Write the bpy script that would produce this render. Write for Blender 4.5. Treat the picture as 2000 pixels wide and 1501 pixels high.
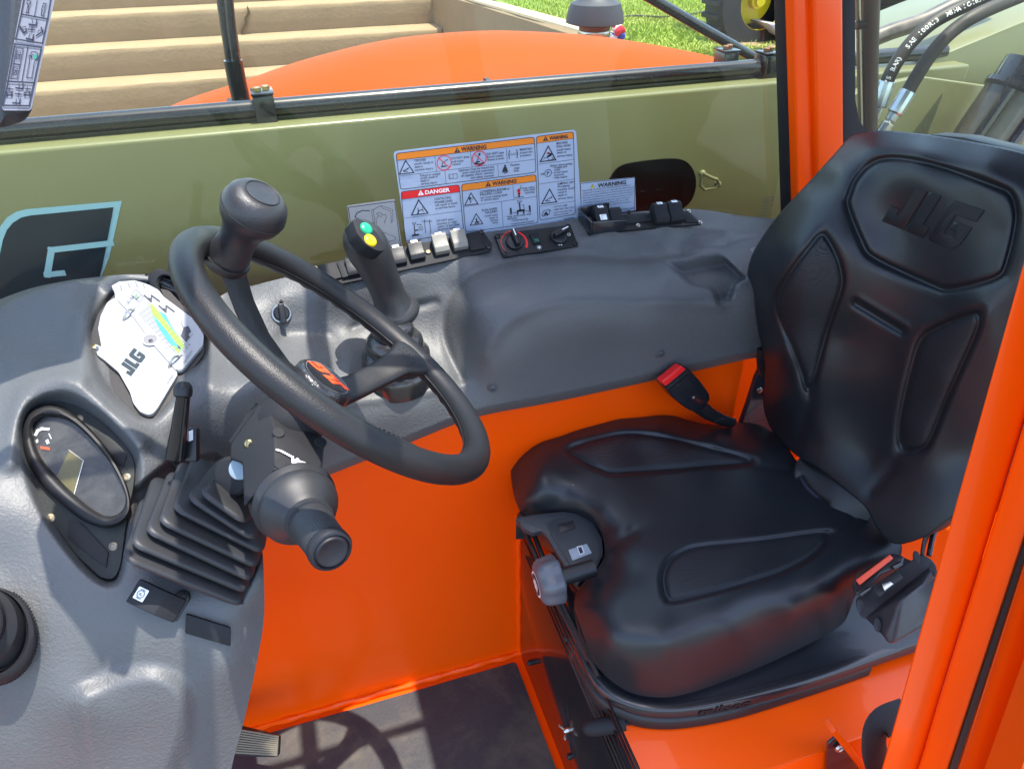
import bpy, bmesh, math, random
import numpy as np
from mathutils import Vector, Matrix

for o in list(bpy.data.objects): bpy.data.objects.remove(o, do_unlink=True)
SC = bpy.context.scene
COL = SC.collection
rnd = random.Random(7)

# ------------------------------------------------------------------ camera
FPX = 1444.0                     # focal length, in widths of a 2000 px wide picture
CX, CY = 1000.0, 750.5
CAMH = 1.4                       # metres above the cab floor (floor is z = 0)
_ax = np.array([5450.0, 1036.0, -FPX]); _ax /= np.linalg.norm(_ax)
_up = -np.array([47.0, -2100.0, -FPX]); _up /= np.linalg.norm(_up)
_up = _up - _ax * (_ax @ _up); _up /= np.linalg.norm(_up)
ROT = np.array([_ax, np.cross(_up, _ax), _up])
EYE = np.array([0.0, 0.0, CAMH])
cam_data = bpy.data.cameras.new("camera")
cam = bpy.data.objects.new("camera", cam_data); COL.objects.link(cam)
cam_data.sensor_width = 36.0
cam_data.lens = FPX / 2000.0 * 36.0
cam_data.clip_start = 0.02; cam_data.clip_end = 400.0
_m = Matrix([list(ROT[i]) + [EYE[i]] for i in range(3)] + [[0, 0, 0, 1]])
cam.matrix_world = _m
SC.camera = cam

# ------------------------------------------------------------------ sky, sun, exposure
SUN_DIR = Vector((-0.19, 0.06, -1.0)).normalized()     # the way the light travels
elev = math.asin(-SUN_DIR.z)
azim = math.atan2(-SUN_DIR.x, -SUN_DIR.y)
world = bpy.data.worlds.new("World"); SC.world = world; world.use_nodes = True
wn = world.node_tree; wn.nodes.clear()
sky = wn.nodes.new("ShaderNodeTexSky"); sky.sky_type = 'NISHITA'; sky.sun_disc = False
sky.sun_elevation = elev; sky.sun_rotation = azim
sky.altitude = 100; sky.dust_density = 1.5
bg = wn.nodes.new("ShaderNodeBackground"); bg.inputs['Strength'].default_value = 0.15
wo = wn.nodes.new("ShaderNodeOutputWorld")
wn.links.new(sky.outputs[0], bg.inputs[0]); wn.links.new(bg.outputs[0], wo.inputs[0])
sd = bpy.data.lights.new("sun", 'SUN'); sd.energy = 2.1; sd.angle = math.radians(0.53); sd.color = (1.0, 0.95, 0.86)
sun = bpy.data.objects.new("sun", sd); COL.objects.link(sun)
sun.rotation_euler = SUN_DIR.to_track_quat('-Z', 'Y').to_euler(); sun.location = (0.6, -0.4, 6)
SC.render.engine = 'CYCLES'
SC.view_settings.view_transform = 'Standard'; SC.view_settings.look = 'None'
SC.view_settings.gamma = 1.0; SC.view_settings.exposure = 2.15
SC.view_settings.use_curve_mapping = False

# ------------------------------------------------------------------ surveying: where a sight line meets a real plane
def ray(px, py): return ROT @ np.array([px - CX, -(py - CY), -FPX]) / FPX
def S(px, py, Y=None, Z=None, X=None, d=None):
    r = ray(px, py)
    if d is None:
        d = Y / r[1] if Y is not None else (Z - CAMH) / r[2] if Z is not None else X / r[0]
    return EYE + r * d
def nrm(v): v = np.array(v, float); return v / np.linalg.norm(v)
def hitp(px, py, p0, n):
    r = ray(px, py); return EYE + r * (np.dot(p0 - EYE, n) / np.dot(r, n))
class Fr:
    """a local frame: origin o, axes u v w"""
    def __init__(s, o, u, v, w=None):
        s.o = np.array(o, float); s.u = nrm(u); v = np.array(v, float)
        v = v - s.u * np.dot(v, s.u); s.v = nrm(v); s.w = np.cross(s.u, s.v)
    def p(s, a, b, c=0.0): return s.o + s.u * a + s.v * b + s.w * c
    def loc(s, px, py, c=0.0):
        q = hitp(px, py, s.o + s.w * c, s.w) - s.o
        return float(np.dot(q, s.u)), float(np.dot(q, s.v))
    def at(s, a, b, c=0.0, rot=0.0):
        cr, sr = math.cos(rot), math.sin(rot)
        return Fr(s.p(a, b, c), s.u * cr + s.v * sr, s.v * cr - s.u * sr)
WORLD = Fr((0, 0, 0), (1, 0, 0), (0, 1, 0))
def axisframe(o, w):
    w = nrm(w); h = np.array([0, 1.0, 0]) if abs(w[1]) < .8 else np.array([1.0, 0, 0])
    u = nrm(np.cross(h, w)); return Fr(o, u, np.cross(w, u))

# ------------------------------------------------------------------ materials
MATS = {}
def mat(name, col, rough=0.5, metal=0.0, coat=0.0, spec=0.5, bump=None, vary=None, coatr=0.06, extra=None, trans=0.0):
    """bump = list of (kind, scale, strength, distance); vary = (scale, amount, second colour)"""
    m = bpy.data.materials.new(name); m.use_nodes = True; nt = m.node_tree; N = nt.nodes; L = nt.links
    b = N['Principled BSDF']
    b.inputs['Base Color'].default_value = (*col, 1); b.inputs['Roughness'].default_value = rough
    b.inputs['Metallic'].default_value = metal; b.inputs['Coat Weight'].default_value = coat
    b.inputs['Coat Roughness'].default_value = coatr; b.inputs['Specular IOR Level'].default_value = spec
    tc = N.new('ShaderNodeTexCoord')
    if vary:
        sc, amt, c2 = vary
        n = N.new('ShaderNodeTexNoise'); n.inputs['Scale'].default_value = sc; n.inputs['Detail'].default_value = 6
        n.inputs['Roughness'].default_value = .65
        L.new(tc.outputs['Object'], n.inputs['Vector'])
        mr = N.new('ShaderNodeMapRange'); mr.inputs[1].default_value = .35; mr.inputs[2].default_value = .7
        mr.inputs[3].default_value = 0; mr.inputs[4].default_value = amt
        L.new(n.outputs['Fac'], mr.inputs[0])
        mx = N.new('ShaderNodeMix'); mx.data_type = 'RGBA'
        mx.inputs[6].default_value = (*col, 1); mx.inputs[7].default_value = (*c2, 1)
        L.new(mr.outputs[0], mx.inputs[0]); L.new(mx.outputs[2], b.inputs['Base Color'])
        # roughness wanders a little as well
        mr2 = N.new('ShaderNodeMapRange'); mr2.inputs[3].default_value = max(0.02, rough - .05); mr2.inputs[4].default_value = min(1, rough + .08)
        L.new(n.outputs['Fac'], mr2.inputs[0]); L.new(mr2.outputs[0], b.inputs['Roughness'])
    prev = None
    for (kind, sc, st, dist) in (bump or []):
        if kind == 'noise':
            t = N.new('ShaderNodeTexNoise'); t.inputs['Scale'].default_value = sc; t.inputs['Detail'].default_value = 4; out = t.outputs['Fac']
        elif kind == 'fine':
            t = N.new('ShaderNodeTexNoise'); t.inputs['Scale'].default_value = sc; t.inputs['Detail'].default_value = 1; out = t.outputs['Fac']
        elif kind == 'leather':
            t0 = N.new('ShaderNodeTexNoise'); t0.inputs['Scale'].default_value = sc * .5; t0.inputs['Detail'].default_value = 3
            L.new(tc.outputs['Object'], t0.inputs['Vector'])
            va = N.new('ShaderNodeVectorMath'); va.operation = 'SCALE'; va.inputs['Scale'].default_value = .012
            L.new(t0.outputs['Color'], va.inputs[0])
            vb = N.new('ShaderNodeVectorMath'); vb.operation = 'ADD'
            L.new(tc.outputs['Object'], vb.inputs[0]); L.new(va.outputs[0], vb.inputs[1])
            t = N.new('ShaderNodeTexVoronoi'); t.feature = 'SMOOTH_F1'; t.inputs['Scale'].default_value = sc; out = t.outputs['Distance']
            t.inputs['Smoothness'].default_value = .4
            L.new(vb.outputs[0], t.inputs['Vector'])
        elif kind == 'voro':
            t = N.new('ShaderNodeTexVoronoi'); t.inputs['Scale'].default_value = sc; out = t.outputs['Distance']
        elif kind in ('wave', 'waveZ', 'waveX'):
            t = N.new('ShaderNodeTexWave'); t.inputs['Scale'].default_value = sc; out = t.outputs['Fac']
            t.bands_direction = {'wave': 'DIAGONAL', 'waveZ': 'Z', 'waveX': 'X'}[kind]
        if kind != 'leather': L.new(tc.outputs['Object'], t.inputs['Vector'])
        bp = N.new('ShaderNodeBump'); bp.inputs['Strength'].default_value = st; bp.inputs['Distance'].default_value = dist
        L.new(out, bp.inputs['Height'])
        if prev: L.new(prev.outputs[0], bp.inputs['Normal'])
        prev = bp
    if prev:
        L.new(prev.outputs[0], b.inputs['Normal'])
    if extra: extra(nt, b, tc)
    MATS[name] = m; return m

def dust(nt, b, tc, scale=9, lo=.5, hi=.75, amt=.5, col=(.35, .30, .2), rough=.9):
    """pale dust lying in patches"""
    N, L = nt.nodes, nt.links
    n = N.new('ShaderNodeTexNoise'); n.inputs['Scale'].default_value = scale; n.inputs['Detail'].default_value = 8
    n.inputs['Roughness'].default_value = .7; n.inputs['Distortion'].default_value = .35
    L.new(tc.outputs['Object'], n.inputs['Vector'])
    r = N.new('ShaderNodeMapRange'); r.inputs[1].default_value = lo; r.inputs[2].default_value = hi; r.inputs[4].default_value = amt
    L.new(n.outputs['Fac'], r.inputs[0])
    src = b.inputs['Base Color'].links[0].from_socket if b.inputs['Base Color'].links else None
    mx = N.new('ShaderNodeMix'); mx.data_type = 'RGBA'
    if src: L.new(src, mx.inputs[6])
    else: mx.inputs[6].default_value = b.inputs['Base Color'].default_value
    mx.inputs[7].default_value = (*col, 1)
    L.new(r.outputs[0], mx.inputs[0]); L.new(mx.outputs[2], b.inputs['Base Color'])
    return r

GREY = mat('grey_moulded_plastic', (.078, .081, .083), .52, spec=.5, coat=.14, coatr=.4, bump=[('leather', 260, .42, .0012), ('noise', 60, .05, .002)], vary=(14, .2, (.088, .090, .092)))
ORANGE = mat('orange_gloss_paint', (.94, .083, .0), .30, coat=.16, coatr=.04, spec=.22, bump=[('noise', 55, .05, .0015)], vary=(6, .25, (.90, .076, .0)))
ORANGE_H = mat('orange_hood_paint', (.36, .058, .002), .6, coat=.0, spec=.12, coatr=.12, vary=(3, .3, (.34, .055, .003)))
VINYL = mat('black_vinyl', (.010, .012, .015), .42, spec=.45, coat=.16, coatr=.28, bump=[('leather', 520, .22, .0006), ('noise', 30, .02, .002)], vary=(7, .3, (.013, .014, .017)))
WEAVE = mat('black_vinyl_weave', (.010, .012, .015), .45, bump=[('wave', 260, .5, .0006), ('waveZ', 260, .35, .0005)])
BLACK = mat('black_plastic', (.010, .0105, .012), .42, bump=[('fine', 900, .25, .0004)], vary=(30, .3, (.014, .014, .015)))
BLACKM = mat('matt_black_plastic', (.013, .0135, .016), .66, spec=.3, bump=[('fine', 1100, .35, .0004)])
RUBBER = mat('black_rubber', (.017, .018, .021), .5, bump=[('noise', 120, .12, .001)], vary=(20, .4, (.024, .024, .026)))
WHEELM = mat('steering_foam', (.011, .011, .0125), .42, spec=.38, bump=[('fine', 900, .5, .0006)], vary=(25, .4, (.015, .015, .016)))
GLOSSB = mat('gloss_black_panel', (.010, .010, .011), .12, spec=.5, coat=.1, bump=[('noise', 14, .03, .002)])
BLKPAINT = mat('black_painted_steel', (.015, .017, .022), .25, coat=.4, vary=(12, .4, (.03, .03, .035)))
STEEL = mat('bright_steel', (.55, .54, .50), .28, metal=1.0, vary=(60, .5, (.40, .38, .33)))
ZINC = mat('zinc_fitting', (.60, .64, .66), .30, metal=.9, vary=(50, .6, (.45, .5, .5)))
BRASS = mat('yellow_zinc_screw', (.45, .36, .17), .3, metal=1.0)
WHITE = mat('white_card', (.30, .305, .315), .6, spec=.15)
DECALW = mat('decal_white_vinyl', (.36, .43, .56), .35, coat=.3)
INK = mat('black_print', (.012, .014, .03), .5)
INKT = mat('dark_text_print', (.05, .06, .09), .5)
PORANGE = mat('orange_print', (.80, .22, .01), .45)
PRED = mat('red_print', (.75, .012, .015), .45)
PWHITE = mat('white_print', (.85, .86, .87), .5)
PYEL = mat('yellow_print', (.80, .62, .02), .5)
PGREEN = mat('green_chart_print', (.22, .62, .02), .5)
PBLUE = mat('blue_chart_print', (.01, .38, .75), .5)
BTNG = mat('green_button', (.01, .32, .16), .3)
BTNY = mat('yellow_button', (.80, .55, .01), .3)
REDP = mat('red_plastic', (.85, .02, .02), .3)
LOGOR = mat('orange_logo_print', (.90, .09, .02), .4)
SILVER = mat('silver_grey_plastic', (.21, .20, .17), .45, bump=[('fine', 900, .2, .0003)])
MAT_FLOOR = mat('floor_mat_rubber', (.030, .031, .036), .62, bump=[('fine', 700, .8, .0012), ('noise', 200, .3, .001)])
def _floor(nt, b, tc):
    dust(nt, b, tc, 4.5, .47, .72, .42, (.20, .16, .095))
    N, L = nt.nodes, nt.links
    v = N.new('ShaderNodeTexVoronoi'); v.inputs['Scale'].default_value = 700; L.new(tc.outputs['Object'], v.inputs['Vector'])
    r = N.new('ShaderNodeMapRange'); r.inputs[1].default_value = .0; r.inputs[2].default_value = .25; r.inputs[3].default_value = .5; r.inputs[4].default_value = 0
    L.new(v.outputs['Distance'], r.inputs[0])
    src = b.inputs['Base Color'].links[0].from_socket
    mx = N.new('ShaderNodeMix'); mx.data_type = 'RGBA'; mx.inputs[7].default_value = (.35, .35, .36, 1)
    L.new(src, mx.inputs[6]); L.new(r.outputs[0], mx.inputs[0]); L.new(mx.outputs[2], b.inputs['Base Color'])
MAT_FLOOR = mat('speckled_floor_mat', (.024, .025, .030), .6, bump=[('fine', 800, .7, .001)], extra=_floor)
CREAM = mat('cream_boom_paint', (.165, .172, .080), .36, coat=.18, coatr=.1, vary=(2.5, .5, (.15, .158, .074)))
NAVY = mat('dark_logo_print', (.006, .02, .03), .3)
SKYB = mat('pale_blue_logo_border', (.30, .55, .66), .5)
HOSE = mat('black_hydraulic_hose', (.022, .021, .02), .55, bump=[('noise', 300, .3, .0006)], vary=(18, .6, (.06, .05, .045)))
BROWNH = mat('dark_brown_painted_tube', (.055, .035, .03), .42, vary=(16, .6, (.09, .06, .05)))
def _conc(nt, b, tc):
    dust(nt, b, tc, 5.0, .42, .72, .7, (.25, .185, .10))
CONC = mat('weathered_concrete', (.31, .22, .132), .88, bump=[('noise', 45, .35, .006)], vary=(2.2, .8, (.31, .215, .12)), extra=_conc)
CONCT = mat('pale_concrete', (.48, .37, .25), .85, bump=[('noise', 60, .4, .006)], vary=(5, .8, (.45, .37, .22)))
SOIL = mat('lawn_soil', (.16, .24, .035), .95, bump=[('noise', 30, .8, .03)], vary=(1.6, .9, (.16, .17, .05)))
DIRT = mat('bare_earth', (.30, .20, .12), .95, bump=[('noise', 30, .8, .03)], vary=(4, .9, (.22, .14, .08)))
GRASS = mat('grass_blades', (.27, .40, .035), .6, vary=(1.3, .9, (.42, .45, .09)))
GROUND = mat('pale_gravel_ground', (.14, .135, .12), .9, bump=[('noise', 60, .7, .01)], vary=(1.5, .8, (.10, .10, .08)))
TYRE = mat('tractor_tyre_rubber', (.025, .025, .027), .7, vary=(20, .6, (.05, .045, .04)))
YELLOW = mat('yellow_rim_paint', (.80, .62, .02), .35, coat=.4)
TGREEN = mat('green_tractor_paint', (.02, .20, .03), .35, coat=.4)
LCD = mat('amber_display', (.115, .10, .028), .3, vary=(60, .4, (.15, .13, .05)))
def _dial(nt, b, tc):
    dust(nt, b, tc, 28, .42, .70, .6, (.10, .10, .09))
DIAL = mat('dial_face', (.022, .024, .024), .35, extra=_dial)
STACK = mat('heat_stained_steel', (.10, .045, .03), .5, metal=.6, vary=(20, .8, (.2, .1, .06)))
CAPG = mat('grey_cast_cap', (.045, .048, .062), .55, metal=.3, vary=(15, .5, (.07, .07, .085)))

def glassmat(name, tint, gloss=1.0):
    m = bpy.data.materials.new(name); m.use_nodes = True; nt = m.node_tree; nt.nodes.clear(); N, L = nt.nodes, nt.links
    o = N.new('ShaderNodeOutputMaterial'); t = N.new('ShaderNodeBsdfTransparent'); t.inputs[0].default_value = (*tint, 1)
    g = N.new('ShaderNodeBsdfGlossy'); g.inputs['Roughness'].default_value = .01
    fr = N.new('ShaderNodeFresnel'); fr.inputs[0].default_value = 1.5
    mu = N.new('ShaderNodeMath'); mu.operation = 'MULTIPLY'; mu.inputs[1].default_value = gloss
    ge = N.new('ShaderNodeNewGeometry'); inv = N.new('ShaderNodeMath'); inv.operation = 'SUBTRACT'; inv.inputs[0].default_value = 1
    L.new(ge.outputs['Backfacing'], inv.inputs[1]); mm = N.new('ShaderNodeMath'); mm.operation = 'MULTIPLY'
    L.new(fr.outputs[0], mm.inputs[0]); L.new(inv.outputs[0], mm.inputs[1])
    mx = N.new('ShaderNodeMixShader'); L.new(mm.outputs[0], mu.inputs[0]); L.new(mu.outputs[0], mx.inputs[0])
    L.new(t.outputs[0], mx.inputs[1]); L.new(g.outputs[0], mx.inputs[2]); L.new(mx.outputs[0], o.inputs[0]); return m
GLASS = glassmat('green_tinted_window_glass', (.93, .95, .89), 1.0)
LENS = glassmat('clear_gauge_lens', (.93, .93, .93), .45)

# ------------------------------------------------------------------ objects
def tag(o, label=None, cat=None, group=None, kind=None):
    if label: o['label'] = label
    if cat: o['category'] = cat
    if group: o['group'] = group
    if kind: o['kind'] = kind
    return o
def thing(name, label, cat, loc=(0, 0, 0), group=None):
    o = bpy.data.objects.new(name, None); COL.objects.link(o); o.location = tuple(float(x) for x in loc)
    o.empty_display_size = .05
    return tag(o, label, cat, group)
def worldloc(o):
    v = Vector(o.location)
    while o.parent: o = o.parent; v = v + Vector(o.location)
    return v
def link(name, me, m, parent=None, label=None):
    if m is not None and not me.materials: me.materials.append(m)
    o = bpy.data.objects.new(name, me); COL.objects.link(o)
    if parent:
        o.parent = parent; o.location = -worldloc(parent)
    if label: o['label'] = label
    return o

class MB:
    def __init__(s): s.v = []; s.f = []
    def add(s, vs, fs):
        n = len(s.v); s.v += [tuple(float(c) for c in v) for v in vs]; s.f += [tuple(i + n for i in f) for f in fs]; return s
    def box(s, F, a0, a1, b0, b1, c0, c1):
        vs = [F.p(a, b, c) for c in (c0, c1) for b in (b0, b1) for a in (a0, a1)]
        return s.add(vs, [(0, 2, 3, 1), (4, 5, 7, 6), (0, 1, 5, 4), (2, 6, 7, 3), (0, 4, 6, 2), (1, 3, 7, 5)])
    def prism(s, F, poly, c0, c1, top=None):
        top = top or poly; n = len(poly)
        vs = [F.p(a, b, c0) for a, b in poly] + [F.p(a, b, c1) for a, b in top]
        return s.add(vs, [tuple(range(n - 1, -1, -1)), tuple(range(n, 2 * n))] + [(i, (i + 1) % n, n + (i + 1) % n, n + i) for i in range(n)])
    def loft(s, rings, cap=True, closed=False):
        n = len(rings[0]); vs = [p for r in rings for p in r]; fs = []
        m = len(rings)
        for k in range(m if closed else m - 1):
            k2 = (k + 1) % m
            for i in range(n):
                fs.append((k * n + i, k * n + (i + 1) % n, k2 * n + (i + 1) % n, k2 * n + i))
        if cap and not closed:
            fs.append(tuple(range(n - 1, -1, -1))); fs.append(tuple((m - 1) * n + i for i in range(n)))
        return s.add(vs, fs)
    def lathe(s, F, prof, n=32, cap=True):
        return s.loft([[F.p(r * math.cos(t), r * math.sin(t), h) for t in np.linspace(0, 2 * math.pi, n, endpoint=False)] for r, h in prof], cap)
    def tube(s, pts, rad, n=14, closed=False, flat=1.0, up=None):
        pts = [np.array(p, float) for p in pts]; m = len(pts)
        if not hasattr(rad, '__len__'): rad = [rad] * m
        rings = []; u = None
        for i, p in enumerate(pts):
            if closed: t = pts[(i + 1) % m] - pts[i - 1]
            else: t = pts[min(i + 1, m - 1)] - pts[max(i - 1, 0)]
            t = nrm(t)
            if up is not None: u = nrm(np.cross(np.array(up, float), t))
            elif u is None:
                h = np.array([0, 0, 1.0]) if abs(t[2]) < .9 else np.array([1.0, 0, 0]); u = nrm(np.cross(h, t))
            else: u = nrm(u - t * np.dot(u, t))
            v = np.cross(t, u)
            rings.append([p + rad[i] * (math.cos(a) * u + flat * math.sin(a) * v) for a in np.linspace(0, 2 * math.pi, n, endpoint=False)])
        return s.loft(rings, True, closed)
    def ball(s, c, r, n=12, m=8, sq=(1, 1, 1)):
        c = np.array(c, float); rings = []
        for k in range(1, m):
            ph = math.pi * k / m
            rings.append([c + r * np.array([sq[0] * math.sin(ph) * math.cos(a), sq[1] * math.sin(ph) * math.sin(a), -sq[2] * math.cos(ph)]) for a in np.linspace(0, 2 * math.pi, n, endpoint=False)])
        return s.loft(rings)
    def mesh(s, name, bevel=0, seg=2, angle=35, weld=0):
        me = bpy.data.meshes.new(name); me.from_pydata(s.v, [], s.f)
        bm = bmesh.new(); bm.from_mesh(me)
        if weld: bmesh.ops.remove_doubles(bm, verts=bm.verts, dist=weld)
        bmesh.ops.recalc_face_normals(bm, faces=bm.faces)
        if bevel:
            bm.normal_update()
            es = [e for e in bm.edges if len(e.link_faces) == 2 and e.calc_face_angle(0) > math.radians(28)]
            bmesh.ops.bevel(bm, geom=es, offset=bevel, segments=seg, affect='EDGES', profile=.5, clamp_overlap=True)
        bm.to_mesh(me); bm.free()
        me.polygons.foreach_set('use_smooth', [True] * len(me.polygons))
        me.set_sharp_from_angle(angle=math.radians(angle)); return me
    def build(s, name, m, parent=None, bevel=0, seg=2, angle=35, label=None, weld=0):
        return link(name, s.mesh(name, bevel, seg, angle, weld), m, parent, label)

def crom(pts, n=6, closed=True):
    """Catmull-Rom through the points"""
    P = [np.array(p, float) for p in pts]; m = len(P); out = []
    rng = range(m) if closed else range(m - 1)
    for i in rng:
        p0 = P[i - 1] if (closed or i > 0) else P[0]
        p1 = P[i]; p2 = P[(i + 1) % m]
        p3 = P[(i + 2) % m] if (closed or i + 2 < m) else P[-1]
        for k in range(n):
            t = k / n
            out.append(.5 * ((2 * p1) + (-p0 + p2) * t + (2 * p0 - 5 * p1 + 4 * p2 - p3) * t * t + (-p0 + 3 * p1 - 3 * p2 + p3) * t ** 3))
    if not closed: out.append(P[-1])
    return out
def rpoly(pts, r=0.002, n=4):
    """polygon with rounded corners"""
    P = [np.array(p, float) for p in pts]; out = []
    for i in range(len(P)):
        a, b, c = P[i - 1], P[i], P[(i + 1) % len(P)]
        d1 = a - b; d2 = c - b; l1 = np.linalg.norm(d1); l2 = np.linalg.norm(d2)
        rr = min(r, l1 * .45, l2 * .45); s1 = b + d1 / l1 * rr; s2 = b + d2 / l2 * rr
        for k in range(n + 1):
            t = k / n; out.append(tuple((1 - t) ** 2 * s1 + 2 * t * (1 - t) * b + t * t * s2))
    return out
def rect(a0, a1, b0, b1): return [(a0, b0), (a1, b0), (a1, b1), (a0, b1)]
def ellipse(ca, cb, ra, rb, rot=0, n=40):
    return [(ca + ra * math.cos(t) * math.cos(rot) - rb * math.sin(t) * math.sin(rot), cb + ra * math.cos(t) * math.sin(rot) + rb * math.sin(t) * math.cos(rot)) for t in np.linspace(0, 2 * math.pi, n, endpoint=False)]
def area(p): return sum(p[i - 1][0] * p[i][1] - p[i][0] * p[i - 1][1] for i in range(len(p)))

# ---- moulded sheets: depth fields measured along the sight lines, controls given as known planes
def tps(ctrl):
    P = np.array([(c[0], c[1]) for c in ctrl]) / 1000.0; z = np.array([c[2] for c in ctrl]); n = len(P)
    def U(r2): return np.where(r2 > 1e-12, r2 * np.log(np.maximum(r2, 1e-12)), 0)
    K = U(((P[:, None] - P[None]) ** 2).sum(-1)) + np.eye(n) * 1e-6
    A = np.zeros((n + 3, n + 3)); A[:n, :n] = K; A[:n, n] = 1; A[:n, n + 1:] = P; A[n, :n] = 1; A[n + 1:, :n] = P.T
    w = np.linalg.solve(A, np.concatenate([z, [0, 0, 0]]))
    def f(q):
        q = np.asarray(q, float) / 1000.0
        return U(((q[:, None] - P[None]) ** 2).sum(-1)) @ w[:n] + w[n] + q @ w[n + 1:]
    return f
def dfor(px, py, **k):
    r = ray(px, py)
    if 'd' in k: return k['d']
    return k['Y'] / r[1] if 'Y' in k else (k['Z'] - CAMH) / r[2] if 'Z' in k else k['X'] / r[0]
def near(q, poly, closed=True):
    """distance and nearest point from points q to a polyline"""
    A = np.array(poly, float); B = np.roll(A, -1, 0)
    if not closed: A, B = A[:-1], B[:-1]
    best = np.full(len(q), 1e18); pt = np.zeros((len(q), 2))
    for a, b in zip(A, B):
        ab = b - a; t = np.clip(((q - a) @ ab) / max(ab @ ab, 1e-9), 0, 1); c = a + t[:, None] * ab
        d = ((q - c) ** 2).sum(1); m = d < best; best[m] = d[m]; pt[m] = c[m]
    return np.sqrt(best), pt
def inside(q, poly):
    A = np.array(poly, float); B = np.roll(A, -1, 0); r = np.zeros(len(q), bool)
    for a, b in zip(A, B):
        c = (a[1] > q[:, 1]) != (b[1] > q[:, 1])
        with np.errstate(divide='ignore', invalid='ignore'):
            x = (b[0] - a[0]) * (q[:, 1] - a[1]) / (b[1] - a[1]) + a[0]
        r ^= c & (q[:, 0] < x)
    return r
def sst(x): x = np.clip(x, 0, 1); return x * x * (3 - 2 * x)
class Field:
    def __init__(s, ctrl, feats=()):
        s.t = tps([(c[0], c[1], dfor(c[0], c[1], **{c[2]: c[3]})) for c in ctrl]); s.feats = list(feats)
    def __call__(s, q):
        q = np.asarray(q, float); d = s.t(q)
        for ft in s.feats:
            k, pl, amt, w = ft[:4]
            if k == 'step':           # inside the polygon the sheet lies deeper by amt, edge w px wide
                dd, _ = near(q, pl); sg = np.where(inside(q, pl), dd, -dd); d = d + amt * sst(sg / w * .5 + .5)
            elif k == 'cup':          # open-topped pocket: floor lowered by amt, upright far and right walls
                sg, _ = near(q, pl); ins = inside(q, pl); R = (np.stack([q[:, 0] - CX, -(q[:, 1] - CY), np.full(len(q), -FPX)], 1) / FPX) @ ROT.T
                dz = d + amt / np.abs(R[:, 2]); dz = np.minimum(dz, ft[4] / R[:, 1])
                if ft[5]: dz = np.minimum(dz, np.maximum((ft[5] + .0 * R[:, 0]) / R[:, 0], d))
                dz = np.maximum(dz, d); d = np.where(ins, d + (dz - d) * sst(sg / w), d)
            elif k == 'line':         # groove (amt > 0) or ridge along an open line
                dd, _ = near(q, pl, False); d = d + amt * np.exp(-(dd / w) ** 2)
            elif k == 'rim':          # groove or ridge round a closed line
                dd, _ = near(q, pl); d = d + amt * np.exp(-(dd / w) ** 2)
        return d
    def pt(s, px, py, off=0.0):
        d = float(s([(px, py)])[0]); return S(px, py, d=d + off)
    def frame(s, px, py, du=(1, 0), e=14, off=0.0):
        o = s.pt(px, py, off); a = s.pt(px + du[0] * e, py + du[1] * e, off); a2 = s.pt(px - du[0] * e, py - du[1] * e, off)
        b = s.pt(px + du[1] * e, py - du[0] * e, off); b2 = s.pt(px - du[1] * e, py + du[0] * e, off)
        return Fr(o, a - a2, b - b2)
def sheet(name, outline, fld, m, parent=None, step=6, skirt=None, off=0.0, smooth=True, label=None, sharp=75):
    ol = crom(outline, 5) if smooth else [np.array(p, float) for p in outline]
    O = np.array(ol); x0, y0 = O.min(0) - step; x1, y1 = O.max(0) + step
    xs = np.arange(x0, x1, step); ys = np.arange(y0, y1, step); nx, ny = len(xs), len(ys)
    gx, gy = np.meshgrid(xs, ys); q = np.stack([gx.ravel(), gy.ravel()], 1)
    cgx, cgy = np.meshgrid(xs[:-1] + step / 2, ys[:-1] + step / 2); cq = np.stack([cgx.ravel(), cgy.ravel()], 1)
    keep = inside(cq, ol)
    idx = np.arange(nx * ny).reshape(ny, nx)
    cells = np.stack([idx[:-1, :-1].ravel(), idx[1:, :-1].ravel(), idx[1:, 1:].ravel(), idx[:-1, 1:].ravel()], 1)
    kc = cells[keep]; inn = np.zeros(nx * ny, bool); outn = np.zeros(nx * ny, bool)
    inn[kc.ravel()] = True; outn[cells[~keep].ravel()] = True
    bd = inn & outn
    _, pt = near(q[bd], ol); q[bd] = pt
    used = np.where(inn)[0]; remap = -np.ones(nx * ny, int); remap[used] = np.arange(len(used))
    qq = q[used]; d = fld(qq) + off
    R = (np.stack([qq[:, 0] - CX, -(qq[:, 1] - CY), np.full(len(qq), -FPX)], 1) / FPX) @ ROT.T
    V = EYE + R * d[:, None]
    F = remap[kc]
    vs = [tuple(v) for v in V]; fs = [tuple(f) for f in F]
    if skirt is not None:
        cnt = {}
        for f in fs:
            for i in range(4):
                a, b = f[i], f[(i + 1) % 4]; cnt[(a, b)] = 1
        be = [e for e in cnt if (e[1], e[0]) not in cnt]
        mp = {}
        sk = np.array(skirt, float)
        for a, b in be:
            for v in (a, b):
                if v not in mp: mp[v] = len(vs); vs.append(tuple(np.array(vs[v]) + sk))
        for a, b in be: fs.append((b, a, mp[a], mp[b]))
    me = bpy.data.meshes.new(name); me.from_pydata(vs, [], fs); me.validate()
    bm = bmesh.new(); bm.from_mesh(me); bmesh.ops.recalc_face_normals(bm, faces=bm.faces)
    c = sum((f.normal.dot(f.calc_center_median() - Vector(EYE)) for f in bm.faces))
    if c > 0: bmesh.ops.reverse_faces(bm, faces=bm.faces)
    bm.to_mesh(me); bm.free()
    me.polygons.foreach_set('use_smooth', [True] * len(me.polygons)); me.set_sharp_from_angle(angle=math.radians(sharp))
    return link(name, me, m, parent, label)

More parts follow.
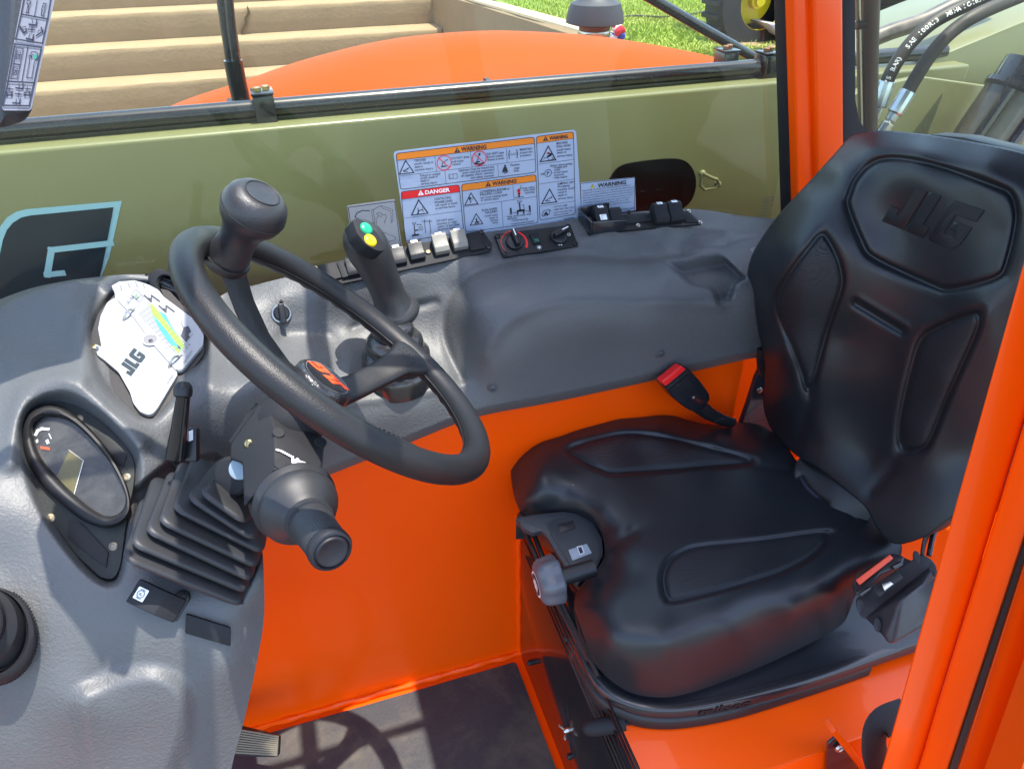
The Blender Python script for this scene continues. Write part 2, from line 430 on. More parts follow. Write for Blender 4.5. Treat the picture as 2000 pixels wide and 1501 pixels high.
# ---- flat print: text, lines and shapes on a plane, one mesh per colour
_tc = {}
def glyphs(txt, bold=0.0):
    k = (txt, bold)
    if k not in _tc:
        cu = bpy.data.curves.new('t', 'FONT'); cu.body = txt; cu.size = 1; cu.resolution_u = 2; cu.offset = bold
        ob = bpy.data.objects.new('t', cu); COL.objects.link(ob)
        me = ob.to_mesh(); v = [(a.co.x, a.co.y) for a in me.vertices]; f = [tuple(p.vertices) for p in me.polygons]
        ob.to_mesh_clear(); bpy.data.objects.remove(ob); bpy.data.curves.remove(cu)
        _tc[k] = (v, f)
    return _tc[k]
class Print:
    def __init__(s, F, h=0.0004): s.F = F; s.h = h; s.m = {}
    def _g(s, m): return s.m.setdefault(m.name, (MB(), m))[0]
    def poly(s, pts, m, lv=1):
        pts = list(pts)
        if area(pts) < 0: pts = pts[::-1]
        s._g(m).add([s.F.p(a, b, s.h * lv) for a, b in pts], [tuple(range(len(pts)))]); return s
    def line(s, pts, w, m, lv=2, closed=False):
        P = [np.array(p, float) for p in pts]
        if closed: P.append(P[0])
        for q_, (a, b) in enumerate(zip(P[:-1], P[1:])):
            d = b - a; l = np.linalg.norm(d)
            if l < 1e-9: continue
            d = d / l; n = np.array([-d[1], d[0]]) * w / 2; e = d * w / 2
            s.poly([a - n - e, b - n + e, b + n + e, a + n - e], m, lv + .3 * (q_ % 3))
        return s
    def text(s, txt, a, b, size, m, lv=3, width=None, bold=0.0, rot=0.0, cap=None):
        v, f = glyphs(txt, bold)
        if not v: return s
        x0 = min(p[0] for p in v); x1 = max(p[0] for p in v)
        if cap: size = cap / .70
        sx = size if width is None else width / (x1 - x0)
        cr, sr = math.cos(rot), math.sin(rot)
        s._g(m).add([s.F.p(a + (x - x0) * sx * cr - y * size * sr, b + (x - x0) * sx * sr + y * size * cr, s.h * lv) for x, y in v], f); return s
    def build(s, parent, name='print'):
        for k, (g, m) in s.m.items():
            me = bpy.data.meshes.new(name); me.from_pydata(g.v, [], g.f); o = link(name, me, m, parent); o['kind'] = 'stuff'

JLG = [[(0, 0), (.74, 0), (.74, 1), (.38, 1), (.38, .27), (.30, .27), (.30, .42), (0, .42)],
       [(.80, 1), (.80, 0), (1.36, 0), (1.36, .27), (1.15, .27), (1.15, 1)],
       [(1.42, .14), (1.56, 0), (2.20, 0), (2.34, .14), (2.34, .58), (1.86, .58), (1.86, .38), (1.99, .38), (1.99, .27), (1.78, .27), (1.78, .72), (2.34, .72), (2.34, 1), (1.56, 1), (1.42, .86)]]
def logo(fn, a, b, h, rot=0, shear=.36, sx=1.0):
    cr, sr = math.cos(rot), math.sin(rot)
    for L_ in JLG:
        fn([(a + (x * sx + y * shear) * h * cr - y * h * sr, b + (x * sx + y * shear) * h * sr + y * h * cr) for x, y in L_])

def bolt(parent, F, r=.006, h=.004, m=None, name='bolt', hexh=False, socket=True):
    """round or hexagon head with its recess"""
    g = MB()
    if hexh: g.lathe(F, [(r, 0), (r, h * .85), (r * .88, h)], 6)
    else: g.lathe(F, [(r, 0), (r, h * .3), (r * .85, h * .8), (r * .55, h), (r * .5, h)] + ([(r * .42, h * .5)] if socket else []), 20)
    g.build(name, m or BLACK, parent)
# ================================================================== GROUND AND BACKGROUND
def plane_obj(name, pts, m, parent=None, kind=None):
    g = MB(); g.add(pts, [tuple(range(len(pts)))]); o = g.build(name, m, parent); 
    if kind: o['kind'] = kind
    return o
# ground: one large sheet at z = -0.75 with a lawn bank rising behind the machine
GZ = -0.75
plane_obj('ground', [(-60, -60, GZ), (60, -60, GZ), (60, 80, GZ), (-60, 80, GZ)], GROUND, kind='structure')

# stairs: treads run along X, rising away from the machine
TY, TZ, TT, TR = 5.62, 0.53, 0.27, 0.165
CHX = 1.31
stairs = thing('concrete_stairs', 'weathered pale concrete steps rising behind the boom, cracked near the top', 'stairs', (-1, TY, GZ))
for k in range(-8, 3):
    z = TZ + k * TR; y = TY + k * TT
    g = MB(); F = WORLD
    nx = 60; x0, x1 = -5.5, CHX - .004
    # each step: a block with a worn, slightly wandering nosing
    prof = lambda x: .0015 * math.sin(x * 3.1 + k) + .001 * math.sin(x * 9.7 + k * 2) + .0015 * math.sin(x * 31 + k * 5)
    rings = []
    for i in range(nx + 1):
        x = x0 + (x1 - x0) * i / nx; w = prof(x)
        c = .006 + .003 * math.sin(x * 17 + k * 3)
        rings.append([(x, y - w * .5 + .01, z - TR), (x, y - w - .004, z - .03), (x, y - w * .6 + .002, z - c), (x, y + c, z + w * .3), (x, y + TT + .012, z + w * .3), (x, y + TT + .012, z - TR)])
    g.loft(rings); o = g.build('step', CONC, stairs, angle=60)
# the landing at the top and the crack, thin raised strips with its shade and earth in their colour
g = MB(); g.box(WORLD, -5.5, CHX - .004, TY + 3 * TT, TY + 6, TZ + 2 * TR - .1, TZ + 2 * TR + .01); g.build('landing', CONCT, stairs)
CRM = mat('crack_shadow_earth', (.12, .075, .035), .95)
def crack(pts, w):
    g = MB(); rg = []
    for k, a in enumerate(pts):
        t = nrm(pts[min(k + 1, len(pts) - 1)] - pts[max(k - 1, 0)]); s_ = nrm(np.cross(t, [0, 1, 0])) * w * (1 if 0 < k < len(pts) - 1 else .3)
        rg.append([a - s_ + np.array([0, -.006, 0]), a + s_ + np.array([0, -.006, 0]), a + s_ + np.array([0, .02, 0]), a - s_ + np.array([0, .02, 0])])
    g.loft(rg); g.build('crack', CRM, stairs)
crack([S(x, y, Y=TY + TT - .012) for x, y in ((483, 12), (487, 24), (479, 36), (481, 46), (474, 57), (471, 65))], .006)
crack([S(x, y, Y=TY - .012) for x, y in ((474, 128), (477, 142), (475, 156), (478, 168))], .005)

# cheek wall beside the steps
_A = S(912, 0, X=CHX); _B = S(1118, 60, X=CHX)
def czf(y): return float(_B[2] + (_A[2] - _B[2]) * (min(y, 6.2) - _B[1]) / (_A[1] - _B[1]))
wall = thing('cheek_wall', 'low pale concrete retaining wall running up beside the steps, grass on its far side', 'wall', (CHX, 4, GZ))
g = MB(); CW = .11
yy = [2.95 + .25 * i for i in range(36)]
rings = []
for y in yy:
    cz = czf(y)
    w = .004 * math.sin(y * 7) + .003 * math.sin(y * 23)
    rings.append([(CHX + w, y, GZ), (CHX + w, y, cz - .015), (CHX + .015 + w, y, cz), (CHX + CW - .015, y, cz + w), (CHX + CW, y, cz - .02), (CHX + CW, y, GZ)])
g.loft(rings); g.build('wall_body', CONC, wall)
g = MB(); g.loft([[(CHX + .008, y, czf(y) - .004), (CHX + .012, y, czf(y) + .007), (CHX + CW - .01, y, czf(y) + .009), (CHX + CW - .006, y, czf(y) - .004)] for y in yy]); g.build('pale_top', CONCT, wall)  # thin slab along the wall top, in paler concrete

# lawn bank (right of the wall, level with its top, falling away toward the machine)
LZ = .80
xs = np.linspace(CHX + .09, 16, 90); ys = np.concatenate([np.linspace(2.6, 2.8, 9), np.linspace(2.85, 8, 60), np.linspace(9, 60, 12)])
rn = np.random.RandomState(3)
def lawnz(x, y):
    t = min(max((y - 2.62) / .16, 0), 1); t = t * t * (3 - 2 * t)
    top = .795 + .004 * (y - 3)
    return GZ + .01 + (top - GZ) * t + (.006 * math.sin(x * 3.1 + y) + .005 * math.sin(x * 1.8 - y * 2.7)) * t
vs = [(x, y, lawnz(x, y)) for y in ys for x in xs]
n_ = len(xs); fs = [(j * n_ + i, j * n_ + i + 1, (j + 1) * n_ + i + 1, (j + 1) * n_ + i) for j in range(len(ys) - 1) for i in range(n_ - 1)]
g = MB(); g.add(vs, fs); lawn = g.build('lawn', SOIL); lawn['kind'] = 'structure'
# grass: blades inside the part of the lawn the window shows
NB = 90000
P = rn.rand(NB, 2)
# denser near the camera
gy = 2.74 + 4.2 * P[:, 1] ** 1.4; gx = (CHX + .12) + (gy * .95 - 1.1) * P[:, 0]
vsg = []; fsg = []
def bare(x, y):   # worn earth under the tractor
    return ((x - 2.10) / .24) ** 2 + ((y - 2.90) / .09) ** 2 < 1
for i in range(NB):
    x, y = gx[i], gy[i]
    if x > y * .9 + .5: continue
    if bare(x, y) and rnd.random() < .86: continue
    if rnd.random() < .12 + .18 * math.sin(x * 3) * math.sin(y * 4): continue
    z = lawnz(x, y); h = (.012 + .018 * rnd.random()) * (2.2 if rnd.random() < .02 else 1); a = rnd.random() * 6.28; w = .0016 + .0012 * rnd.random(); lean = h * (.3 + .8 * rnd.random()); b = rnd.random() * 6.28
    n0 = len(vsg); ca, sa = math.cos(a) * w, math.sin(a) * w
    vsg += [(x - ca, y - sa, z - .01), (x + ca, y + sa, z - .01), (x + ca * .7 + math.cos(b) * lean * .35, y + sa * .7 + math.sin(b) * lean * .35, z + h * .65), (x - ca * .7 + math.cos(b) * lean * .35, y - sa * .7 + math.sin(b) * lean * .35, z + h * .65), (x + math.cos(b) * lean, y + math.sin(b) * lean, z + h)]
    fsg += [(n0, n0 + 1, n0 + 2, n0 + 3), (n0 + 3, n0 + 2, n0 + 4)]
me = bpy.data.meshes.new('grass'); me.from_pydata(vsg, [], fsg)
gr = link('grass', me, GRASS); tag(gr, 'short sunlit green grass covering the bank', 'grass', kind='stuff')
g = MB(); m_ = 40
g.add([(2.10 + .27 * math.cos(t) * (1 + .12 * math.sin(5 * t)), 2.90 + .11 * math.sin(t) * (1 + .12 * math.sin(3 * t)), 0) for t in np.linspace(0, 6.283, m_, endpoint=False)], [tuple(range(m_))])
g.v = [(x, y, lawnz(x, y) + .012) for x, y, z in g.v]
o = g.build('bare_earth', DIRT); o['kind'] = 'structure'
# black cable lying across the lawn
_lp = np.array([0, 3.0, .825]); _ln = nrm([0, 0, 1])
pts = [hitp(px, py, _lp, _ln) for px, py in ((1180, 40), (1235, 31), (1290, 33), (1350, 28), (1400, 16), (1440, 2), (1480, -14))]
g = MB(); g.tube(crom(pts, 6, False), .0045, 6); o = g.build('cable', HOSE); tag(o, 'thin black cable lying loosely across the grass', 'cable')

# tractor seen past the corner of the lawn
TW = S(1495, 5, Y=2.92)
tr = thing('parked_tractor', 'green tractor with yellow rims parked on the grass, mostly hidden by the orange pillar', 'tractor', (TW[0], TW[1], lawnz(TW[0], TW[1])))
def tyre(parent, c, R, rr, w, name='wheel'):
    F = Fr(c, (1, 0, 0), (0, 0, 1)); 
    o = MB().lathe(F, [(rr, -w / 2), (R * .93, -w / 2), (R, -w * .35), (R, w * .35), (R * .93, w / 2), (rr, w / 2)], 40, False).build(name, TYRE, parent, angle=40)
    g = MB()
    for k in range(26):
        a = 2 * math.pi * k / 26; f = Fr(F.p(R * math.cos(a), R * math.sin(a), 0), -math.sin(a) * F.u + math.cos(a) * F.v, F.w)
        g.box(f, -.008, .008, -w * .42, w * .42, -.006, .012)
    g.build('tread_lug', TYRE, o)['kind'] = 'stuff'
    g = MB(); g.lathe(F, [(rr * .99, -w * .45), (rr * .93, -w * .42), (rr * .86, -w * .1), (rr * .3, .0), (rr * .28, .03), (.02, .03), (.02, .05)], 36)
    g.build('rim', YELLOW, o)
    g = MB(); g.lathe(F.at(0, 0, w * .46), [(rr * .97, -.004), (rr * 1.03, 0), (rr * .97, .004)], 36, False)
    g.build('rim_edge', YELLOW, o)
tyre(tr, TW + np.array([0, .08, 0]), .205, .108, .14)
tyre(tr, TW + np.array([.95, .10, .06]), .26, .13, .22)
g = MB(); g.box(WORLD, TW[0] + .06, TW[0] + 1.1, TW[1] + .2, TW[1] + .5, TW[2] - .04, TW[2] + .2); g.build('chassis', mat('dark_chassis', (.03, .02, .018), .6), tr, bevel=.03)
g = MB(); g.box(WORLD, TW[0] - .05, TW[0] + .7, TW[1] + .18, TW[1] + .52, TW[2] + .2, TW[2] + .45); g.build('bonnet', TGREEN, tr, bevel=.08, seg=3)
mp = [S(x, y, Y=TW[1] - .05) for x, y in ((1502, 46), (1524, 48), (1560, 62), (1600, 70), (1600, 92), (1548, 84), (1518, 68))]
g = MB(); g.add(mp + [p + np.array([0, .2, .0]) for p in mp], [tuple(range(7)), tuple(range(13, 6, -1))] + [(i, (i + 1) % 7, 7 + (i + 1) % 7, 7 + i) for i in range(7)]); g.build('mudguard', mat('pale_grey_guard', (.42, .40, .45), .35), tr, bevel=.01)
# green machine parts glimpsed above the hoses
q = S(1690, 25, Y=3.4)
mw = thing('green_mower', 'dark red and green mower glimpsed above the hoses beside the pillar', 'mower', (q[0], q[1], LZ))
g = MB(); a0 = S(1672, 60, Y=3.3); a1 = S(1738, -60, Y=3.3); g.box(WORLD, a0[0], a1[0], 3.3, 3.6, a0[2], a1[2]); g.build('body', mat('dark_red_body', (.06, .018, .014), .4), mw, bevel=.05, seg=3)
g = MB(); a0 = S(1716, 22, Y=3.2); a1 = S(1732, -40, Y=3.2); g.box(WORLD, a0[0], a1[0], 3.2, 3.29, a0[2], a1[2]); g.build('side_cover', TGREEN, mw, bevel=.02)
g = MB(); f = Fr(S(1757, 2, Y=3.4), (1, 0, 0), (0, 0, 1)); g.box(f, -.05, .09, -.14, .12, -.2, 0); g.build('hood', mat('faded_pink_red', (.62, .40, .40), .5), mw, bevel=.06, seg=3)
g = MB(); f = Fr(S(1770, 10, Y=3.37), (1, 0, 0), (0, 0, 1)); g.box(f, -.015, .01, -.06, .05, 0, .02); g.build('reflector', REDP, mw, bevel=.01)

# red, white and blue cloth behind the exhaust
fb = thing('bunting', 'crumpled red, white and blue cloth just right of the exhaust cap', 'bunting', S(1203, 75, Y=2.75))
for j, (mm, col) in enumerate(((mat('red_cloth', (.62, .03, .05), .7), 0), (mat('white_cloth', (.7, .7, .72), .7), 1), (mat('blue_cloth', (.05, .07, .45), .7), 2))):
    for q_ in range(4):
        c = S(1194 + (q_ * 13 + j * 9) % 22, 44 + (j * 13 + q_ * 17) % 34, Y=2.75 + .01 * j)
        g = MB(); g.ball(c, .019, 9, 7, (1, .4, .8)); g.v = [(x + .006 * math.sin(90 * z), y, z + .006 * math.sin(120 * x)) for x, y, z in g.v]; g.build(('red_fold', 'white_fold', 'blue_fold')[j], mm, fb)

# ================================================================== ENGINE COVER, EXHAUST, BOOM
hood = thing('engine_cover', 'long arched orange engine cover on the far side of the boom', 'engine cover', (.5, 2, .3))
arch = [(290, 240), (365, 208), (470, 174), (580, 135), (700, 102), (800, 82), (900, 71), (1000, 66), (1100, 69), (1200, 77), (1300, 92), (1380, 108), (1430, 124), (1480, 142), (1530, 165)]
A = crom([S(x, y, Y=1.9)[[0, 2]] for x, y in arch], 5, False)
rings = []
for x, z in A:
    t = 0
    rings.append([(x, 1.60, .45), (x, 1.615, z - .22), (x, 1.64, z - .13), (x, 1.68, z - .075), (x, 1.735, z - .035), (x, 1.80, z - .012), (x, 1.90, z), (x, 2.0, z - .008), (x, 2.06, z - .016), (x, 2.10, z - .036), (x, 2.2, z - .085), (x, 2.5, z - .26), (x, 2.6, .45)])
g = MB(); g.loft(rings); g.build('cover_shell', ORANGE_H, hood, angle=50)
g = MB(); a = S(1270, 143, Y=1.6); b = S(1420, 128, Y=1.6); g.box(WORLD, a[0], b[0], 1.585, 1.602, a[2] - .02, a[2]); g.build('vent_slot', BLACK, hood)

ex = S(1160, 74, Y=2.32); mpp = 2.32 / ray(1160, 74)[1] / FPX
ext = thing('exhaust_stack', 'grey mushroom-capped exhaust stack standing on the orange cover', 'exhaust', ex - np.array([0, 0, .05]))
F = Fr(ex - np.array([0, 0, .08]), (1, 0, 0), (0, 1, 0)); zt = float(S(1160, 40, Y=2.32)[2] - F.o[2])
MB().lathe(F, [(30 * mpp, 0), (30 * mpp, zt)], 28).build('pipe', STACK, ext)
MB().lathe(F, [(31.5 * mpp, zt - .045), (31.5 * mpp, zt - .027)], 28).build('clamp_band', STEEL, ext, bevel=.002)
g = MB(); f = F.at(-.05, -.02, zt - .036); g.tube([f.p(-.012, -.03), f.p(.012, -.03)], .006, 8); g.build('clamp_bolt', STEEL, ext)
MB().lathe(F, [(40 * mpp, zt - .012), (56 * mpp, zt - .005), (54 * mpp, zt + .018), (48 * mpp, zt + .048), (38 * mpp, zt + .055), (28 * mpp, zt + .065), (12 * mpp, zt + .10), (0.001, zt + .105)], 36).build('rain_cap', CAPG, ext, angle=25)

BY = 1.30; BZ = float(S(770, 227.5, Y=BY)[2])
boom = thing('telescopic_boom', 'cream painted boom lying level beyond the side window, big dark letter at its left end', 'boom', (0, BY, .3))
g = MB(); g.box(WORLD, -2.6, 1.45, BY, BY + .135, .45, BZ); g.build('boom_tube', CREAM, boom, bevel=.006, seg=3)
# oval opening: a dark plate on the side, the hollow's shade in its colour
ov = [S(x, y, Y=BY)[[0, 2]] for x, y in ((1185, 360), (1205, 328), (1240, 316), (1315, 309), (1345, 320), (1358, 350), (1352, 385), (1330, 408), (1290, 418), (1225, 428), (1195, 415), (1182, 390))]
OV = crom(ov, 5); FY = Fr((0, BY, 0), (1, 0, 0), (0, 0, 1))
def inset(p, k):
    c = np.mean(np.array(p), 0); return [tuple(c + (np.array(q) - c) * k) for q in p]
g = MB(); n = len(OV)
FYo = Fr((0, BY - .003, 0), (1, 0, 0), (0, 0, 1))     # w points toward -Y
vs = [FY.p(a, b, .0035) for a, b in OV] + [FY.p(a, b, .0005) for a, b in inset(OV, 1.01)]
g = MB(); g.prism(FY, OV, .0, .003); g.build('oval_opening', mat('opening_shade', (.006, .005, .005), .25, coat=.4), boom)
# tie-down ring welded on the side
g = MB(); rp = [(1372, 338), (1392, 348), (1400, 350), (1404, 358), (1398, 366), (1376, 370), (1368, 362), (1370, 346)]
g.tube([S(x, y, Y=BY - .012) for x, y in rp], .0035, 8, True); g.build('lashing_ring', CREAM, boom)
for x, y in ((1372, 339), (1402, 360)):
    g = MB(); g.ball(S(x, y, Y=BY - .008), .0075, 10, 7); g.build('ring_weld', CREAM, boom)
# big letter on the boom side
FB = Fr((0, BY - .0005, 0), (1, 0, 0), (0, 0, 1)); pr = Print(FB, .0006)
L2 = lambda x, y: tuple(S(x, y, Y=BY)[[0, 2]])
outer = [L2(238, 392), L2(52, 408)] + [L2(*p) for p in ((32, 413), (14, 424), (2, 440), (-6, 460))] + [L2(-40, 620), L2(15, 620), L2(170, 610), L2(214, 500)]
innr = [L2(222, 404), L2(60, 420)] + [L2(*p) for p in ((42, 424), (26, 434), (14, 448), (6, 468))] + [L2(-30, 640), L2(15, 640), L2(172, 630), L2(200, 520)]
pr.poly(outer, SKYB, 1); pr.poly(innr, NAVY, 2)
pr.line([L2(216, 474), L2(101, 487), L2(93, 535), L2(122, 532)], .0098, SKYB, 3)
pr.build(boom, 'letter_print')
# pipes and clamps on the boom top
def xat(px, y=1.36): return float(S(px, 200, Y=y)[0])
for (yy_, zz, r, mm) in ((1.352, .019, .0150, BLKPAINT), (1.381, .012, .0075, BLKPAINT), (1.398, .012, .0075, BLKPAINT), (1.415, .011, .0075, BLKPAINT)):
    x1 = 1.42 if yy_ < 1.36 else 1.02
    g = MB(); g.tube([(-2.2, yy_, BZ + zz), (.3, yy_, BZ + zz), (x1, yy_, BZ + zz)], r, 16); g.build('hydraulic_pipe', mm, boom)
for px, n_b in ((515, 1), (1428, 2), (1478, 2)):
    x = xat(px); f = Fr((x, 0, BZ), (1, 0, 0), (0, 1, 0))
    off = .05 if px == 1428 else 0
    g = MB(); g.box(f, -.017, .017, 1.331 + off, 1.372 + off, -.012 if px != 1428 else 0, .043); o = g.build('pipe_clamp', BLKPAINT, boom, bevel=.003)
    g = MB(); g.box(f, -.018, .018, 1.328 + off, 1.375 + off, .0435, .0475); g.build('clamp_plate', BLKPAINT, o, bevel=.001)
    for k in (-1, 1):
        bolt(o, f.at(k * .007, 1.351 + off + k * .004, .048), .0065, .006, BRASS if px == 515 else mat('rusty_bolt%d' % (px + k), (.28, .13, .07), .5, metal=.5), hexh=True, name='clamp_bolt')
g = MB()
for px in (448, 956, 1418):
    x = xat(px, 1.40); g.box(Fr((x, 0, BZ), (1, 0, 0), (0, 1, 0)), -.004, .004, 1.372, 1.424, .017, .024)
g.build('cable_tie', BLACK, boom)['kind'] = 'stuff'
g = MB()       # convoluted hose between the small pipes
x = xat(560); pts = []
for i in range(520): pts.append((x + i * .0016, 1.3895 + .0006 * math.sin(i * .05), BZ + .0205))
g.tube(pts, [.0042 + .0009 * (i % 2) for i in range(520)], 7); g.build('corrugated_conduit', BLACK, boom)
# rear casting of the boom, seen through the rear side window
g = MB(); F = Fr((0, 1.26, 0), (1, 0, 0), (0, 0, 1)); pl = [L2_ for L2_ in [tuple(S(x, y, Y=1.26)[[0, 2]]) for x, y in ((1640, 205), (1690, 172), (1800, 150), (2120, 195), (2150, 520), (1640, 520))]]
g.prism(F, pl, -.02, 0); g.build('side_casting', CREAM, boom, bevel=.004)
g = MB(); F = Fr((0, 1.34, 0), (1, 0, 0), (0, 0, 1)); pl = [tuple(S(x, y, Y=1.34)[[0, 2]]) for x, y in ((1640, 215), (1700, 165), (1985, 48), (2160, -20), (2160, 400), (1640, 400))]
g.prism(F, pl, -.36, 0); g.build('pivot_casting', CREAM, boom, bevel=.006)
g = MB(); F = Fr((0, 1.8, 0), (1, 0, 0), (0, 0, 1)); pl = [tuple(S(x, y, Y=1.8)[[0, 2]]) for x, y in ((1640, 150), (1700, 128), (1850, 75), (2000, 22), (2200, -20), (2200, 300), (1640, 300))]
g.prism(F, pl, -.3, 0); g.build('far_casting', CREAM, boom, bevel=.006)
# black ram at the right
a = S(2010, 150, Y=1.17); b = S(1885, 330, Y=1.17)
ram = thing('black_ram', 'fat dusty black hydraulic ram slanting behind the seat top', 'hydraulic ram', b)
f = axisframe(b, a - b); L_ = float(np.linalg.norm(a - b))
MB().lathe(f, [(.062, -.1), (.062, L_ * .80)], 36).build('barrel', mat('dusty_black_paint', (.05, .046, .036), .35, coat=.3, vary=(14, .8, (.12, .11, .08))), ram)
MB().lathe(f, [(.066, L_ * .80), (.068, L_ * .83), (.066, L_ * .88), (.06, L_ * .89), (.06, L_ * 1.1)], 36).build('gland_ring', BLKPAINT, ram, angle=25)
g = MB(); 
for t in (.0, 1.0): g.tube([f.p(.066 * math.cos(t + 3.6), .066 * math.sin(t + 3.6), -.1), f.p(.066 * math.cos(t + 3.6), .066 * math.sin(t + 3.6), L_ * .79)], .010, 8)
g.build('transfer_pipe', BLKPAINT, ram)
# hoses
def hose(pts, r, name, label, ferr=None, mm=HOSE, text=None, Y=1.2):
    P = crom([S(x, y, Y=Y + (dy or 0)) for x, y, dy in pts], 8, False)
    t = thing(name, label, 'hose', P[0]); g = MB(); g.tube(P, r, 18); g.build('hose_body', mm, t)
    if ferr:
        for (a, b, rr, hx, mm2, nm) in ferr:
            A_ = S(a[0], a[1], Y=Y); B_ = S(b[0], b[1], Y=Y); f = axisframe(A_, B_ - A_); l = float(np.linalg.norm(B_ - A_))
            MB().lathe(f, [(rr * .92, 0), (rr, l * .06), (rr, l * .94), (rr * .9, l)], hx, True).build(nm, mm2, t, bevel=.0006 if hx < 10 else 0, angle=25)
    if text:
        s_ = 0; seg = [0]
        for a, b in zip(P[:-1], P[1:]): s_ += np.linalg.norm(b - a); seg.append(s_)
        seg = np.array(seg); PP = np.array(P); n = len(text); pr = None; gg = MB()
        s0, s1, size = .012, .27, .0125
        for i, ch in enumerate(text):
            if ch == ' ': continue
            sv = s0 + (s1 - s0) * i / n; c = np.array([np.interp(sv, seg, PP[:, k]) for k in range(3)]); c2 = np.array([np.interp(sv + .004, seg, PP[:, k]) for k in range(3)])
            tdir = nrm(c2 - c); vd = nrm(EYE - c); vd = nrm(vd - tdir * np.dot(vd, tdir)); up = np.cross(vd, tdir)
            v, fc = glyphs(ch, .02)
            gg.add([c + vd * (r + .0004) * math.cos(y * size * .9 / r - .32) + up * (r + .0004) * math.sin(y * size * .9 / r - .32) + tdir * x * size * 1.0 for x, y in v], fc)
        me = bpy.data.meshes.new('print'); me.from_pydata(gg.v, [], gg.f); link('printed_lettering', me, PWHITE, t)['kind'] = 'stuff'
    return t
hose([(1722, 190, 0), (1740, 142, 0), (1772, 92, 0), (1820, 46, 0), (1880, 14, 0), (1960, -20, .03)], .0125, 'hydraulic_hose', 'black hydraulic hose with white lettering, left of the two that end in fittings',
     [((1733, 158), (1716, 208), .0155, 12, ZINC, 'ferrule'), ((1716, 208), (1708, 232), .009, 6, ZINC, 'hex_nut')], text='(275 BAR)  SAE 100R13  MSHA IC-101/13', Y=1.2)
hose([(1764, 196, 0), (1790, 150, 0), (1822, 102, 0), (1862, 60, 0), (1915, 26, 0), (2010, -14, .03)], .0125, 'hydraulic_hose', 'plain black hydraulic hose, right of the two that end in zinc fittings',
     [((1774, 178), (1747, 222), .0150, 12, ZINC, 'ferrule'), ((1750, 216), (1738, 236), .0105, 6, ZINC, 'hex_nut'), ((1742, 228), (1728, 250), .005, 14, ZINC, 'fitting_stem'), ((1735, 240), (1718, 266), .0125, 6, STEEL, 'swivel_nut'), ((1720, 262), (1714, 285), .009, 14, BLACK, 'port')], Y=1.165)
hose([(1690, 82, 0), (1740, 62, 0), (1800, 42, 0), (1850, 18, 0), (1900, -6, 0), (1960, -40, 0)], .0175, 'rear_hose', 'thick dusty hose crossing level behind the lettered hose', mm=mat('dusty_hose', (.06, .045, .038), .4, coat=.3, vary=(25, .9, (.16, .13, .11))), text=None, Y=1.42)
# upright tubes by the pillar
t = thing('upright_pipe', 'upright dark brown tube outside the glass, next to the orange pillar', 'pipe', S(1698, 280, Y=1.15))
g = MB(); g.tube([S(1703, -60, Y=1.15), S(1699, 100, Y=1.15), S(1697, 330, Y=1.15)], .0145, 18); g.build('tube', BROWNH, t)
t = thing('thin_rod', 'thin steel rod clipped beside the dark brown upright tube', 'rod', S(1680, 280, Y=1.15))
g = MB(); g.tube([S(1675, -60, Y=1.15), S(1679, 130, Y=1.15), S(1683, 320, Y=1.15)], .0048, 12); g.build('rod', STEEL, t)
g = MB(); g.tube([S(1672, 50, Y=1.14), S(1690, 49, Y=1.135)], .007, 8); g.build('clip', BLACK, t)

# mirror arms outside
arm = thing('mirror_arm', 'upright black tubular arm standing in front of the concrete steps', 'mirror arm', S(474, 190, Y=1.72))
g = MB(); g.tube([S(433, -40, Y=1.72), S(444, 40, Y=1.72), S(457, 128, Y=1.72)], .0155, 16); g.build('upper_tube', BLKPAINT, arm)
g = MB(); g.tube([S(455, 118, Y=1.70), S(463, 160, Y=1.70), S(472, 200, Y=1.70)], .0185, 16); g.build('lower_tube', BLKPAINT, arm)
g = MB(); g.tube([S(443, -40, Y=1.69), S(453, 60, Y=1.69), S(462, 125, Y=1.69)], .0085, 12); g.build('side_tube', BLKPAINT, arm)
arm = thing('grab_rail', 'sloping black tube running down across the lawn to the boom clamps', 'rail', S(1495, 128, Y=1.5))
g = MB(); g.tube([S(1240, -22, Y=1.5), S(1380, 60, Y=1.5), S(1500, 128, Y=1.5)], .0105, 16); g.build('tube', BLKPAINT, arm)
g = MB(); g.box(Fr(S(1497, 124, Y=1.49), (1, 0, 0), (0, 1, 0)), -.02, .03, -.015, .02, -.01, .006); g.build('foot', BLKPAINT, arm, bevel=.002)
# post of a stair rail whose shadow falls on the steps
rl = thing('stair_rail_post', 'thin iron post at the head of the concrete steps', 'rail post', (0, 0, 0)) if False else None

# ================================================================== CAB SHELL
WY = 0.956
cab = thing('cab_frame', 'glossy orange steel cab shell with floor pan, side wall, slanted pillars and seat box', 'cab', (0, .5, -.03))
FWY = Fr((0, WY, 0), (1, 0, 0), (0, 0, 1))
g = MB(); g.prism(FWY, [(-.95, 0.0), (.752, 0.0), (.752, .745), (-.95, .745)], -.018, 0); g.build('side_wall', ORANGE, cab)
g = MB(); g.box(WORLD, -.95, 1.3, .12, WY + .02, -.03, 0); g.build('floor_pan', ORANGE, cab)
bead = MB(); pts = [(x, WY - .003 + .0012 * math.sin(x * 83), .005 + .001 * math.sin(x * 61)) for x in np.linspace(-.9, .32, 90)]
bead.tube(pts, [.0065 + .0012 * math.sin(i * 1.7) for i in range(90)], 10); bead.build('weld_seam', ORANGE, cab)
bead = MB(); bead.tube([(.316 + .001 * math.sin(z * 90), WY - .002, z) for z in np.linspace(0, .42, 40)], .005, 8); bead.build('weld_seam', ORANGE, cab)
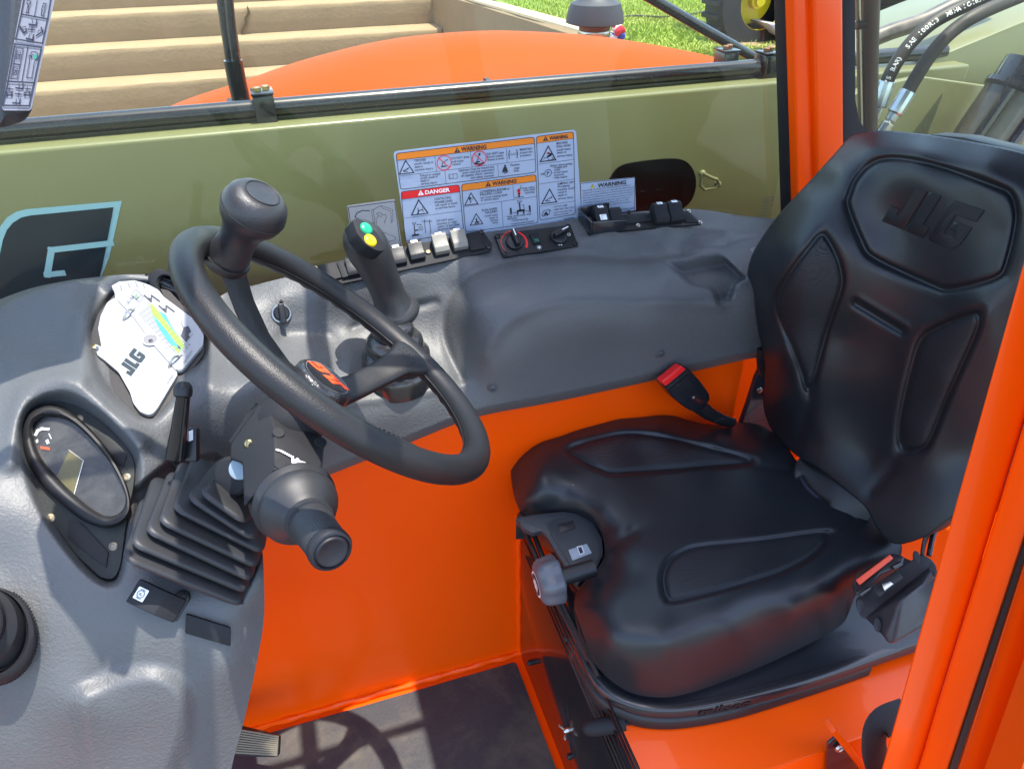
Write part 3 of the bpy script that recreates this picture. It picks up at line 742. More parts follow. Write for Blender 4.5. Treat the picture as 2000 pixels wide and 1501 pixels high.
# seat box
SX = .322; SBZ = .40
g = MB(); g.box(WORLD, SX, 1.25, .40, WY - .001, 0.0005, SBZ); g.build('seat_box', ORANGE, cab, bevel=.006, seg=2)
# lower sill in front of the box, with the gusset
g = MB(); g.box(WORLD, SX + .14, 1.25, .14, .40, .0005, .30); g.build('sill_box', ORANGE, cab, bevel=.01, seg=3)
# outer cab wall behind the console, rear wall
g = MB(); g.box(WORLD, -1.0, 1.6, 1.10, 1.112, -.3, .845); g.build('outer_panel', ORANGE, cab)
g = MB(); g.box(WORLD, 1.25, 1.27, .12, 1.1, -.03, .72); g.build('rear_wall', BLACKM, cab)
# roof: rear slab, front frame round the roof window, and its bars
RZ = 1.62; OX = .087 + .19 * RZ
g = MB(); g.box(WORLD, OX, 1.3, .10, 1.14, RZ, RZ + .05); g.build('roof_panel', mat('grey_headliner', (.16, .17, .18), .7), cab, bevel=.01)
g = MB(); g.box(WORLD, -.75, OX, .10, .16, RZ, RZ + .05); g.build('roof_side_rail', ORANGE, cab, bevel=.01)
g = MB(); g.box(WORLD, -.75, OX, 1.08, 1.14, RZ, RZ + .05); g.build('roof_side_rail', ORANGE, cab, bevel=.01)
g = MB(); g.box(WORLD, -.80, -.75, .10, 1.14, RZ, RZ + .05); g.build('roof_front_rail', ORANGE, cab, bevel=.01)
g = MB(); g.box(WORLD, -.745, -.14, .88, 1.075, RZ + .005, RZ + .045); g.build('roof_shade_plate', BLKPAINT, cab)  # unseen plate added only to cast shade on the dashboard top
for x in (0.0, .172):
    g = MB(); g.box(WORLD, x - .014, x + .014, .165, 1.075, RZ + .01, RZ + .04); g.build('roof_bar', BLKPAINT, cab)
for y in (.76,):
    g = MB(); g.box(WORLD, -.745, OX - .002, y - .010, y + .010, RZ + .012, RZ + .038); g.build('roof_bar', BLKPAINT, cab)

def pslab(name, px, Y, thick, m, parent, bevel=.003, seg=2):
    P = [S(x, y, Y=Y) for x, y in px]; n = len(P)
    g = MB(); g.add(P + [p + np.array([0, thick, 0]) for p in P], [tuple(range(n)), tuple(range(2 * n - 1, n - 1, -1))] + [(i, (i + 1) % n, n + (i + 1) % n, n + i) for i in range(n)])
    return g.build(name, m, parent, bevel=bevel, seg=seg)
# far rear pillar
o = pslab('rear_pillar', [(1547, -90), (1586, -90), (1599, 480), (1560, 480)], 1.065, .05, ORANGE, cab, .004, 3)
pslab('rear_pillar', [(1586.5, -90), (1648, -90), (1650, 480), (1599.5, 480)], 1.053, .06, ORANGE, cab, .006, 3)
o = pslab('window_seal', [(1530, -90), (1552, -90), (1566, 500), (1544, 500)], 1.085, .03, BLACKM, cab, .003)
pslab('window_seal', [(1645, -90), (1672, -90), (1672, 195), (1680, 235), (1706, 275), (1740, 320), (1700, 420), (1640, 500)], 1.078, .03, BLACKM, cab, .003)
# near door pillar, built as folded section
def strip(name, top, bot, Yt, m, bevel=.003, thick=.04):
    (x0, y0, Y0), (x1, y1, Y1) = top; (x2, y2, Y2), (x3, y3, Y3) = bot
    P = [S(x0, y0, Y=Y0), S(x1, y1, Y=Y1), S(x3, y3, Y=Y3), S(x2, y2, Y=Y2)]
    g = MB(); n = 4; g.add(P + [p + (p - EYE) / np.linalg.norm(p - EYE) * thick for p in P], [tuple(range(n)), tuple(range(2 * n - 1, n - 1, -1))] + [(i, (i + 1) % n, n + (i + 1) % n, n + i) for i in range(n)])
    return g.build(name, m, cab, bevel=bevel, seg=3)
def along(a, b, y):   # extend the line a-b (px) to height y
    return (a[0] + (b[0] - a[0]) * (y - a[1]) / (b[1] - a[1]), y)
l0 = ((1905, 850), (1732, 1466)); l1 = ((1992, 850), (1793, 1501)); l2 = ((2000, 1054), (1853, 1501)); l3 = ((2012, 1054), (1869, 1501)); l4 = ((2000, 1345), (1929, 1501)); l5 = ((2090, 1200), (2000, 1501))
TT_, BB_ = 300, 1640
def st2(name, la, Ya, lb, Yb, m, **k):
    a = along(*la, TT_); b = along(*lb, TT_); c = along(*la, BB_); d_ = along(*lb, BB_)
    return strip(name, ((a[0], a[1], Ya), (b[0], b[1], Yb)), ((c[0], c[1], Ya), (d_[0], d_[1], Yb)), 0, m, **k)
st2('door_pillar', l0, .300, l1, .292, ORANGE, thick=.05)
st2('door_pillar', ((1992.5, 850), (1793.5, 1501)), .286, l2, .262, ORANGE, thick=.04)
st2('door_seal', l2, .256, l3, .254, BLACKM, thick=.03)
st2('door_jamb', l3, .262, l4, .245, ORANGE, thick=.03)
st2('door_jamb', ((2003, 1345), (1932, 1501)), .232, l5, .225, ORANGE, thick=.03)
# glass
win = thing('side_window', 'clear tinted side window pane between the console and the orange pillar', 'window', (0, 1.117, .86))
g = MB(); g.box(WORLD, -1.0, .872, 1.114, 1.119, .80, RZ); g.build('pane', GLASS, win)
F = Fr((0, 1.1135, 0), (1, 0, 0), (0, 0, 1)); pr = Print(F, .0003)
c = S(1500, 390, Y=1.1135)
pr.line([(c[0] + a, c[2] + b) for a, b in ellipse(0, 0, .0125, .0052, .05, 30)], .0010, INKT, 1, True)
pr.text('tempered', c[0] - .009, c[2] - .0022, .0062, INKT, 1, width=.018)
for i, (tx, w_) in enumerate((('DOT-484 M24 (E)', .024), ('EQUIPMENT', .015), ('43R-001 TYPE A2', .020), ('CAN 2 (26 MS) TESO', .026))):
    pr.text(tx, c[0] - w_ / 2, c[2] - .0125 - i * .0062, .0045, INKT, 1, width=w_)
pr.build(win, 'etched_stamp')
win = thing('rear_side_window', 'clear side window behind the orange pillar, hoses showing through', 'window', (1.2, 1.117, .8))
g = MB(); g.box(WORLD, .9, 2.3, 1.112, 1.117, .6, RZ); g.build('pane', GLASS, win)

# floor mat
mt = thing('floor_mat', 'dusty speckled black rubber mat on the cab floor, sand caught in its middle', 'floor mat', (0, .6, 0))
g = MB(); g.prism(WORLD, rpoly([(-.55, .16), (.302, .16), (.302, .935), (-.55, .935)], .01), .001, .0055); g.build('mat_sheet', MAT_FLOOR, mt)
# ================================================================== GREY MOULDINGS (side console and dashboard)
Cn = [  # (px, py, plane, value)
 # glass line
 (1540, 440, 'Y', 1.108), (1440, 420, 'Y', 1.108), (1340, 408, 'Y', 1.108), (1200, 415, 'Y', 1.108), (1060, 435, 'Y', 1.108), (940, 452, 'Y', 1.108), (800, 478, 'Y', 1.108), (700, 500, 'Y', 1.108), (600, 528, 'Y', 1.108), (500, 555, 'Y', 1.108), (430, 580, 'Y', 1.108), (340, 545, 'Y', 1.108), (240, 538, 'Y', 1.108), (130, 555, 'Y', 1.108), (40, 585, 'Y', 1.108), (-40, 625, 'Y', 1.108),
 # shelf front edge
 (1520, 458, 'Y', 1.055), (1420, 450, 'Y', 1.062), (1300, 444, 'Y', 1.066), (1190, 452, 'Y', 1.066), (1130, 482, 'Y', 1.06), (1060, 495, 'Y', 1.062), (985, 503, 'Y', 1.064), (900, 497, 'Y', 1.068), (800, 520, 'Y', 1.068), (700, 548, 'Y', 1.068), (620, 566, 'Y', 1.068), (550, 575, 'Y', 1.075), (480, 590, 'Y', 1.075),
 # valley
 (1500, 468, 'Y', 1.035), (1420, 478, 'Y', 1.040), (1330, 495, 'Y', 1.040), (1250, 505, 'Y', 1.040), (1190, 503, 'Y', 1.040), (1120, 502, 'Y', 1.042),
 (1040, 515, 'Y', 1.035), (960, 525, 'Y', 1.035),
 # armrest top
 (1480, 510, 'Y', .985), (1440, 540, 'Y', .950), (1370, 520, 'Y', .990), (1300, 540, 'Y', .970), (1200, 540, 'Y', .985), (1100, 550, 'Y', .970), (1000, 560, 'Y', .975), (930, 600, 'Y', .965),
 # armrest front edge, and face
 (1500, 545, 'Y', .940), (1440, 565, 'Y', .936), (1350, 582, 'Y', .938), (1250, 585, 'Y', .938), (1150, 580, 'Y', .940), (1060, 592, 'Y', .940), (990, 625, 'Y', .940), (948, 665, 'Y', .940),
 (1500, 580, 'Y', .926), (1350, 607, 'Y', .928), (1200, 603, 'Y', .928), (1060, 622, 'Y', .928), (990, 665, 'Y', .928), (955, 715, 'Y', .926),
 (1500, 630, 'Y', .922), (1350, 660, 'Y', .922), (1200, 680, 'Y', .922), (1060, 700, 'Y', .921), (970, 755, 'Y', .920),
 (1540, 670, 'Y', .920), (1483, 684, 'Y', .920), (1350, 714, 'Y', .919), (1200, 747, 'Y', .918), (1080, 772, 'Y', .917), (960, 794, 'Y', .915), (880, 818, 'Y', .912), (760, 868, 'Y', .905), (620, 924, 'Y', .895), (520, 975, 'Y', .885),
 # bulge left flank meets the tray
 (880, 560, 'Y', 1.045), (865, 620, 'Y', 1.025), (868, 660, 'Y', 1.005), (885, 700, 'Y', .975), (905, 740, 'Y', .945),
 # tray back wall foot
 (800, 600, 'Y', 1.048), (740, 620, 'Y', 1.048), (690, 640, 'Y', 1.045), (640, 650, 'Y', 1.040), (560, 648, 'Y', 1.04),
 # tray floor
 (830, 680, 'Y', 1.0), (780, 720, 'Y', .97), (700, 710, 'Y', .975), (640, 690, 'Y', .99), (580, 690, 'Y', .985), (520, 700, 'Y', .965), (450, 710, 'Y', .95),
 # lip and face of the front shelf
 (860, 750, 'Y', .93), (780, 768, 'Y', .922), (690, 782, 'Y', .915), (600, 765, 'Y', .905), (500, 742, 'Y', .895), (410, 745, 'Y', .89),
 (860, 775, 'Y', .918), (780, 800, 'Y', .910), (690, 815, 'Y', .902), (600, 800, 'Y', .888), (500, 785, 'Y', .875), (410, 790, 'Y', .87),
 (560, 880, 'Y', .885), (450, 870, 'Y', .865), (380, 880, 'Y', .86), (480, 1000, 'Y', .87),
 # dashboard
 (430, 640, 'Y', 1.03), (400, 690, 'Y', .965), (380, 560, 'Y', 1.09), (330, 600, 'd', 1.04), (200, 570, 'd', 1.085), (260, 570, 'd', 1.075), (290, 680, 'd', .985), (230, 640, 'd', 1.01), (350, 660, 'd', 1.0), (290, 780, 'd', .95), (240, 760, 'd', .950), (180, 660, 'd', .985), (160, 610, 'd', 1.02), (100, 620, 'd', 1.02),
 (370, 740, 'd', .975), (340, 820, 'd', .945), (300, 860, 'd', .915), (340, 900, 'd', .93),
 (20, 680, 'd', .985), (100, 680, 'd', .975), (60, 730, 'd', .925), (130, 740, 'd', .905), (200, 790, 'd', .905), (20, 790, 'd', .895), (260, 860, 'd', .895),
 (0, 900, 'd', .855), (40, 1000, 'd', .835), (150, 900, 'd', .885), (120, 850, 'd', .895), (180, 960, 'd', .875), (230, 1080, 'd', .858), (120, 1100, 'd', .835),
 (0, 1100, 'd', .825), (60, 1200, 'd', .818), (200, 1180, 'd', .838), (300, 1150, 'd', .850), (280, 1260, 'd', .845), (400, 1200, 'd', .862), (380, 1300, 'd', .865), (450, 1130, 'd', .880),
 (505, 1100, 'd', .905), (512, 1200, 'd', .905), (495, 1280, 'd', .900), (470, 1380, 'd', .910), (440, 1500, 'd', .93), (420, 1620, 'd', .95),
 (470, 1200, 'd', .878), (440, 1300, 'd', .872), (400, 1400, 'd', .888), (370, 1500, 'd', .905),
 (300, 1350, 'd', .860), (200, 1330, 'd', .845), (150, 1370, 'd', .832), (250, 1450, 'd', .875), (100, 1440, 'd', .845), (20, 1400, 'd', .835), (0, 1320, 'd', .82), (60, 1500, 'd', .855), (200, 1520, 'd', .88), (0, 1600, 'd', .87), (-60, 1000, 'd', .82), (-60, 1300, 'd', .80), (-60, 700, 'd', .98),
]
recess = [(43, 850), (52, 806), (80, 782), (115, 772), (150, 780), (200, 815), (248, 862), (266, 895), (266, 940), (248, 1020), (236, 1110), (222, 1136), (195, 1132), (150, 1090), (95, 1015), (58, 930)]
chartrec = [(176, 655), (192, 610), (225, 572), (270, 556), (330, 566), (398, 640), (398, 690), (350, 760), (308, 812), (286, 820), (262, 812), (215, 770), (184, 720)]
cup = [(1290, 508), (1402, 486), (1462, 545), (1440, 556), (1428, 590), (1402, 598), (1388, 568), (1348, 560)]
feats = [('step', crom(recess, 4), .030, 12), ('rim', crom([(32, 855), (40, 795), (72, 755), (118, 742), (165, 755), (240, 822), (285, 880), (290, 950)], 4, False) , 0, 10),
         ('line', crom([(20, 900), (28, 830), (50, 770), (100, 742), (150, 748), (215, 800), (275, 862)], 4, False), -.012, 20),
         ('step', crom(chartrec, 4), .026, 10), ('line', crom([(165, 730), (152, 660), (165, 605), (205, 558), (260, 540), (320, 548)], 4, False), -.010, 18),
         ('line', crom([(946, 690), (985, 630), (1060, 592), (1150, 580), (1250, 585), (1350, 588), (1400, 592)], 4, False), -.007, 17), ('cup', rpoly(cup, 8, 4), .020, 9, 1.02, None), ('cup', crom([(1475, 500), (1462, 482), (1490, 472), (1540, 470), (1560, 500), (1520, 510)], 4), .02, 6, 1.02, None),
         ('step', crom([(150, 1372), (185, 1338), (240, 1318), (300, 1312), (345, 1330), (368, 1370), (362, 1440), (335, 1520), (300, 1640), (175, 1640), (165, 1500)], 4), -.015, 24),
         ('line', [(380, 745), (440, 700), (500, 690)], -.004, 12), ('step', [(262, 960), (330, 905), (420, 890), (500, 960), (503, 1090), (470, 1172), (440, 1165), (262, 1085)], .035, 8),
         ('step', crom([(545, 655), (600, 640), (650, 655), (672, 690), (665, 740), (640, 775), (560, 760), (520, 720)], 4), .008, 16),
         ('line', crom([(1490, 458), (1400, 448), (1300, 442), (1200, 448), (1140, 466)], 4, False), -.004, 8),
         ('line', crom([(1485, 462), (1420, 478), (1330, 495), (1250, 505), (1190, 503), (1120, 498), (1070, 503), (1000, 511), (935, 528), (900, 552), (875, 590), (866, 640), (878, 690), (900, 738)], 4, False), .007, 9),
         ('line', crom([(660, 790), (760, 776), (860, 760), (910, 752)], 4, False), -.004, 10), ('line', crom([(690, 640), (760, 612), (850, 590)], 4, False), .005, 9)]
FC = Field(Cn, feats)
con = thing('side_console', 'long grey moulded console below the side window with a square cup tray at its back', 'console', (.5, .95, .7))
SEAM = [(432, 575), (415, 620), (402, 660), (372, 735), (345, 800), (330, 850), (350, 930)]
outl = [(432, 577), (500, 556), (600, 531), (700, 503), (800, 480), (940, 455), (1060, 437), (1200, 418), (1340, 408), (1440, 420), (1560, 445), (1560, 560), (1540, 672), (1483, 683), (1350, 713), (1200, 746), (1080, 771), (960, 793), (890, 814), (760, 867), (620, 923), (480, 990), (380, 1000), (345, 930), (325, 860), (340, 800), (370, 735), (400, 660), (415, 620)]
sheet('moulding', outl, FC, GREY, con, step=3.6, skirt=(0, .02, -.03))
dash = thing('dashboard', 'grey moulded dashboard at the left with hooded gauge pod and sunlit top', 'dashboard', (-.3, .7, .5))
outd = [(-80, 650), (0, 605), (50, 580), (130, 553), (240, 536), (340, 543), (432, 579), (415, 625), (400, 662), (378, 735), (355, 800), (345, 850), (400, 880), (470, 960), (508, 1050), (516, 1150), (514, 1220), (500, 1300), (478, 1400), (452, 1500), (430, 1640), (200, 1650), (-80, 1650), (-90, 1200)]
sheet('moulding', outd, FC, GREY, dash, step=4, skirt=(-.05, .05, -.02))
for (x, y) in ((1290, 690), (962, 757)):
    f = FC.frame(x, y, off=-.001); 
    g = MB(); g.lathe(f, [(.0085, 0), (.0078, .0012), (.0066, .0013)], 24); g.build('bolt_washer', GREY, con)
    bolt(con, f.at(0, 0, .0012), .0062, .0035, mat('grey_bolt%d' % x, (.05, .055, .065), .35), name='bolt')

# ---------------- flat pods' contents: frames built from the field
def pfr(p0, px1, px2, m0, m1, m2):
    """frame through three sighted points, each (value for Y)"""
    o = S(*p0, Y=m0); return Fr(o, S(*px1, Y=m1) - o, S(*px2, Y=m2) - o)
def ppoly(F, pts, c=0): return [F.loc(x, y, c) for x, y in pts]
def pplate(name, F, pts, c0, c1, m, parent, r=.002, bevel=.0008, label=None):
    g = MB(); pl = rpoly(ppoly(F, pts, c1), r) if r else ppoly(F, pts, c1)
    if area(pl) < 0: pl = pl[::-1]
    g.prism(F, pl, c0, c1); return g.build(name, m, parent, bevel=bevel, label=label)

def rocker(parent, F, w, l, m, legend=None, dots=True, tilt=0.0, name='rocker_switch', flip=1, label=None, h=.013, prof=None):
    """rocker body: F origin at centre of the cap, v runs along its length"""
    prof = prof or [(-l / 2, 0), (l / 2, 0), (l / 2, h * .95), (l * .30, h * 1.12), (0, h * (.86 if not tilt else 1.0)), (-l * .30, h * .82), (-l / 2, h * .52)]
    g = MB(); vs0 = [F.p(-w / 2, b, c) for b, c in prof]; vs1 = [F.p(w / 2, b, c) for b, c in prof]; n = len(prof)
    g.add(vs0 + vs1, [tuple(range(n)), tuple(range(2 * n - 1, n - 1, -1))] + [(i, n + i, n + (i + 1) % n, (i + 1) % n) for i in range(n)])
    o = g.build(name, m, parent, bevel=.0011, seg=3, label=label)
    if legend:
        top = Fr(F.p(0, l * .40, h * 1.04 + .0006), F.u, F.v * l * .2 + F.w * (h * .95 - h * 1.12)); pr = Print(top, .0002)
        s = min(w * .34, .0052)
        pr.poly(rpoly(rect(-s, s, -s * .62, s * .75), .0008), PWHITE, 1)
        if legend == 'wash': pr.line(ellipse(0, 0, s * .4, s * .4, n=14), .0005, INK, 2, True); pr.line([(s * .2, s * .2), (s * .75, 0)], .0005, INK, 2)
        elif legend == 'lamp': pr.line([(-s * .3, -s * .4), (s * .1, -s * .4), (s * .4, 0), (s * .1, s * .4), (-s * .3, s * .4)], .0005, INK, 2, True); [pr.line([(-s * .8, t * s), (-s * .45, t * s)], .0004, INK, 2) for t in (-.3, 0, .3)]
        else: pr.line([(-s * .6, -s * .3), (-s * .2, s * .3), (s * .2, s * .3), (s * .6, -s * .3)], .0005, INK, 2); pr.line([(-s * .6, s * .5), (s * .6, s * .5)], .0004, INK, 2)
        pr.build(o, 'legend')
    if dots:
        g = MB()
        for i in range(4):
            for j in range(2):
                a = (i - 1.5) * w * .19; b = -l * (.22 + .12 * j); c = h * (.82 - (.02 + .07 * j)) - .0002
                g.lathe(F.at(a, b, c), [(.0007, -.001), (.0007, .0006), (.0004, .0009)], 6)
        g.build('grip_dots', m if m is SILVER else BLACK, o)['kind'] = 'stuff'
    return o

# ---------------- front switch strip
SF = pfr((958, 488), (650, 551), (938, 452), 1.066, 1.066, 1.100); SF = Fr(SF.o, -SF.u, SF.v)
sp = thing('switch_strip', 'long black switch strip along the window, front one, two silver rockers among its switches', 'switch panel', SF.o)
g = pplate('panel_plate', SF, [(606, 521), (640, 560), (958, 490), (962, 476), (942, 449)], -.003, .001, BLACKM, sp, .003)
pplate('blank_cap', SF, [(624, 517), (655, 511), (668, 541), (636, 549)], .002, .005, BLACKM, sp)
pplate('divider', SF, [(657, 511), (671, 508), (684, 538), (669, 542)], .002, .007, BLACKM, sp)
pplate('blank_cap', SF, [(908, 457), (936, 451), (948, 484), (920, 489)], .002, .005, BLACKM, sp, .0015)
def fixat(F, x, y, c=.002): a, b = F.loc(x, y, c); return F.at(a, b, c)
for (x, y, mm, lg, hh) in ((692, 524, BLACK, 'car', .012), (777, 503, BLACK, 'car', .012), (813, 494, BLACK, 'car', .013), (860, 482, SILVER, 'wash', .017), (896, 474, SILVER, 'lamp', .017)):
    rocker(sp, fixat(SF, x, y), .0235, .031, mm, lg, h=hh, label=('silver grey rocker standing out from the black ones' if mm is SILVER else None))
for (x, y, mm) in ((616, 524, BRASS), (836, 492, BRASS), (940, 453, BLACK), (955, 483, BLACK)):
    bolt(sp, fixat(SF, x, y), .0042, .0022, mm, name='screw')

# ---------------- heater panel
HF = pfr((983, 501), (1129, 479), (966, 458), 1.064, 1.062, 1.098)
hp = thing('heater_panel', 'black heater control panel with two knobs and a red temperature arc', 'control panel', HF.o)
pplate('panel_plate', HF, [(983, 502), (1130, 480), (1114, 439), (966, 457)], -.006, .002, BLACK, hp, .002)
f = fixat(HF, 1004, 474); pr = Print(f, .0003)
def arc(r, a0, a1, w0, w1, m, n=18):
    o_ = []; i_ = []
    for k in range(n + 1):
        t = math.radians(a0 + (a1 - a0) * k / n); w = w0 + (w1 - w0) * k / n
        o_.append(((r + w / 2) * math.cos(t), (r + w / 2) * math.sin(t))); i_.append(((r - w / 2) * math.cos(t), (r - w / 2) * math.sin(t)))
    for k in range(n): pr.poly([i_[k], i_[k + 1], o_[k + 1], o_[k]], m, 1)
arc(.0215, 215, 75, .0008, .0016, PRED); arc(.0215, 60, -35, .0022, .0040, PRED); pr.line([(.002, -.026), (.002, -.0285)], .0008, PRED)
def knob(parent, f, r, name='knob'):
    o = MB().lathe(f, [(r, 0), (r * 1.02, .002), (r * .96, .006), (r * .75, .008)], 32).build(name, BLACK, parent)
    g = MB(); ff = f.at(0, 0, 0, .12); g.box(ff, -r * .28, r * .28, -r * .92, r * .92, .006, .022); g.build('knob_grip', BLACK, o, bevel=.002, seg=3)
    g = MB(); g.box(ff, -.0008, .0008, r * .1, r * .95, .0221, .0226); g.build('pointer', PWHITE, o)
    return o
knob(hp, f, .0145)
f2 = fixat(HF, 1091, 463); knob(hp, f2.at(0, 0, 0, -1.35), .0145, 'knob')
pr2 = Print(HF, .0003)
def sn(x, y, s, n, m=PWHITE, petals=False):
    a, b = HF.loc(x, y, .002)
    for k in range(n):
        t = math.pi * k / n + .3
        if petals: pr2.poly(ellipse(a + s * .55 * math.cos(2 * t), b + s * .55 * math.sin(2 * t), s * .5, s * .32, 2 * t, 10), m, 7.5)
        else: pr2.line([(a - s * math.cos(t), b - s * math.sin(t)), (a + s * math.cos(t), b + s * math.sin(t))], .0008, m, 7.5)
sn(1053, 483, .0036, 3); sn(1094, 476, .0042, 4, petals=True)
a, b = HF.loc(1111, 458, .002); pr2.line([(a - .002, b - .002), (a + .002, b - .002), (a + .002, b + .002), (a - .002, b + .002)], .0006, PWHITE, 7.5, True)
pr.build(hp, 'dial_print'); pr2.build(hp, 'icon_print')
pplate('push_switch', HF, [(1034, 456), (1050, 453), (1058, 473), (1042, 476)], .002, .006, BLACKM, hp, .001)
pplate('switch_lamp', HF, [(1043, 466), (1051, 465), (1054, 471), (1045, 472)], .006, .0066, mat('dim_green_lamp', (.02, .12, .09), .3), hp, .0005, 0)
for x, y in ((972, 462), (1110, 442), (1124, 476), (986, 496)): bolt(hp, fixat(HF, x, y), .0042, .0025, BLACK, name='screw')

# ---------------- rear switch panel with its guard box
RF = pfr((1160, 457), (1372, 434), (1140, 420), 1.066, 1.066, 1.100)
rp_ = thing('guarded_switch_panel', 'black rear switch plate with a folded guard round two rockers and two bare rockers', 'switch panel', RF.o)
pplate('panel_plate', RF, [(1150, 457), (1260, 446), (1372, 437), (1345, 412), (1270, 415), (1140, 425)], -.003, .002, BLACK, rp_, .002)
pplate('blank_cap', RF, [(1212, 419), (1262, 415), (1274, 431), (1222, 437)], .002, .0045, BLACKM, rp_, .001)
pplate('blank_cap', RF, [(1330, 413), (1344, 412), (1364, 434), (1340, 434)], .002, .004, BLACKM, rp_, .001)
# guard: two upright walls and a floor
f = fixat(RF, 1150, 456)
def wallpx(name, pts, Y, th):   # upright plate facing the driver
    P = [S(x, y, Y=Y) for x, y in pts]; n = len(P); g = MB()
    g.add(P + [p + np.array([0, th, 0]) for p in P], [tuple(range(n)), tuple(range(2 * n - 1, n - 1, -1))] + [(i, (i + 1) % n, n + (i + 1) % n, n + i) for i in range(n)])
    return g.build(name, BLKPAINT, rp_, bevel=.0007)
wallpx('guard_front', [(1158, 457), (1158, 434), (1206, 431), (1224, 431), (1222, 446), (1210, 452)], 1.055, .002)
wallpx('guard_back', [(1131, 406), (1190, 396), (1191, 424), (1134, 426)], 1.102, .002)
a = S(1131, 406, Y=1.102); b_ = S(1131, 432, Y=1.102); c_ = S(1158, 457, Y=1.055); d_ = S(1157, 434, Y=1.055)
g = MB(); g.add([a, b_, c_, d_] + [p + np.array([-.002, 0, 0]) for p in (a, b_, c_, d_)], [(0, 1, 2, 3), (7, 6, 5, 4), (0, 4, 5, 1), (1, 5, 6, 2), (2, 6, 7, 3), (3, 7, 4, 0)]); g.build('guard_side', BLKPAINT, rp_, bevel=.0006)
def rock2(x, y, w, l, h, lg, lab=None):
    f = fixat(RF, x, y); o = rocker(rp_, f, w, l, BLACKM, lg, h=h, label=lab); return f, o
f, o = rock2(1171, 432, .0245, .036, .019, 'car', 'guarded rocker with two white pictograms')
top = f.at(0, -.004, .0176); pr = Print(Fr(top.o, top.u, top.v * 1 + top.w * .15), .0004)
pr.poly(rpoly(rect(-.006, .006, -.006, .004), .0008), PWHITE, 1); pr.line([(-.003, -.004), (-.003, .002), (.003, .002)], .0007, INK, 2); pr.build(o, 'legend')
f, o = rock2(1200, 430, .0225, .034, .014, None)
rock2(1286, 424, .0255, .036, .018, 'lamp'); rock2(1314, 421, .0255, .036, .019, 'car')
for x, y, mm in ((1228, 415, BLACK), (1246, 441, STEEL), (1345, 413, STEEL), (1367, 435, STEEL), (1150, 448, STEEL)): bolt(rp_, fixat(RF, x, y), .0040, .003, mm, name='screw')

# ================================================================== STICKERS ON THE GLASS
GY = 1.1132
def gl(x, y): q = S(x, y, Y=GY); return (float(q[0]), float(q[2]))
FG = Fr((0, GY, 0), (1, 0, 0), (0, 0, 1))
MPX = GY / ray(950, 350)[1] / FPX
def sticker(name, label, pts, base=DECALW, r=.004):
    c = gl(*pts[0]); t = thing(name, label, 'sticker', (c[0], GY, c[1]))
    pl = [gl(*p) for p in pts]
    if area(pl) < 0: pl = pl[::-1]
    g = MB(); g.prism(FG, rpoly(pl, r), -.0004, 0); g.build('sticker_sheet', base, t); return t
def z(px): return (760 + px[0] / 5.263, 250 + px[1] / 5.263)
def gz(x, y): return gl(*z((x, y)))
st = sticker('warning_sticker', 'large white safety sticker on the glass with orange and red header bars', [(768, 296), (1125, 253), (1137, 437), (796, 485)], r=.006)
pr = Print(FG, .00025)
def zpoly(pts, m, lv=1, r=0):
    pl = [gz(*p) for p in pts]
    if area(pl) < 0: pl = pl[::-1]
    if r: pl = rpoly(pl, r)
    pr.poly(pl, m, lv)
def zline(pts, w, m, lv=3, closed=False, r=0):
    pl = [gz(*p) for p in pts]
    if r: pl = rpoly(pl, r)
    pr.line(pl, w, m, lv, closed)
def ztext(t, x0, y0, x1, y1, cap, m=INKT, lv=4, bold=.01):
    a = gz(x0, y0); b = gz(x1, y1); pr.text(t, a[0], a[1], 1, m, lv, width=abs(b[0] - a[0]), cap=cap * .001, bold=bold)
def lines(rows, m=INKT, bold=.012):
    for t, x0, y0, x1, cap in rows: ztext(t, x0, y0, x1, y0 - 1, cap, m, bold=bold)
# panel A : big orange WARNING
def box_hdr(tl, tr, br, bl, htl, htr, col, r=.005):
    zpoly([tl, tr, htr, htl], col, 1, .002)
    zline([tl, tr, br, bl], .0009, INK, 3, True, r)
    zline([htl, htr], .0006, INK, 3)
def tri(x, y, s, m=INK, inner=DECALW, lv=2):
    a = gz(x, y)
    if inner is not None:
        pr.poly([(a[0] - s, a[1]), (a[0] + s, a[1]), (a[0], a[1] + 1.75 * s)], m, lv); pr.poly([(a[0] - s * .78, a[1] + s * .12), (a[0] + s * .78, a[1] + s * .12), (a[0], a[1] + 1.50 * s)], inner, lv + .5)
    else: pr.poly([(a[0] - s, a[1]), (a[0] + s, a[1]), (a[0], a[1] + 1.75 * s)], m, lv)
def bang(x, y, s, m, lv=4):
    a = gz(x, y); pr.line([(a[0], a[1] + s * .55), (a[0], a[1] + s * 1.2)], s * .18, m, lv); pr.poly(ellipse(a[0], a[1] + s * .28, s * .12, s * .12, n=8), m, lv)
box_hdr((70, 262), (1490, 93), (1508, 455), (118, 632), (77, 333), (1492, 160), PORANGE)
tri(700, 252, .0047, INK, None); bang(700, 252, .0047, PORANGE); ztext('WARNING', 738, 238, 993, 0, 6.2, INK, bold=.03)
zline([(95, 494), (1495, 322)], .0005, INK); zline([(468, 288), (485, 445)], .0005, INK); zline([(835, 243), (852, 400)], .0005, INK); zline([(1203, 205), (1213, 352)], .0005, INK); zline([(570, 437), (585, 568)], .0005, INK); zline([(1113, 370), (1125, 498)], .0005, INK)
tri(180, 470, .0125); 
def fig(pts, w=.0009, m=INK, lv=5): pr.line([gz(*p) for p in pts], w, m, lv)
fig([(145, 440), (165, 432), (195, 412), (200, 408)], .0014); fig([(150, 445), (185, 448)], .0010); fig([(195, 412), (190, 425)])
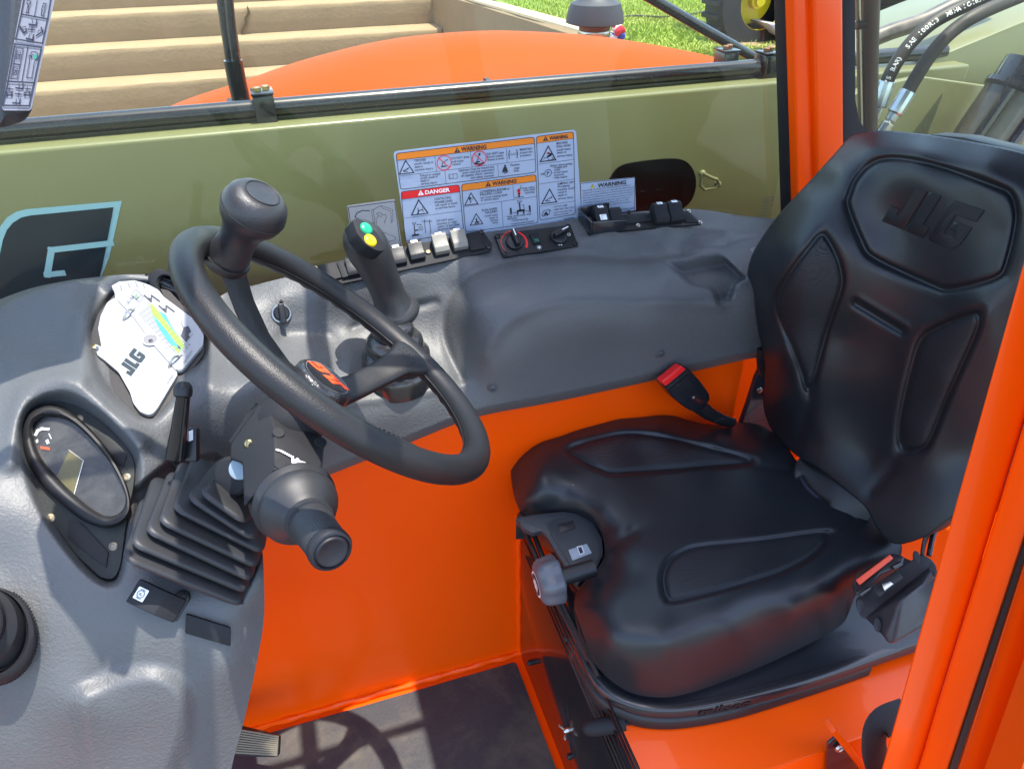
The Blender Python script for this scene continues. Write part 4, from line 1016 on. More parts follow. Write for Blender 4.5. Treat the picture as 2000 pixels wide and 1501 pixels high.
lines([('TIPOVER', 257, 350, 380, 3.9), ('could result in', 258, 380, 455, 3.6), ('death or', 262, 412, 350, 3.6), ('serious injury.', 266, 442, 458, 3.6),
       ('DO NOT drive', 640, 325, 822, 3.8), ('with boom', 645, 357, 762, 3.6), ('raised.', 648, 385, 738, 3.6),
       ('DO NOT raise', 1003, 280, 1180, 3.8), ('boom unless', 1006, 308, 1172, 3.6), ('frame is level.', 1009, 338, 1186, 3.6),
       ('MAINTAIN', 1342, 235, 1468, 3.8), ('proper tire', 1344, 265, 1472, 3.6), ('pressure.', 1346, 295, 1462, 3.6),
       ('Failure to comply', 317, 500, 530, 3.6), ('could result in', 320, 527, 498, 3.6), ('death or', 324, 556, 415, 3.6), ('serious injury.', 328, 584, 498, 3.6),
       ('Operator must be trained and', 712, 447, 1078, 3.5), ('must read and understand', 754, 472, 1080, 3.5), ('all capacity charts, operator', 740, 502, 1080, 3.5), ('and safety manuals.', 838, 522, 1082, 3.5),
       ('Fasten', 1245, 392, 1340, 3.6), ('seat', 1283, 422, 1340, 3.6), ('belt.', 1283, 450, 1338, 3.6)])
for (cx_, cy_) in ((565, 357), (926, 312)):
    a = gz(cx_, cy_); pr.line([(a[0] + p[0], a[1] + p[1]) for p in ellipse(0, 0, .0112, .0112, n=30)], .0012, PRED, 4, True); pr.line([(a[0] - .008, a[1] + .008), (a[0] + .008, a[1] - .008)], .0012, PRED, 6)
fig([(540, 395), (550, 355), (600, 322)], .0010); fig([(538, 395), (580, 390)], .0018); fig([(900, 350), (925, 272)], .001); fig([(895, 350), (925, 345)], .002); a = gz(927, 268); pr.poly(ellipse(a[0], a[1], .0018, .0018, n=8), INK, 5); fig([(882, 362), (930, 372), (970, 355)], .0022)
for s_ in (-1, 1):
    fig([(1273 + s_ * 35, 225 - s_ * 4), (1273 + s_ * 45, 262 - s_ * 4), (1273 + s_ * 40, 310 - s_ * 4)], .0011)
    a = gz(1273 + s_ * 22, 268 - s_ * 3); pr.line(ellipse(a[0], a[1], .0022, .0018, n=10), .0004, INK, 5, True)
a = gz(1273, 270); pr.poly(ellipse(a[0], a[1], .0007, .0007, n=6), INK, 5)
fig([(612, 475), (616, 525), (655, 520), (700, 515), (695, 465), (655, 472), (612, 475)], .0006); fig([(655, 472), (657, 520)], .0006); fig([(622, 482), (625, 515), (645, 512)], .0004)
a = gz(1190, 430); pr.poly([(a[0] - .005, a[1] - .003), (a[0] + .005, a[1] - .003), (a[0] + .0022, a[1] + .005), (a[0] - .0022, a[1] + .005)], INK, 5); pr.poly(ellipse(a[0], a[1] + .0068, .0017, .0019, n=8), INK, 5); fig([(1160, 455), (1175, 440), (1220, 448)], .0008); fig([(1180, 462), (1205, 456)], .0014)
# panel B : DANGER
box_hdr((122, 655), (718, 582), (768, 1070), (165, 1160), (132, 732), (725, 655), PRED)
tri(327, 690, .0048, PWHITE, None); bang(327, 690, .0048, PRED); ztext('DANGER', 370, 680, 587, 0, 6.0, PWHITE, bold=.03)
zline([(160, 925), (742, 850)], .0005, INK); tri(315, 890, .0148)
fig([(290, 880), (300, 850), (345, 835)], .0014); fig([(295, 820), (300, 875)], .0012); fig([(340, 810), (350, 865)], .0006)
lines([('CONTACTING', 465, 742, 638, 3.8), ('POWER LINES', 468, 778, 652, 3.8), ('will result in death', 472, 805, 700, 3.6), ('or serious injury.', 475, 835, 684, 3.6),
       ('DO NOT place', 488, 965, 662, 3.8), ('machine or load', 492, 995, 692, 3.6), ('within 10 feet (3m)', 496, 1025, 722, 3.6), ('of power lines.', 500, 1052, 678, 3.6), ('10 ft', 303, 1028, 348, 3.2), ('(3m)', 307, 1052, 348, 3.2)])
fig([(255, 985), (265, 1095)], .0014); fig([(245, 1100), (298, 1092)], .0026); fig([(270, 1050), (295, 1046)], .002); fig([(238, 970), (272, 966), (272, 980), (240, 984), (238, 970)], .0005)
fig([(285, 993), (330, 988)], .0008); fig([(285, 993), (296, 986)], .0006); fig([(330, 988), (320, 996)], .0006); fig([(220, 1112), (340, 1100)], .0005)
for x_ in (362, 415): fig([(x_ - 2, 940), (x_ + 12, 1075)], .0008); fig([(x_ - 20, 962), (x_ + 22, 956)], .0006); fig([(x_ - 45, 955), (x_ + 30, 948)], .0003)
# panel C : second orange WARNING
box_hdr((742, 580), (1508, 478), (1530, 972), (786, 1068), (748, 648), (1512, 545), PORANGE)
tri(1018, 600, .0047, INK, None); bang(1018, 600, .0047, PORANGE); ztext('WARNING', 1060, 590, 1305, 0, 6.0, INK, bold=.03)
zline([(762, 808), (1518, 702)], .0005, INK); zline([(1270, 585), (1282, 735)], .0005, INK); zline([(1153, 757), (1173, 1022)], .0005, INK)
tri(845, 790, .0122); a = gz(830, 722); pr.poly(ellipse(a[0], a[1], .0022, .0022, n=8), INK, 5); fig([(825, 735), (840, 755), (830, 768)], .0012); fig([(845, 718), (862, 712), (860, 735), (845, 738)], .0005)
tri(898, 995, .0118); fig([(885, 965), (920, 960)], .002); fig([(895, 930), (900, 960)], .0022); fig([(880, 980), (920, 975)], .0014)
lines([('LOWERING BOOM or', 932, 668, 1238, 4.2), ('FALLING LOAD', 935, 697, 1158, 4.2), ('can crush causing death', 937, 727, 1215, 3.5), ('or serious injury.', 940, 752, 1130, 3.5),
       ('Keep others', 1368, 628, 1496, 3.4), ('away while', 1380, 650, 1497, 3.4), ('operating.', 1392, 674, 1496, 3.4),
       ('RUN-OVER', 952, 857, 1110, 3.9), ('HAZARD', 988, 880, 1114, 3.9), ('could cause', 980, 913, 1116, 3.5), ('death or', 1028, 934, 1118, 3.5), ('serious', 1040, 958, 1120, 3.5), ('injury.', 1060, 980, 1120, 3.5),
       ('Keep others away while', 1212, 920, 1458, 3.4), ('operating.', 1214, 942, 1312, 3.4), ('• Use all mirror(s).', 1250, 962, 1432, 3.4), ('• Look in path of travel.', 1252, 994, 1488, 3.4)])
fig([(1350, 590), (1352, 622), (1330, 626)], .0008); fig([(1330, 640), (1335, 672)], .004, PRED); fig([(1316, 645), (1350, 640)], .0012, PRED); fig([(1332, 672), (1334, 705)], .0022); fig([(1292, 714), (1378, 703)], .0009)
for x_, y_ in ((1248, 845), (1442, 820)):
    a = gz(x_, y_ - 20); pr.poly(ellipse(a[0], a[1], .0013, .0015, n=8), INK, 5); fig([(x_, y_ - 14), (x_ + 3, y_ + 15)], .0028); fig([(x_ + 2, y_ + 15), (x_ - 8, y_ + 42)], .0012); fig([(x_ + 2, y_ + 15), (x_ + 12, y_ + 40)], .0012)
fig([(1270, 870), (1305, 866)], .0008); fig([(1395, 852), (1425, 848)], .0008)
fig([(1338, 770), (1345, 850)], .0022); fig([(1318, 745), (1360, 740), (1360, 758), (1319, 762), (1318, 745)], .0006); fig([(1325, 850), (1380, 843)], .0035); fig([(1318, 855), (1320, 880)], .0024); fig([(1380, 845), (1382, 872)], .0024); fig([(1365, 790), (1382, 788), (1385, 830)], .0008)
# panel D : right column
box_hdr((1512, 88), (1893, 38), (1912, 885), (1548, 945), (1518, 158), (1897, 106), PORANGE)
tri(1608, 133, .0045, INK, None); bang(1608, 133, .0045, PORANGE); ztext('WARNING', 1645, 122, 1838, 0, 5.4, INK, bold=.03)
zline([(1528, 373), (1900, 322)], .0005, INK); zline([(1535, 577), (1904, 522)], .0005, INK); zline([(1545, 806), (1908, 748)], .0005, INK)
tri(1632, 342, .0148); fig([(1585, 325), (1600, 300), (1625, 305), (1640, 325)], .0008); fig([(1640, 290), (1670, 265), (1630, 258)], .0022); fig([(1630, 290), (1660, 275)], .0032); fig([(1620, 255), (1648, 245)], .001, PRED); fig([(1610, 338), (1690, 318), (1672, 298)], .001)
tri(1645, 773, .0148); fig([(1605, 745), (1625, 735), (1672, 703)], .0014); fig([(1612, 750), (1650, 748)], .0012); fig([(1672, 703), (1665, 718)])
a = gz(1632, 462); pr.line([(a[0] + p[0], a[1] + p[1]) for p in ellipse(0, 0, .0058, .0058, n=24)], .0008, INK, 4, True); pr.text('P', a[0] - .002, a[1] - .003, 1, INK, 5, width=.0042, cap=.0058)
fig([(1555, 470), (1580, 468), (1578, 460), (1590, 472), (1582, 484), (1580, 476), (1555, 478)], .0005)
fig([(1588, 850), (1640, 832), (1648, 880), (1580, 905), (1568, 890), (1588, 850)], .0008); fig([(1598, 885), (1612, 868), (1625, 890)], .0028); fig([(1650, 840), (1662, 852)], .001)
lines([('MACHINE', 1718, 170, 1832, 3.8), ('ROLL-AWAY', 1720, 203, 1865, 3.8), ('could cause', 1721, 236, 1865, 3.5), ('death or', 1722, 265, 1822, 3.5), ('serious injury.', 1723, 300, 1885, 3.5),
       ('Before dismounting:', 1655, 398, 1880, 3.4), ('• Engage park', 1682, 418, 1832, 3.4), ('brake.', 1698, 442, 1758, 3.4), ('• Lower boom', 1682, 470, 1832, 3.4), ('to ground.', 1694, 494, 1798, 3.4), ('• Stop engine.', 1684, 522, 1832, 3.4),
       ('JUMPING OFF', 1728, 585, 1890, 3.8), ('of a tipping', 1730, 612, 1852, 3.5), ('machine could', 1731, 644, 1896, 3.5), ('result in', 1732, 672, 1822, 3.5), ('death or', 1733, 702, 1828, 3.5), ('serious injury.', 1734, 735, 1894, 3.5),
       ('• DO NOT JUMP.', 1680, 818, 1832, 2.8), ('• KEEP SEAT BELT ON.', 1682, 848, 1896, 2.8), ('• Lean away from tip.', 1683, 876, 1876, 2.8), ('• Brace yourself.', 1684, 902, 1838, 2.8), ('1707078A', 1795, 945, 1908, 3.0)])
pr.build(st, 'printed_face')

# California style text sticker
st = sticker('text_sticker', 'small white text sticker headed WARNING in black, in front of the oval opening', [(1133, 357), (1240, 346), (1242, 411), (1136, 425)], r=.002)
pr = Print(FG, .00025); o5 = lambda x, y: (1100 + x / 4.348, 240 + y / 4.348)
def g5(x, y): return gl(*o5(x, y))
pr.line([g5(*p) for p in ((147, 515), (608, 463), (604, 745), (152, 802))], .0009, INK, 2, True)
a = g5(247, 555); pr.poly([(a[0] - .0042, a[1]), (a[0] + .0042, a[1]), (a[0], a[1] + .0075)], INK, 2); pr.poly([(a[0] - .0034, a[1] + .0005), (a[0] + .0034, a[1] + .0005), (a[0], a[1] + .0066)], PYEL, 3); pr.line([(a[0], a[1] + .002), (a[0], a[1] + .0045)], .0008, INK, 4)
a = g5(290, 548); b = g5(532, 520); pr.text('WARNING', a[0], a[1], 1, INK, 3, width=b[0] - a[0], cap=.0068, bold=.035)
for i, tx in enumerate(('Operating, servicing and maintaining this vehicle or', 'equipment can expose you to chemicals including exhaust,', 'carbon monoxide, phthalates, and lead, which are known to', 'the state of California to cause cancer and birth defects or', 'other reproductive harm. To minimize exposure, avoid', 'breathing exhaust, do not idle the engine except as', 'necessary, service your equipment in a well', 'ventilated area and wear gloves or wash hands frequently.', 'www.p65warnings.ca.gov')):
    a = g5(160 + i * 1.2, 582 + i * 20.6)
    w_ = (.096, .102, .104, .104, .098, .094, .09, .096, .05)[i] * .94
    if i == 8: a = g5(396, 752)
    pr.text(tx, a[0], a[1] , 1, INKT, 3, width=w_, cap=.0026, bold=.01)
pr.build(st, 'printed_face')
# boot and manual pictogram
st = sticker('manual_sticker', 'white pictogram sticker of an open book, a hand and a boot, behind the joystick', [(678, 402), (771, 389), (786, 486), (690, 500)], base=WHITE, r=.001)
pr = Print(FG, .00025); g7 = lambda x, y: gl(540 + x / 4.169, 400 + y / 4.169)
pr.line([g7(*p) for p in ((583, 20), (962, -30), (1010, 335), (640, 400))], .0009, INK, 2, True)
for w_, pl in ((.0012, [(756, 48), (700, 45), (655, 65), (640, 95), (660, 122)]), (.0005, [(775, 45), (850, 5), (945, 38), (948, 130), (935, 145)]), (.0005, [(775, 45), (785, 140), (800, 150)]), (.0005, [(790, 40), (800, 150)]), (.0005, [(850, 5), (865, 30), (930, 50), (935, 140)]), (.0005, [(815, 160), (810, 110), (830, 90), (815, 70), (840, 62), (860, 80), (890, 78), (895, 105), (880, 130), (880, 150)]), (.0005, [(830, 90), (860, 95)]),
                (.0005, [(840, 180), (700, 120)]), (.0006, [(760, 160), (830, 190), (845, 240), (800, 330)]), (.0006, [(845, 215), (880, 225), (930, 245), (968, 262), (965, 285), (900, 300), (860, 305)]), (.0006, [(845, 240), (830, 290), (860, 308), (920, 300)])):
    pr.line([g7(*p) for p in pl], w_, INK, 2)
pr.poly([g7(652, 118), g7(668, 105), g7(672, 128)], INK, 2)
pr.build(st, 'printed_face')
# ================================================================== INSTRUMENT CLUSTER
def planefit(pts):
    P = [FC.pt(*p) for p in pts]; return Fr(P[0], P[1] - P[0], -(P[2] - P[0]))
CF = planefit([(90, 900), (225, 960), (190, 1080)]); CF.o = CF.o + CF.w * .012
cl = thing('instrument_cluster', 'oval black gauge with scratched lens and amber display, set in the dashboard pod', 'gauge', CF.o)
pplate('mounting_plate', CF, [(46, 855), (56, 815), (84, 790), (115, 781), (150, 790), (200, 825), (246, 870), (263, 900), (262, 940), (246, 1020), (235, 1105), (222, 1131), (197, 1128), (150, 1085), (97, 1012), (60, 928)], -.001, .0045, mat('felt_black_plate', (.022, .025, .024), .8, bump=[('noise', 400, .6, .001)]), cl, .01)
bo = crom([(66, 797), (102, 789), (147, 810), (205, 869), (242, 931), (256, 985), (244, 1018), (209, 1031), (165, 1018), (121, 985), (80, 945), (52, 897), (41, 850), (48, 815)], 4)
bi = crom([(71, 822), (90, 812), (124, 817), (158, 838), (205, 889), (240, 948), (245, 982), (231, 1003), (203, 1006), (161, 978), (112, 932), (78, 888), (66, 850), (65, 832)], 4)
def mix(p, q, t): return [tuple(np.array(a) * (1 - t) + np.array(b) * t) for a, b in zip(p, q)]
rg = []
for t, c in ((0, .004), (0.02, .013), (.25, .0195), (.6, .020), (.9, .016), (1.0, .010), (1.0, .006)):
    rg.append([CF.p(a, b, c) for a, b in ppoly(CF, mix(bo, bi, t), c)])
MB().loft(rg, cap=False).build('bezel', mat('satin_black_bezel', (.011, .011, .012), .5, spec=.3), cl, angle=60)
dial = MB(); dial.prism(CF, ppoly(CF, bi, .007), .006, .0075); dial.build('dial', DIAL, cl)
o = pplate('display', CF, [(136, 877), (163, 899), (145, 964), (110, 931)], .0076, .0086, LCD, cl, .0006, 0)
pr = Print(CF, .0004)
def cp(x, y): return CF.loc(x, y, .0085)
pr.line([cp(163, 899), cp(145, 964)], .0007, PWHITE, 22); pr.line([cp(134, 878), cp(163, 899)], .0003, PWHITE, 22)
pr.line([cp(*p) for p in ((70, 848), (74, 841), (82, 837), (94, 838))], .0032, PWHITE, 22); pr.poly([cp(79, 871), cp(98, 874), (cp(97, 879)), cp(80, 876)], LOGOR, 22)
pr.line([cp(96, 847), cp(100, 856)], .001, PWHITE, 22); pr.poly([cp(89, 860), cp(94, 857), cp(97, 865), cp(92, 867)], PWHITE, 22); pr.poly([cp(70, 859), cp(74, 857), cp(75, 863), cp(71, 865)], PWHITE, 22)
for i in range(9):
    t = i / 8; pr.line([cp(150 + 62 * t, 840 + 78 * t), cp(147 + 62 * t, 845 + 78 * t)], .0006, INKT, 22)
pr.build(cl, 'dial_marking')
ln = MB(); P2 = ppoly(CF, bi, .011); ln.prism(CF, P2, .0105, .0113); ln.build('lens', LENS, cl)
for x, y in ((155, 817), (247, 932), (98, 1011), (221, 1066)):
    a, b = CF.loc(x, y, .0045); bolt(cl, CF.at(a, b, .0045), .0055, .0016, mat('dull_screw%d' % x, (.22, .20, .15), .45, metal=.9) if x != 98 else mat('tan_screw', (.40, .33, .2), .4, metal=.8), name='screw')
pplate('blank_cap', CF, [(184, 838), (203, 850), (247, 889), (241, 911), (222, 900), (178, 852)], .0045, .0065, BLACKM, cl, .001)
pplate('blank_cap', CF, [(134, 1015), (158, 1021), (211, 1078), (207, 1108), (132, 1050)], .0045, .007, BLACKM, cl, .0015)

# ================================================================== CHART BOOK in its recess
HFm = planefit([(215, 650), (372, 668), (290, 785)]); HFm.o = HFm.o + HFm.w * .008
rc = thing('chart_holder', 'dark shallow well in the dashboard top that holds the load chart book', 'holder', HFm.o)
pplate('well_floor', HFm, chartrec, -.001, .003, mat('dark_foam', (.028, .026, .027), .7, bump=[('noise', 300, .4, .001)]), rc, .006)
bolt(rc, HFm.at(*HFm.loc(184, 678, .003), .003), .004, .003, BRASS, name='screw')
K5 = lambda x, y: (160 + x / 4.69, 520 + y / 4.69)
bk = thing('load_chart_book', 'white ring bound load chart book with black logo cover and green and blue graph page', 'chart book', HFm.p(0, 0, .004))
def page(name, pts, c0, c1, m=WHITE, r=.002, bevel=0): return pplate(name, HFm, [K5(*p) for p in pts], c0, c1, m, bk, r, bevel)
page('tab_page', [(272, 178), (340, 140), (480, 128), (560, 150), (620, 172), (700, 215), (760, 290), (700, 420), (320, 420), (300, 245)], .0046, .0054, r=.001)
page('back_pages', [(330, 250), (500, 190), (700, 262), (1015, 500), (1112, 640), (1105, 725), (930, 945), (885, 962), (830, 925), (640, 680), (450, 450), (325, 300)], .0056, .0105, r=.004)
page('front_page', [(322, 240), (480, 180), (690, 235), (1020, 480), (1116, 628), (1108, 718), (930, 935), (885, 952), (832, 915), (640, 665), (455, 440), (318, 290)], .0108, .0116, r=.004)
page('cover', [(148, 570), (172, 450), (232, 330), (300, 285), (345, 318), (500, 485), (640, 690), (862, 945), (876, 990), (690, 1300), (645, 1350), (600, 1357), (530, 1328), (470, 1250), (440, 1150), (335, 965), (205, 855), (140, 810), (118, 708), (180, 738)], .0046, .0098, r=.003)
# spine: grey strips, shade of the page thickness put into their colour
for k in range(4):
    page('page_edge_shade', [(322 + k * 9, 300 - k * 8), (328 + k * 9, 297 - k * 8), (505 + k * 9, 482 - k * 6), (645 + k * 9, 684 - k * 6), (868 + k * 8, 940 - k * 4), (862 + k * 8, 948 - k * 4), (636 + k * 9, 692 - k * 6), (496 + k * 9, 490 - k * 6)], .0117, .0120, mat('page_shade_grey%d' % k, (.36, .37, .41), .6), 0)
# hole and rings
a, b = HFm.loc(*K5(628, 672), .0118); f = HFm.at(a, b, 0)
MB().lathe(f, [(.0098, .0112), (.0105, .0124), (.0088, .0126), (.0086, .009)], 28, False).build('hole_edge', mat('page_stack_edge', (.45, .45, .47), .6), bk)
g = MB(); g.lathe(f, [(.0085, .0118), (.0086, .0122)], 24); g.build('hole', mat('hole_shadow_grey', (.16, .16, .17), .7), bk); bolt(bk, f.at(.001, -.002, .0123), .0028, .001, BLACK, name='stud')
for (p, q) in (((378, 486), (478, 402)), ((795, 916), (898, 828))):
    A_ = HFm.p(*HFm.loc(*K5(*p), .0118), .010); B_ = HFm.p(*HFm.loc(*K5(*q), .0118), .012)
    g = MB(); g.tube([A_ + (B_ - A_) * t + HFm.w * (.009 * math.sin(math.pi * t)) for t in np.linspace(0, 1, 12)], .0016, 8); g.build('binder_ring', STEEL, bk)
pr = Print(HFm, .0002)
def kp(x, y): return HFm.loc(*K5(x, y), .0118)
def kpoly(pts, m, lv=60): pr.poly([kp(*p) for p in pts], m, lv)
kpoly([(625, 345), (648, 352), (770, 480), (905, 665), (938, 725), (885, 800), (730, 610), (655, 470), (628, 375)], PGREEN, 60)
kpoly([(655, 452), (735, 540), (850, 690), (905, 765), (868, 745), (800, 700), (720, 590), (668, 490)], PBLUE, 61)
kpoly([(700, 405), (770, 445), (805, 520), (845, 590), (905, 670), (800, 540)], PBLUE, 61)
kpoly([(870, 712), (905, 735), (908, 765), (880, 750)], INK, 62)
for i in range(12):
    t = i / 11; pr.line([kp(600 - 95 * 1 + 0 + t * 300, 330 + 75 + t * 380), kp(600 + t * 340, 330 + t * 385)], .0004, INKT, 63)
for i in range(8):
    t = i / 7; pr.line([kp(510 + t * 95, 430 - t * 100), kp(510 + t * 95 + 385, 430 - t * 100 + 395)], .0004, INKT, 63)
for (dx, dy) in ((0, 0), (135, 95)):
    pr.line([kp(572 + dx, 268 + dy), kp(635 + dx, 325 + dy), kp(638 + dx, 268 + dy), kp(710 + dx, 320 + dy)], .0019, INK, 63); kpoly([(590 + dx, 285 + dy), (632 + dx, 295 + dy), (636 + dx, 325 + dy)], INK, 63)
kpoly([(935, 560), (975, 548), (1003, 600), (975, 625), (990, 650), (955, 695), (905, 640), (915, 610)], INK, 63); pr.line([kp(935, 575), kp(912, 530), kp(918, 495)], .0007, INKT, 63); pr.line([kp(985, 660), kp(1020, 618)], .0005, INKT, 63)
def ktext(t, p0, p1, cap, m=INK, bold=.0):
    A_ = kp(*p0); B_ = kp(*p1); w_ = math.hypot(B_[0] - A_[0], B_[1] - A_[1]); pr.text(t, A_[0], A_[1], 1, m, 63, width=w_, cap=cap, rot=math.atan2(B_[1] - A_[1], B_[0] - A_[0]), bold=bold)
ktext('G5-18A', (425, 352), (492, 275), .0050, INKT); ktext('1001182202E', (790, 1078), (848, 985), .0032, INKT); ktext('ANSI / ITSDF B56.6', (945, 890), (1015, 775), .0028, INKT); ktext('MACHINE CAPACITY', (480, 400), (545, 345), .0022, INKT)
pr.line([kp(452, 262), kp(495, 215), kp(565, 282), kp(525, 330)], .0005, INKT, 63, True); kpoly([(485, 270), (505, 245), (520, 280), (500, 300)], mat('dull_green_print', (.1, .2, .12), .5), 63); pr.line([kp(470, 280), kp(500, 310), kp(540, 270)], .0006, INKT, 63)
for i in range(6): ktext(str(i + 1) + '0', (515 + i * 52, 470 + i * 58), (530 + i * 52, 452 + i * 58), .0016, INKT)
for i, s_ in enumerate(('1', '2', '3', '4')): ktext(s_, (915 + i * 24, 825 - i * 32), (925 + i * 24, 812 - i * 32), .002, INKT)
for i, s_ in enumerate(('5 65', '4 .72', '3 67', '2 6L')):
    x0 = 305 + i * 70; y0 = 225 - (0, 35, 40, 25)[i] ; ktext(s_, (x0, y0), (x0 + 28, y0 - 48 + i * 8), .0048, INKT); pr.line([kp(x0 + 36, y0 - 70), kp(x0 + 60, y0 - 10)], .0006, INKT, 34)
# tab digits sit on the tab page (lower)
ktext('1', (140, 765), (160, 740), .004, INKT)
# cover logo
A_ = kp(447, 1000); B_ = kp(590, 812); UP = kp(510, 690)
u2 = np.array([B_[0] - A_[0], B_[1] - A_[1]]); Lw = np.linalg.norm(u2); rot = math.atan2(u2[1], u2[0]); hh = abs((UP[0] - A_[0]) * -math.sin(rot) + (UP[1] - A_[1]) * math.cos(rot))
logo(lambda pl: pr.poly(pl, NAVY, 50), A_[0], A_[1], hh, rot, shear=.30, sx=(Lw / hh) / 2.36)
pr.build(bk, 'printed_page')

# ================================================================== DASH FITTINGS
# round vent behind the wheel
vf = FC.frame(335, 575, du=(.64, .77), off=-.006)
vt = thing('air_vent', 'round black air vent behind the steering wheel, notched rim and two sunlit vanes', 'air vent', vf.o)
vo = crom([(288, 548), (297, 530), (317, 525), (347, 543), (374, 580), (394, 625), (394, 650), (370, 640), (338, 610), (306, 575)], 4)
vi = crom([(310, 552), (318, 540), (333, 541), (352, 557), (368, 585), (380, 615), (378, 632), (360, 622), (338, 598), (317, 570)], 4)
rg = []
for t, c in ((0, -.01), (0, .012), (.2, .017), (.75, .017), (1, .013), (1.0, -.006)): rg.append([vf.p(a, b, c) for a, b in ppoly(vf, mix(vo, vi, t), c)])
MB().loft(rg, cap=False).build('vent_ring', BLACKM, vt, angle=50)
g = MB(); g.prism(vf, ppoly(vf, vi, -.004), -.006, -.004); g.build('vent_back', mat('vent_dark', (.006, .006, .006), .6), vt)
for p, q in (((312, 541), (366, 560)), ((318, 560), (372, 580)), ((332, 582), (378, 600))):
    A_ = vf.p(*vf.loc(*p, .006), .006); B_ = vf.p(*vf.loc(*q, .006), .006); g = MB(); f = Fr((A_ + B_) / 2, B_ - A_, vf.w); l = np.linalg.norm(B_ - A_) / 2; g.box(f, -l, l, -.006, .004, -.0012, .0012); g.build('vane', BLACKM, vt, bevel=.0004)
g = MB(); O_ = ppoly(vf, vo, .008)
for i in range(0, len(O_)):
    p = np.array(O_[i]); c_ = np.mean(np.array(O_), 0); d_ = nrm(p - c_); 
    if i > len(O_) * .05 and i < len(O_) * .5: continue
    g.box(Fr(vf.p(*p, .008), vf.u * d_[0] + vf.v * d_[1], vf.w), -.001, .0015, -.006, .006, -.0012, .0012)
g.build('rim_notches', BLACKM, vt)['kind'] = 'stuff'
# big round vent at the left edge
vf = FC.frame(5, 1235, du=(1, 0), off=-.006)
vt = thing('dash_vent', 'large round black swivel vent at the left edge of the dashboard', 'air vent', vf.o)
sc = .81 / FPX
def el(cx_, cy_, rx, ry, c, n=44): return [vf.p(*vf.loc(cx_ + rx * math.cos(t), cy_ + ry * math.sin(t), c), c) for t in np.linspace(0, 2 * math.pi, n, endpoint=False)]
MB().loft([el(-12, 1242, 84, 96, -.005), el(-12, 1242, 84, 94, .010), el(-14, 1238, 80, 90, .016), el(-16, 1234, 72, 84, .018), el(-18, 1232, 68, 80, .006)], cap=False).build('vent_ring', BLACKM, vt, angle=50)
MB().loft([el(-18, 1230, 70, 80, .004), el(-22, 1225, 68, 76, .016), el(-26, 1218, 60, 68, .026), el(-32, 1212, 48, 58, .030)], cap=True).build('vent_barrel', BLACKM, vt, angle=30)
MB().loft([el(-34, 1212, 46, 56, .0305), el(-36, 1214, 42, 50, .042), el(-37, 1214, 38, 46, .044)], cap=True).build('vent_knob', BLACKM, vt, angle=30)
g = MB()
for i in range(46):
    t = math.pi * (-.35 + 1.0 * i / 45); p = vf.p(*vf.loc(-12 + 84.5 * math.cos(t), 1242 + 95 * math.sin(t), .003), .003); g.ball(p, .0016, 5, 4)
g.build('knurled_edge', BLACKM, vt)['kind'] = 'stuff'
# ignition switch
f = FC.frame(549, 612, off=-.001)
ig = thing('ignition_switch', 'round ignition switch with chrome ring on the grey boss left of the joystick', 'switch', f.o)
MB().lathe(f, [(.0155, 0), (.0155, .002), (.0142, .004), (.0125, .0042), (.012, .002)], 32).build('chrome_ring', STEEL, ig, angle=25)
MB().lathe(f, [(.0118, .002), (.0115, .006), (.010, .008)], 28).build('switch_body', BLACK, ig, angle=25)
g = MB(); ff = f.at(0, 0, 0, 0.12); g.box(ff, -.0042, .0042, -.0165, .0145, .006, .017); g.build('key_handle', BLACK, ig, bevel=.0018, seg=3)
g = MB(); g.tube([ff.p(.001, .0145, .008), ff.p(.002, .0185, .012)], .0028, 8); g.build('handle_horn', BLACK, ig)

# park brake rocker, blank cap, bolt
f = FC.frame(308, 1172, du=(.52, -.86), off=-.003)
pk = thing('park_brake_switch', 'chunky black rocker switch with white P pictogram below the rubber boot', 'switch', f.o)
o = rocker(pk, f, .027, .056, BLACKM, None, name='rocker_cap', h=.019, prof=[(-.028, 0), (.028, 0), (.028, .0133), (.006, .0195), (-.006, .0200), (-.028, .009)])
top = Fr(f.p(0, .0170, .0166), f.u, f.v * .022 - f.w * .0062); pr = Print(Fr(top.o, top.u, top.v), .0003)
pr.poly(rpoly(rect(-.0068, .0068, -.0058, .0068), .0012), PWHITE, 3); pr.line(ellipse(0, .0005, .0040, .0040, n=24), .0007, INK, 5, True); pr.text('P', -.0013, -.0014, 1, INK, 5, width=.0027, cap=.0038)
for s_ in (-1, 1): pr.line([(s_ * .0046, -.0022), (s_ * .0053, .0005), (s_ * .0046, .0032)], .0006, INK, 5)
pr.build(o, 'legend')
g = MB(); g.box(f, -.012, .012, -.030, .022, -.012, .001); g.build('switch_body', BLACK, pk, bevel=.001)
f = FC.frame(405, 1231, du=(.96, .28), off=-.002)
t = thing('blank_cover', 'plain black rectangular cover plate low on the dashboard, below the rubber boot', 'cover', f.o)
pplate('cover_plate', f, [(363, 1199), (450, 1226), (450, 1262), (361, 1236)], -.001, .005, BLACKM, t, .002, .001)
bolt(dash, FC.frame(357, 1166, off=-.002), .0085, .0045, BLACK)
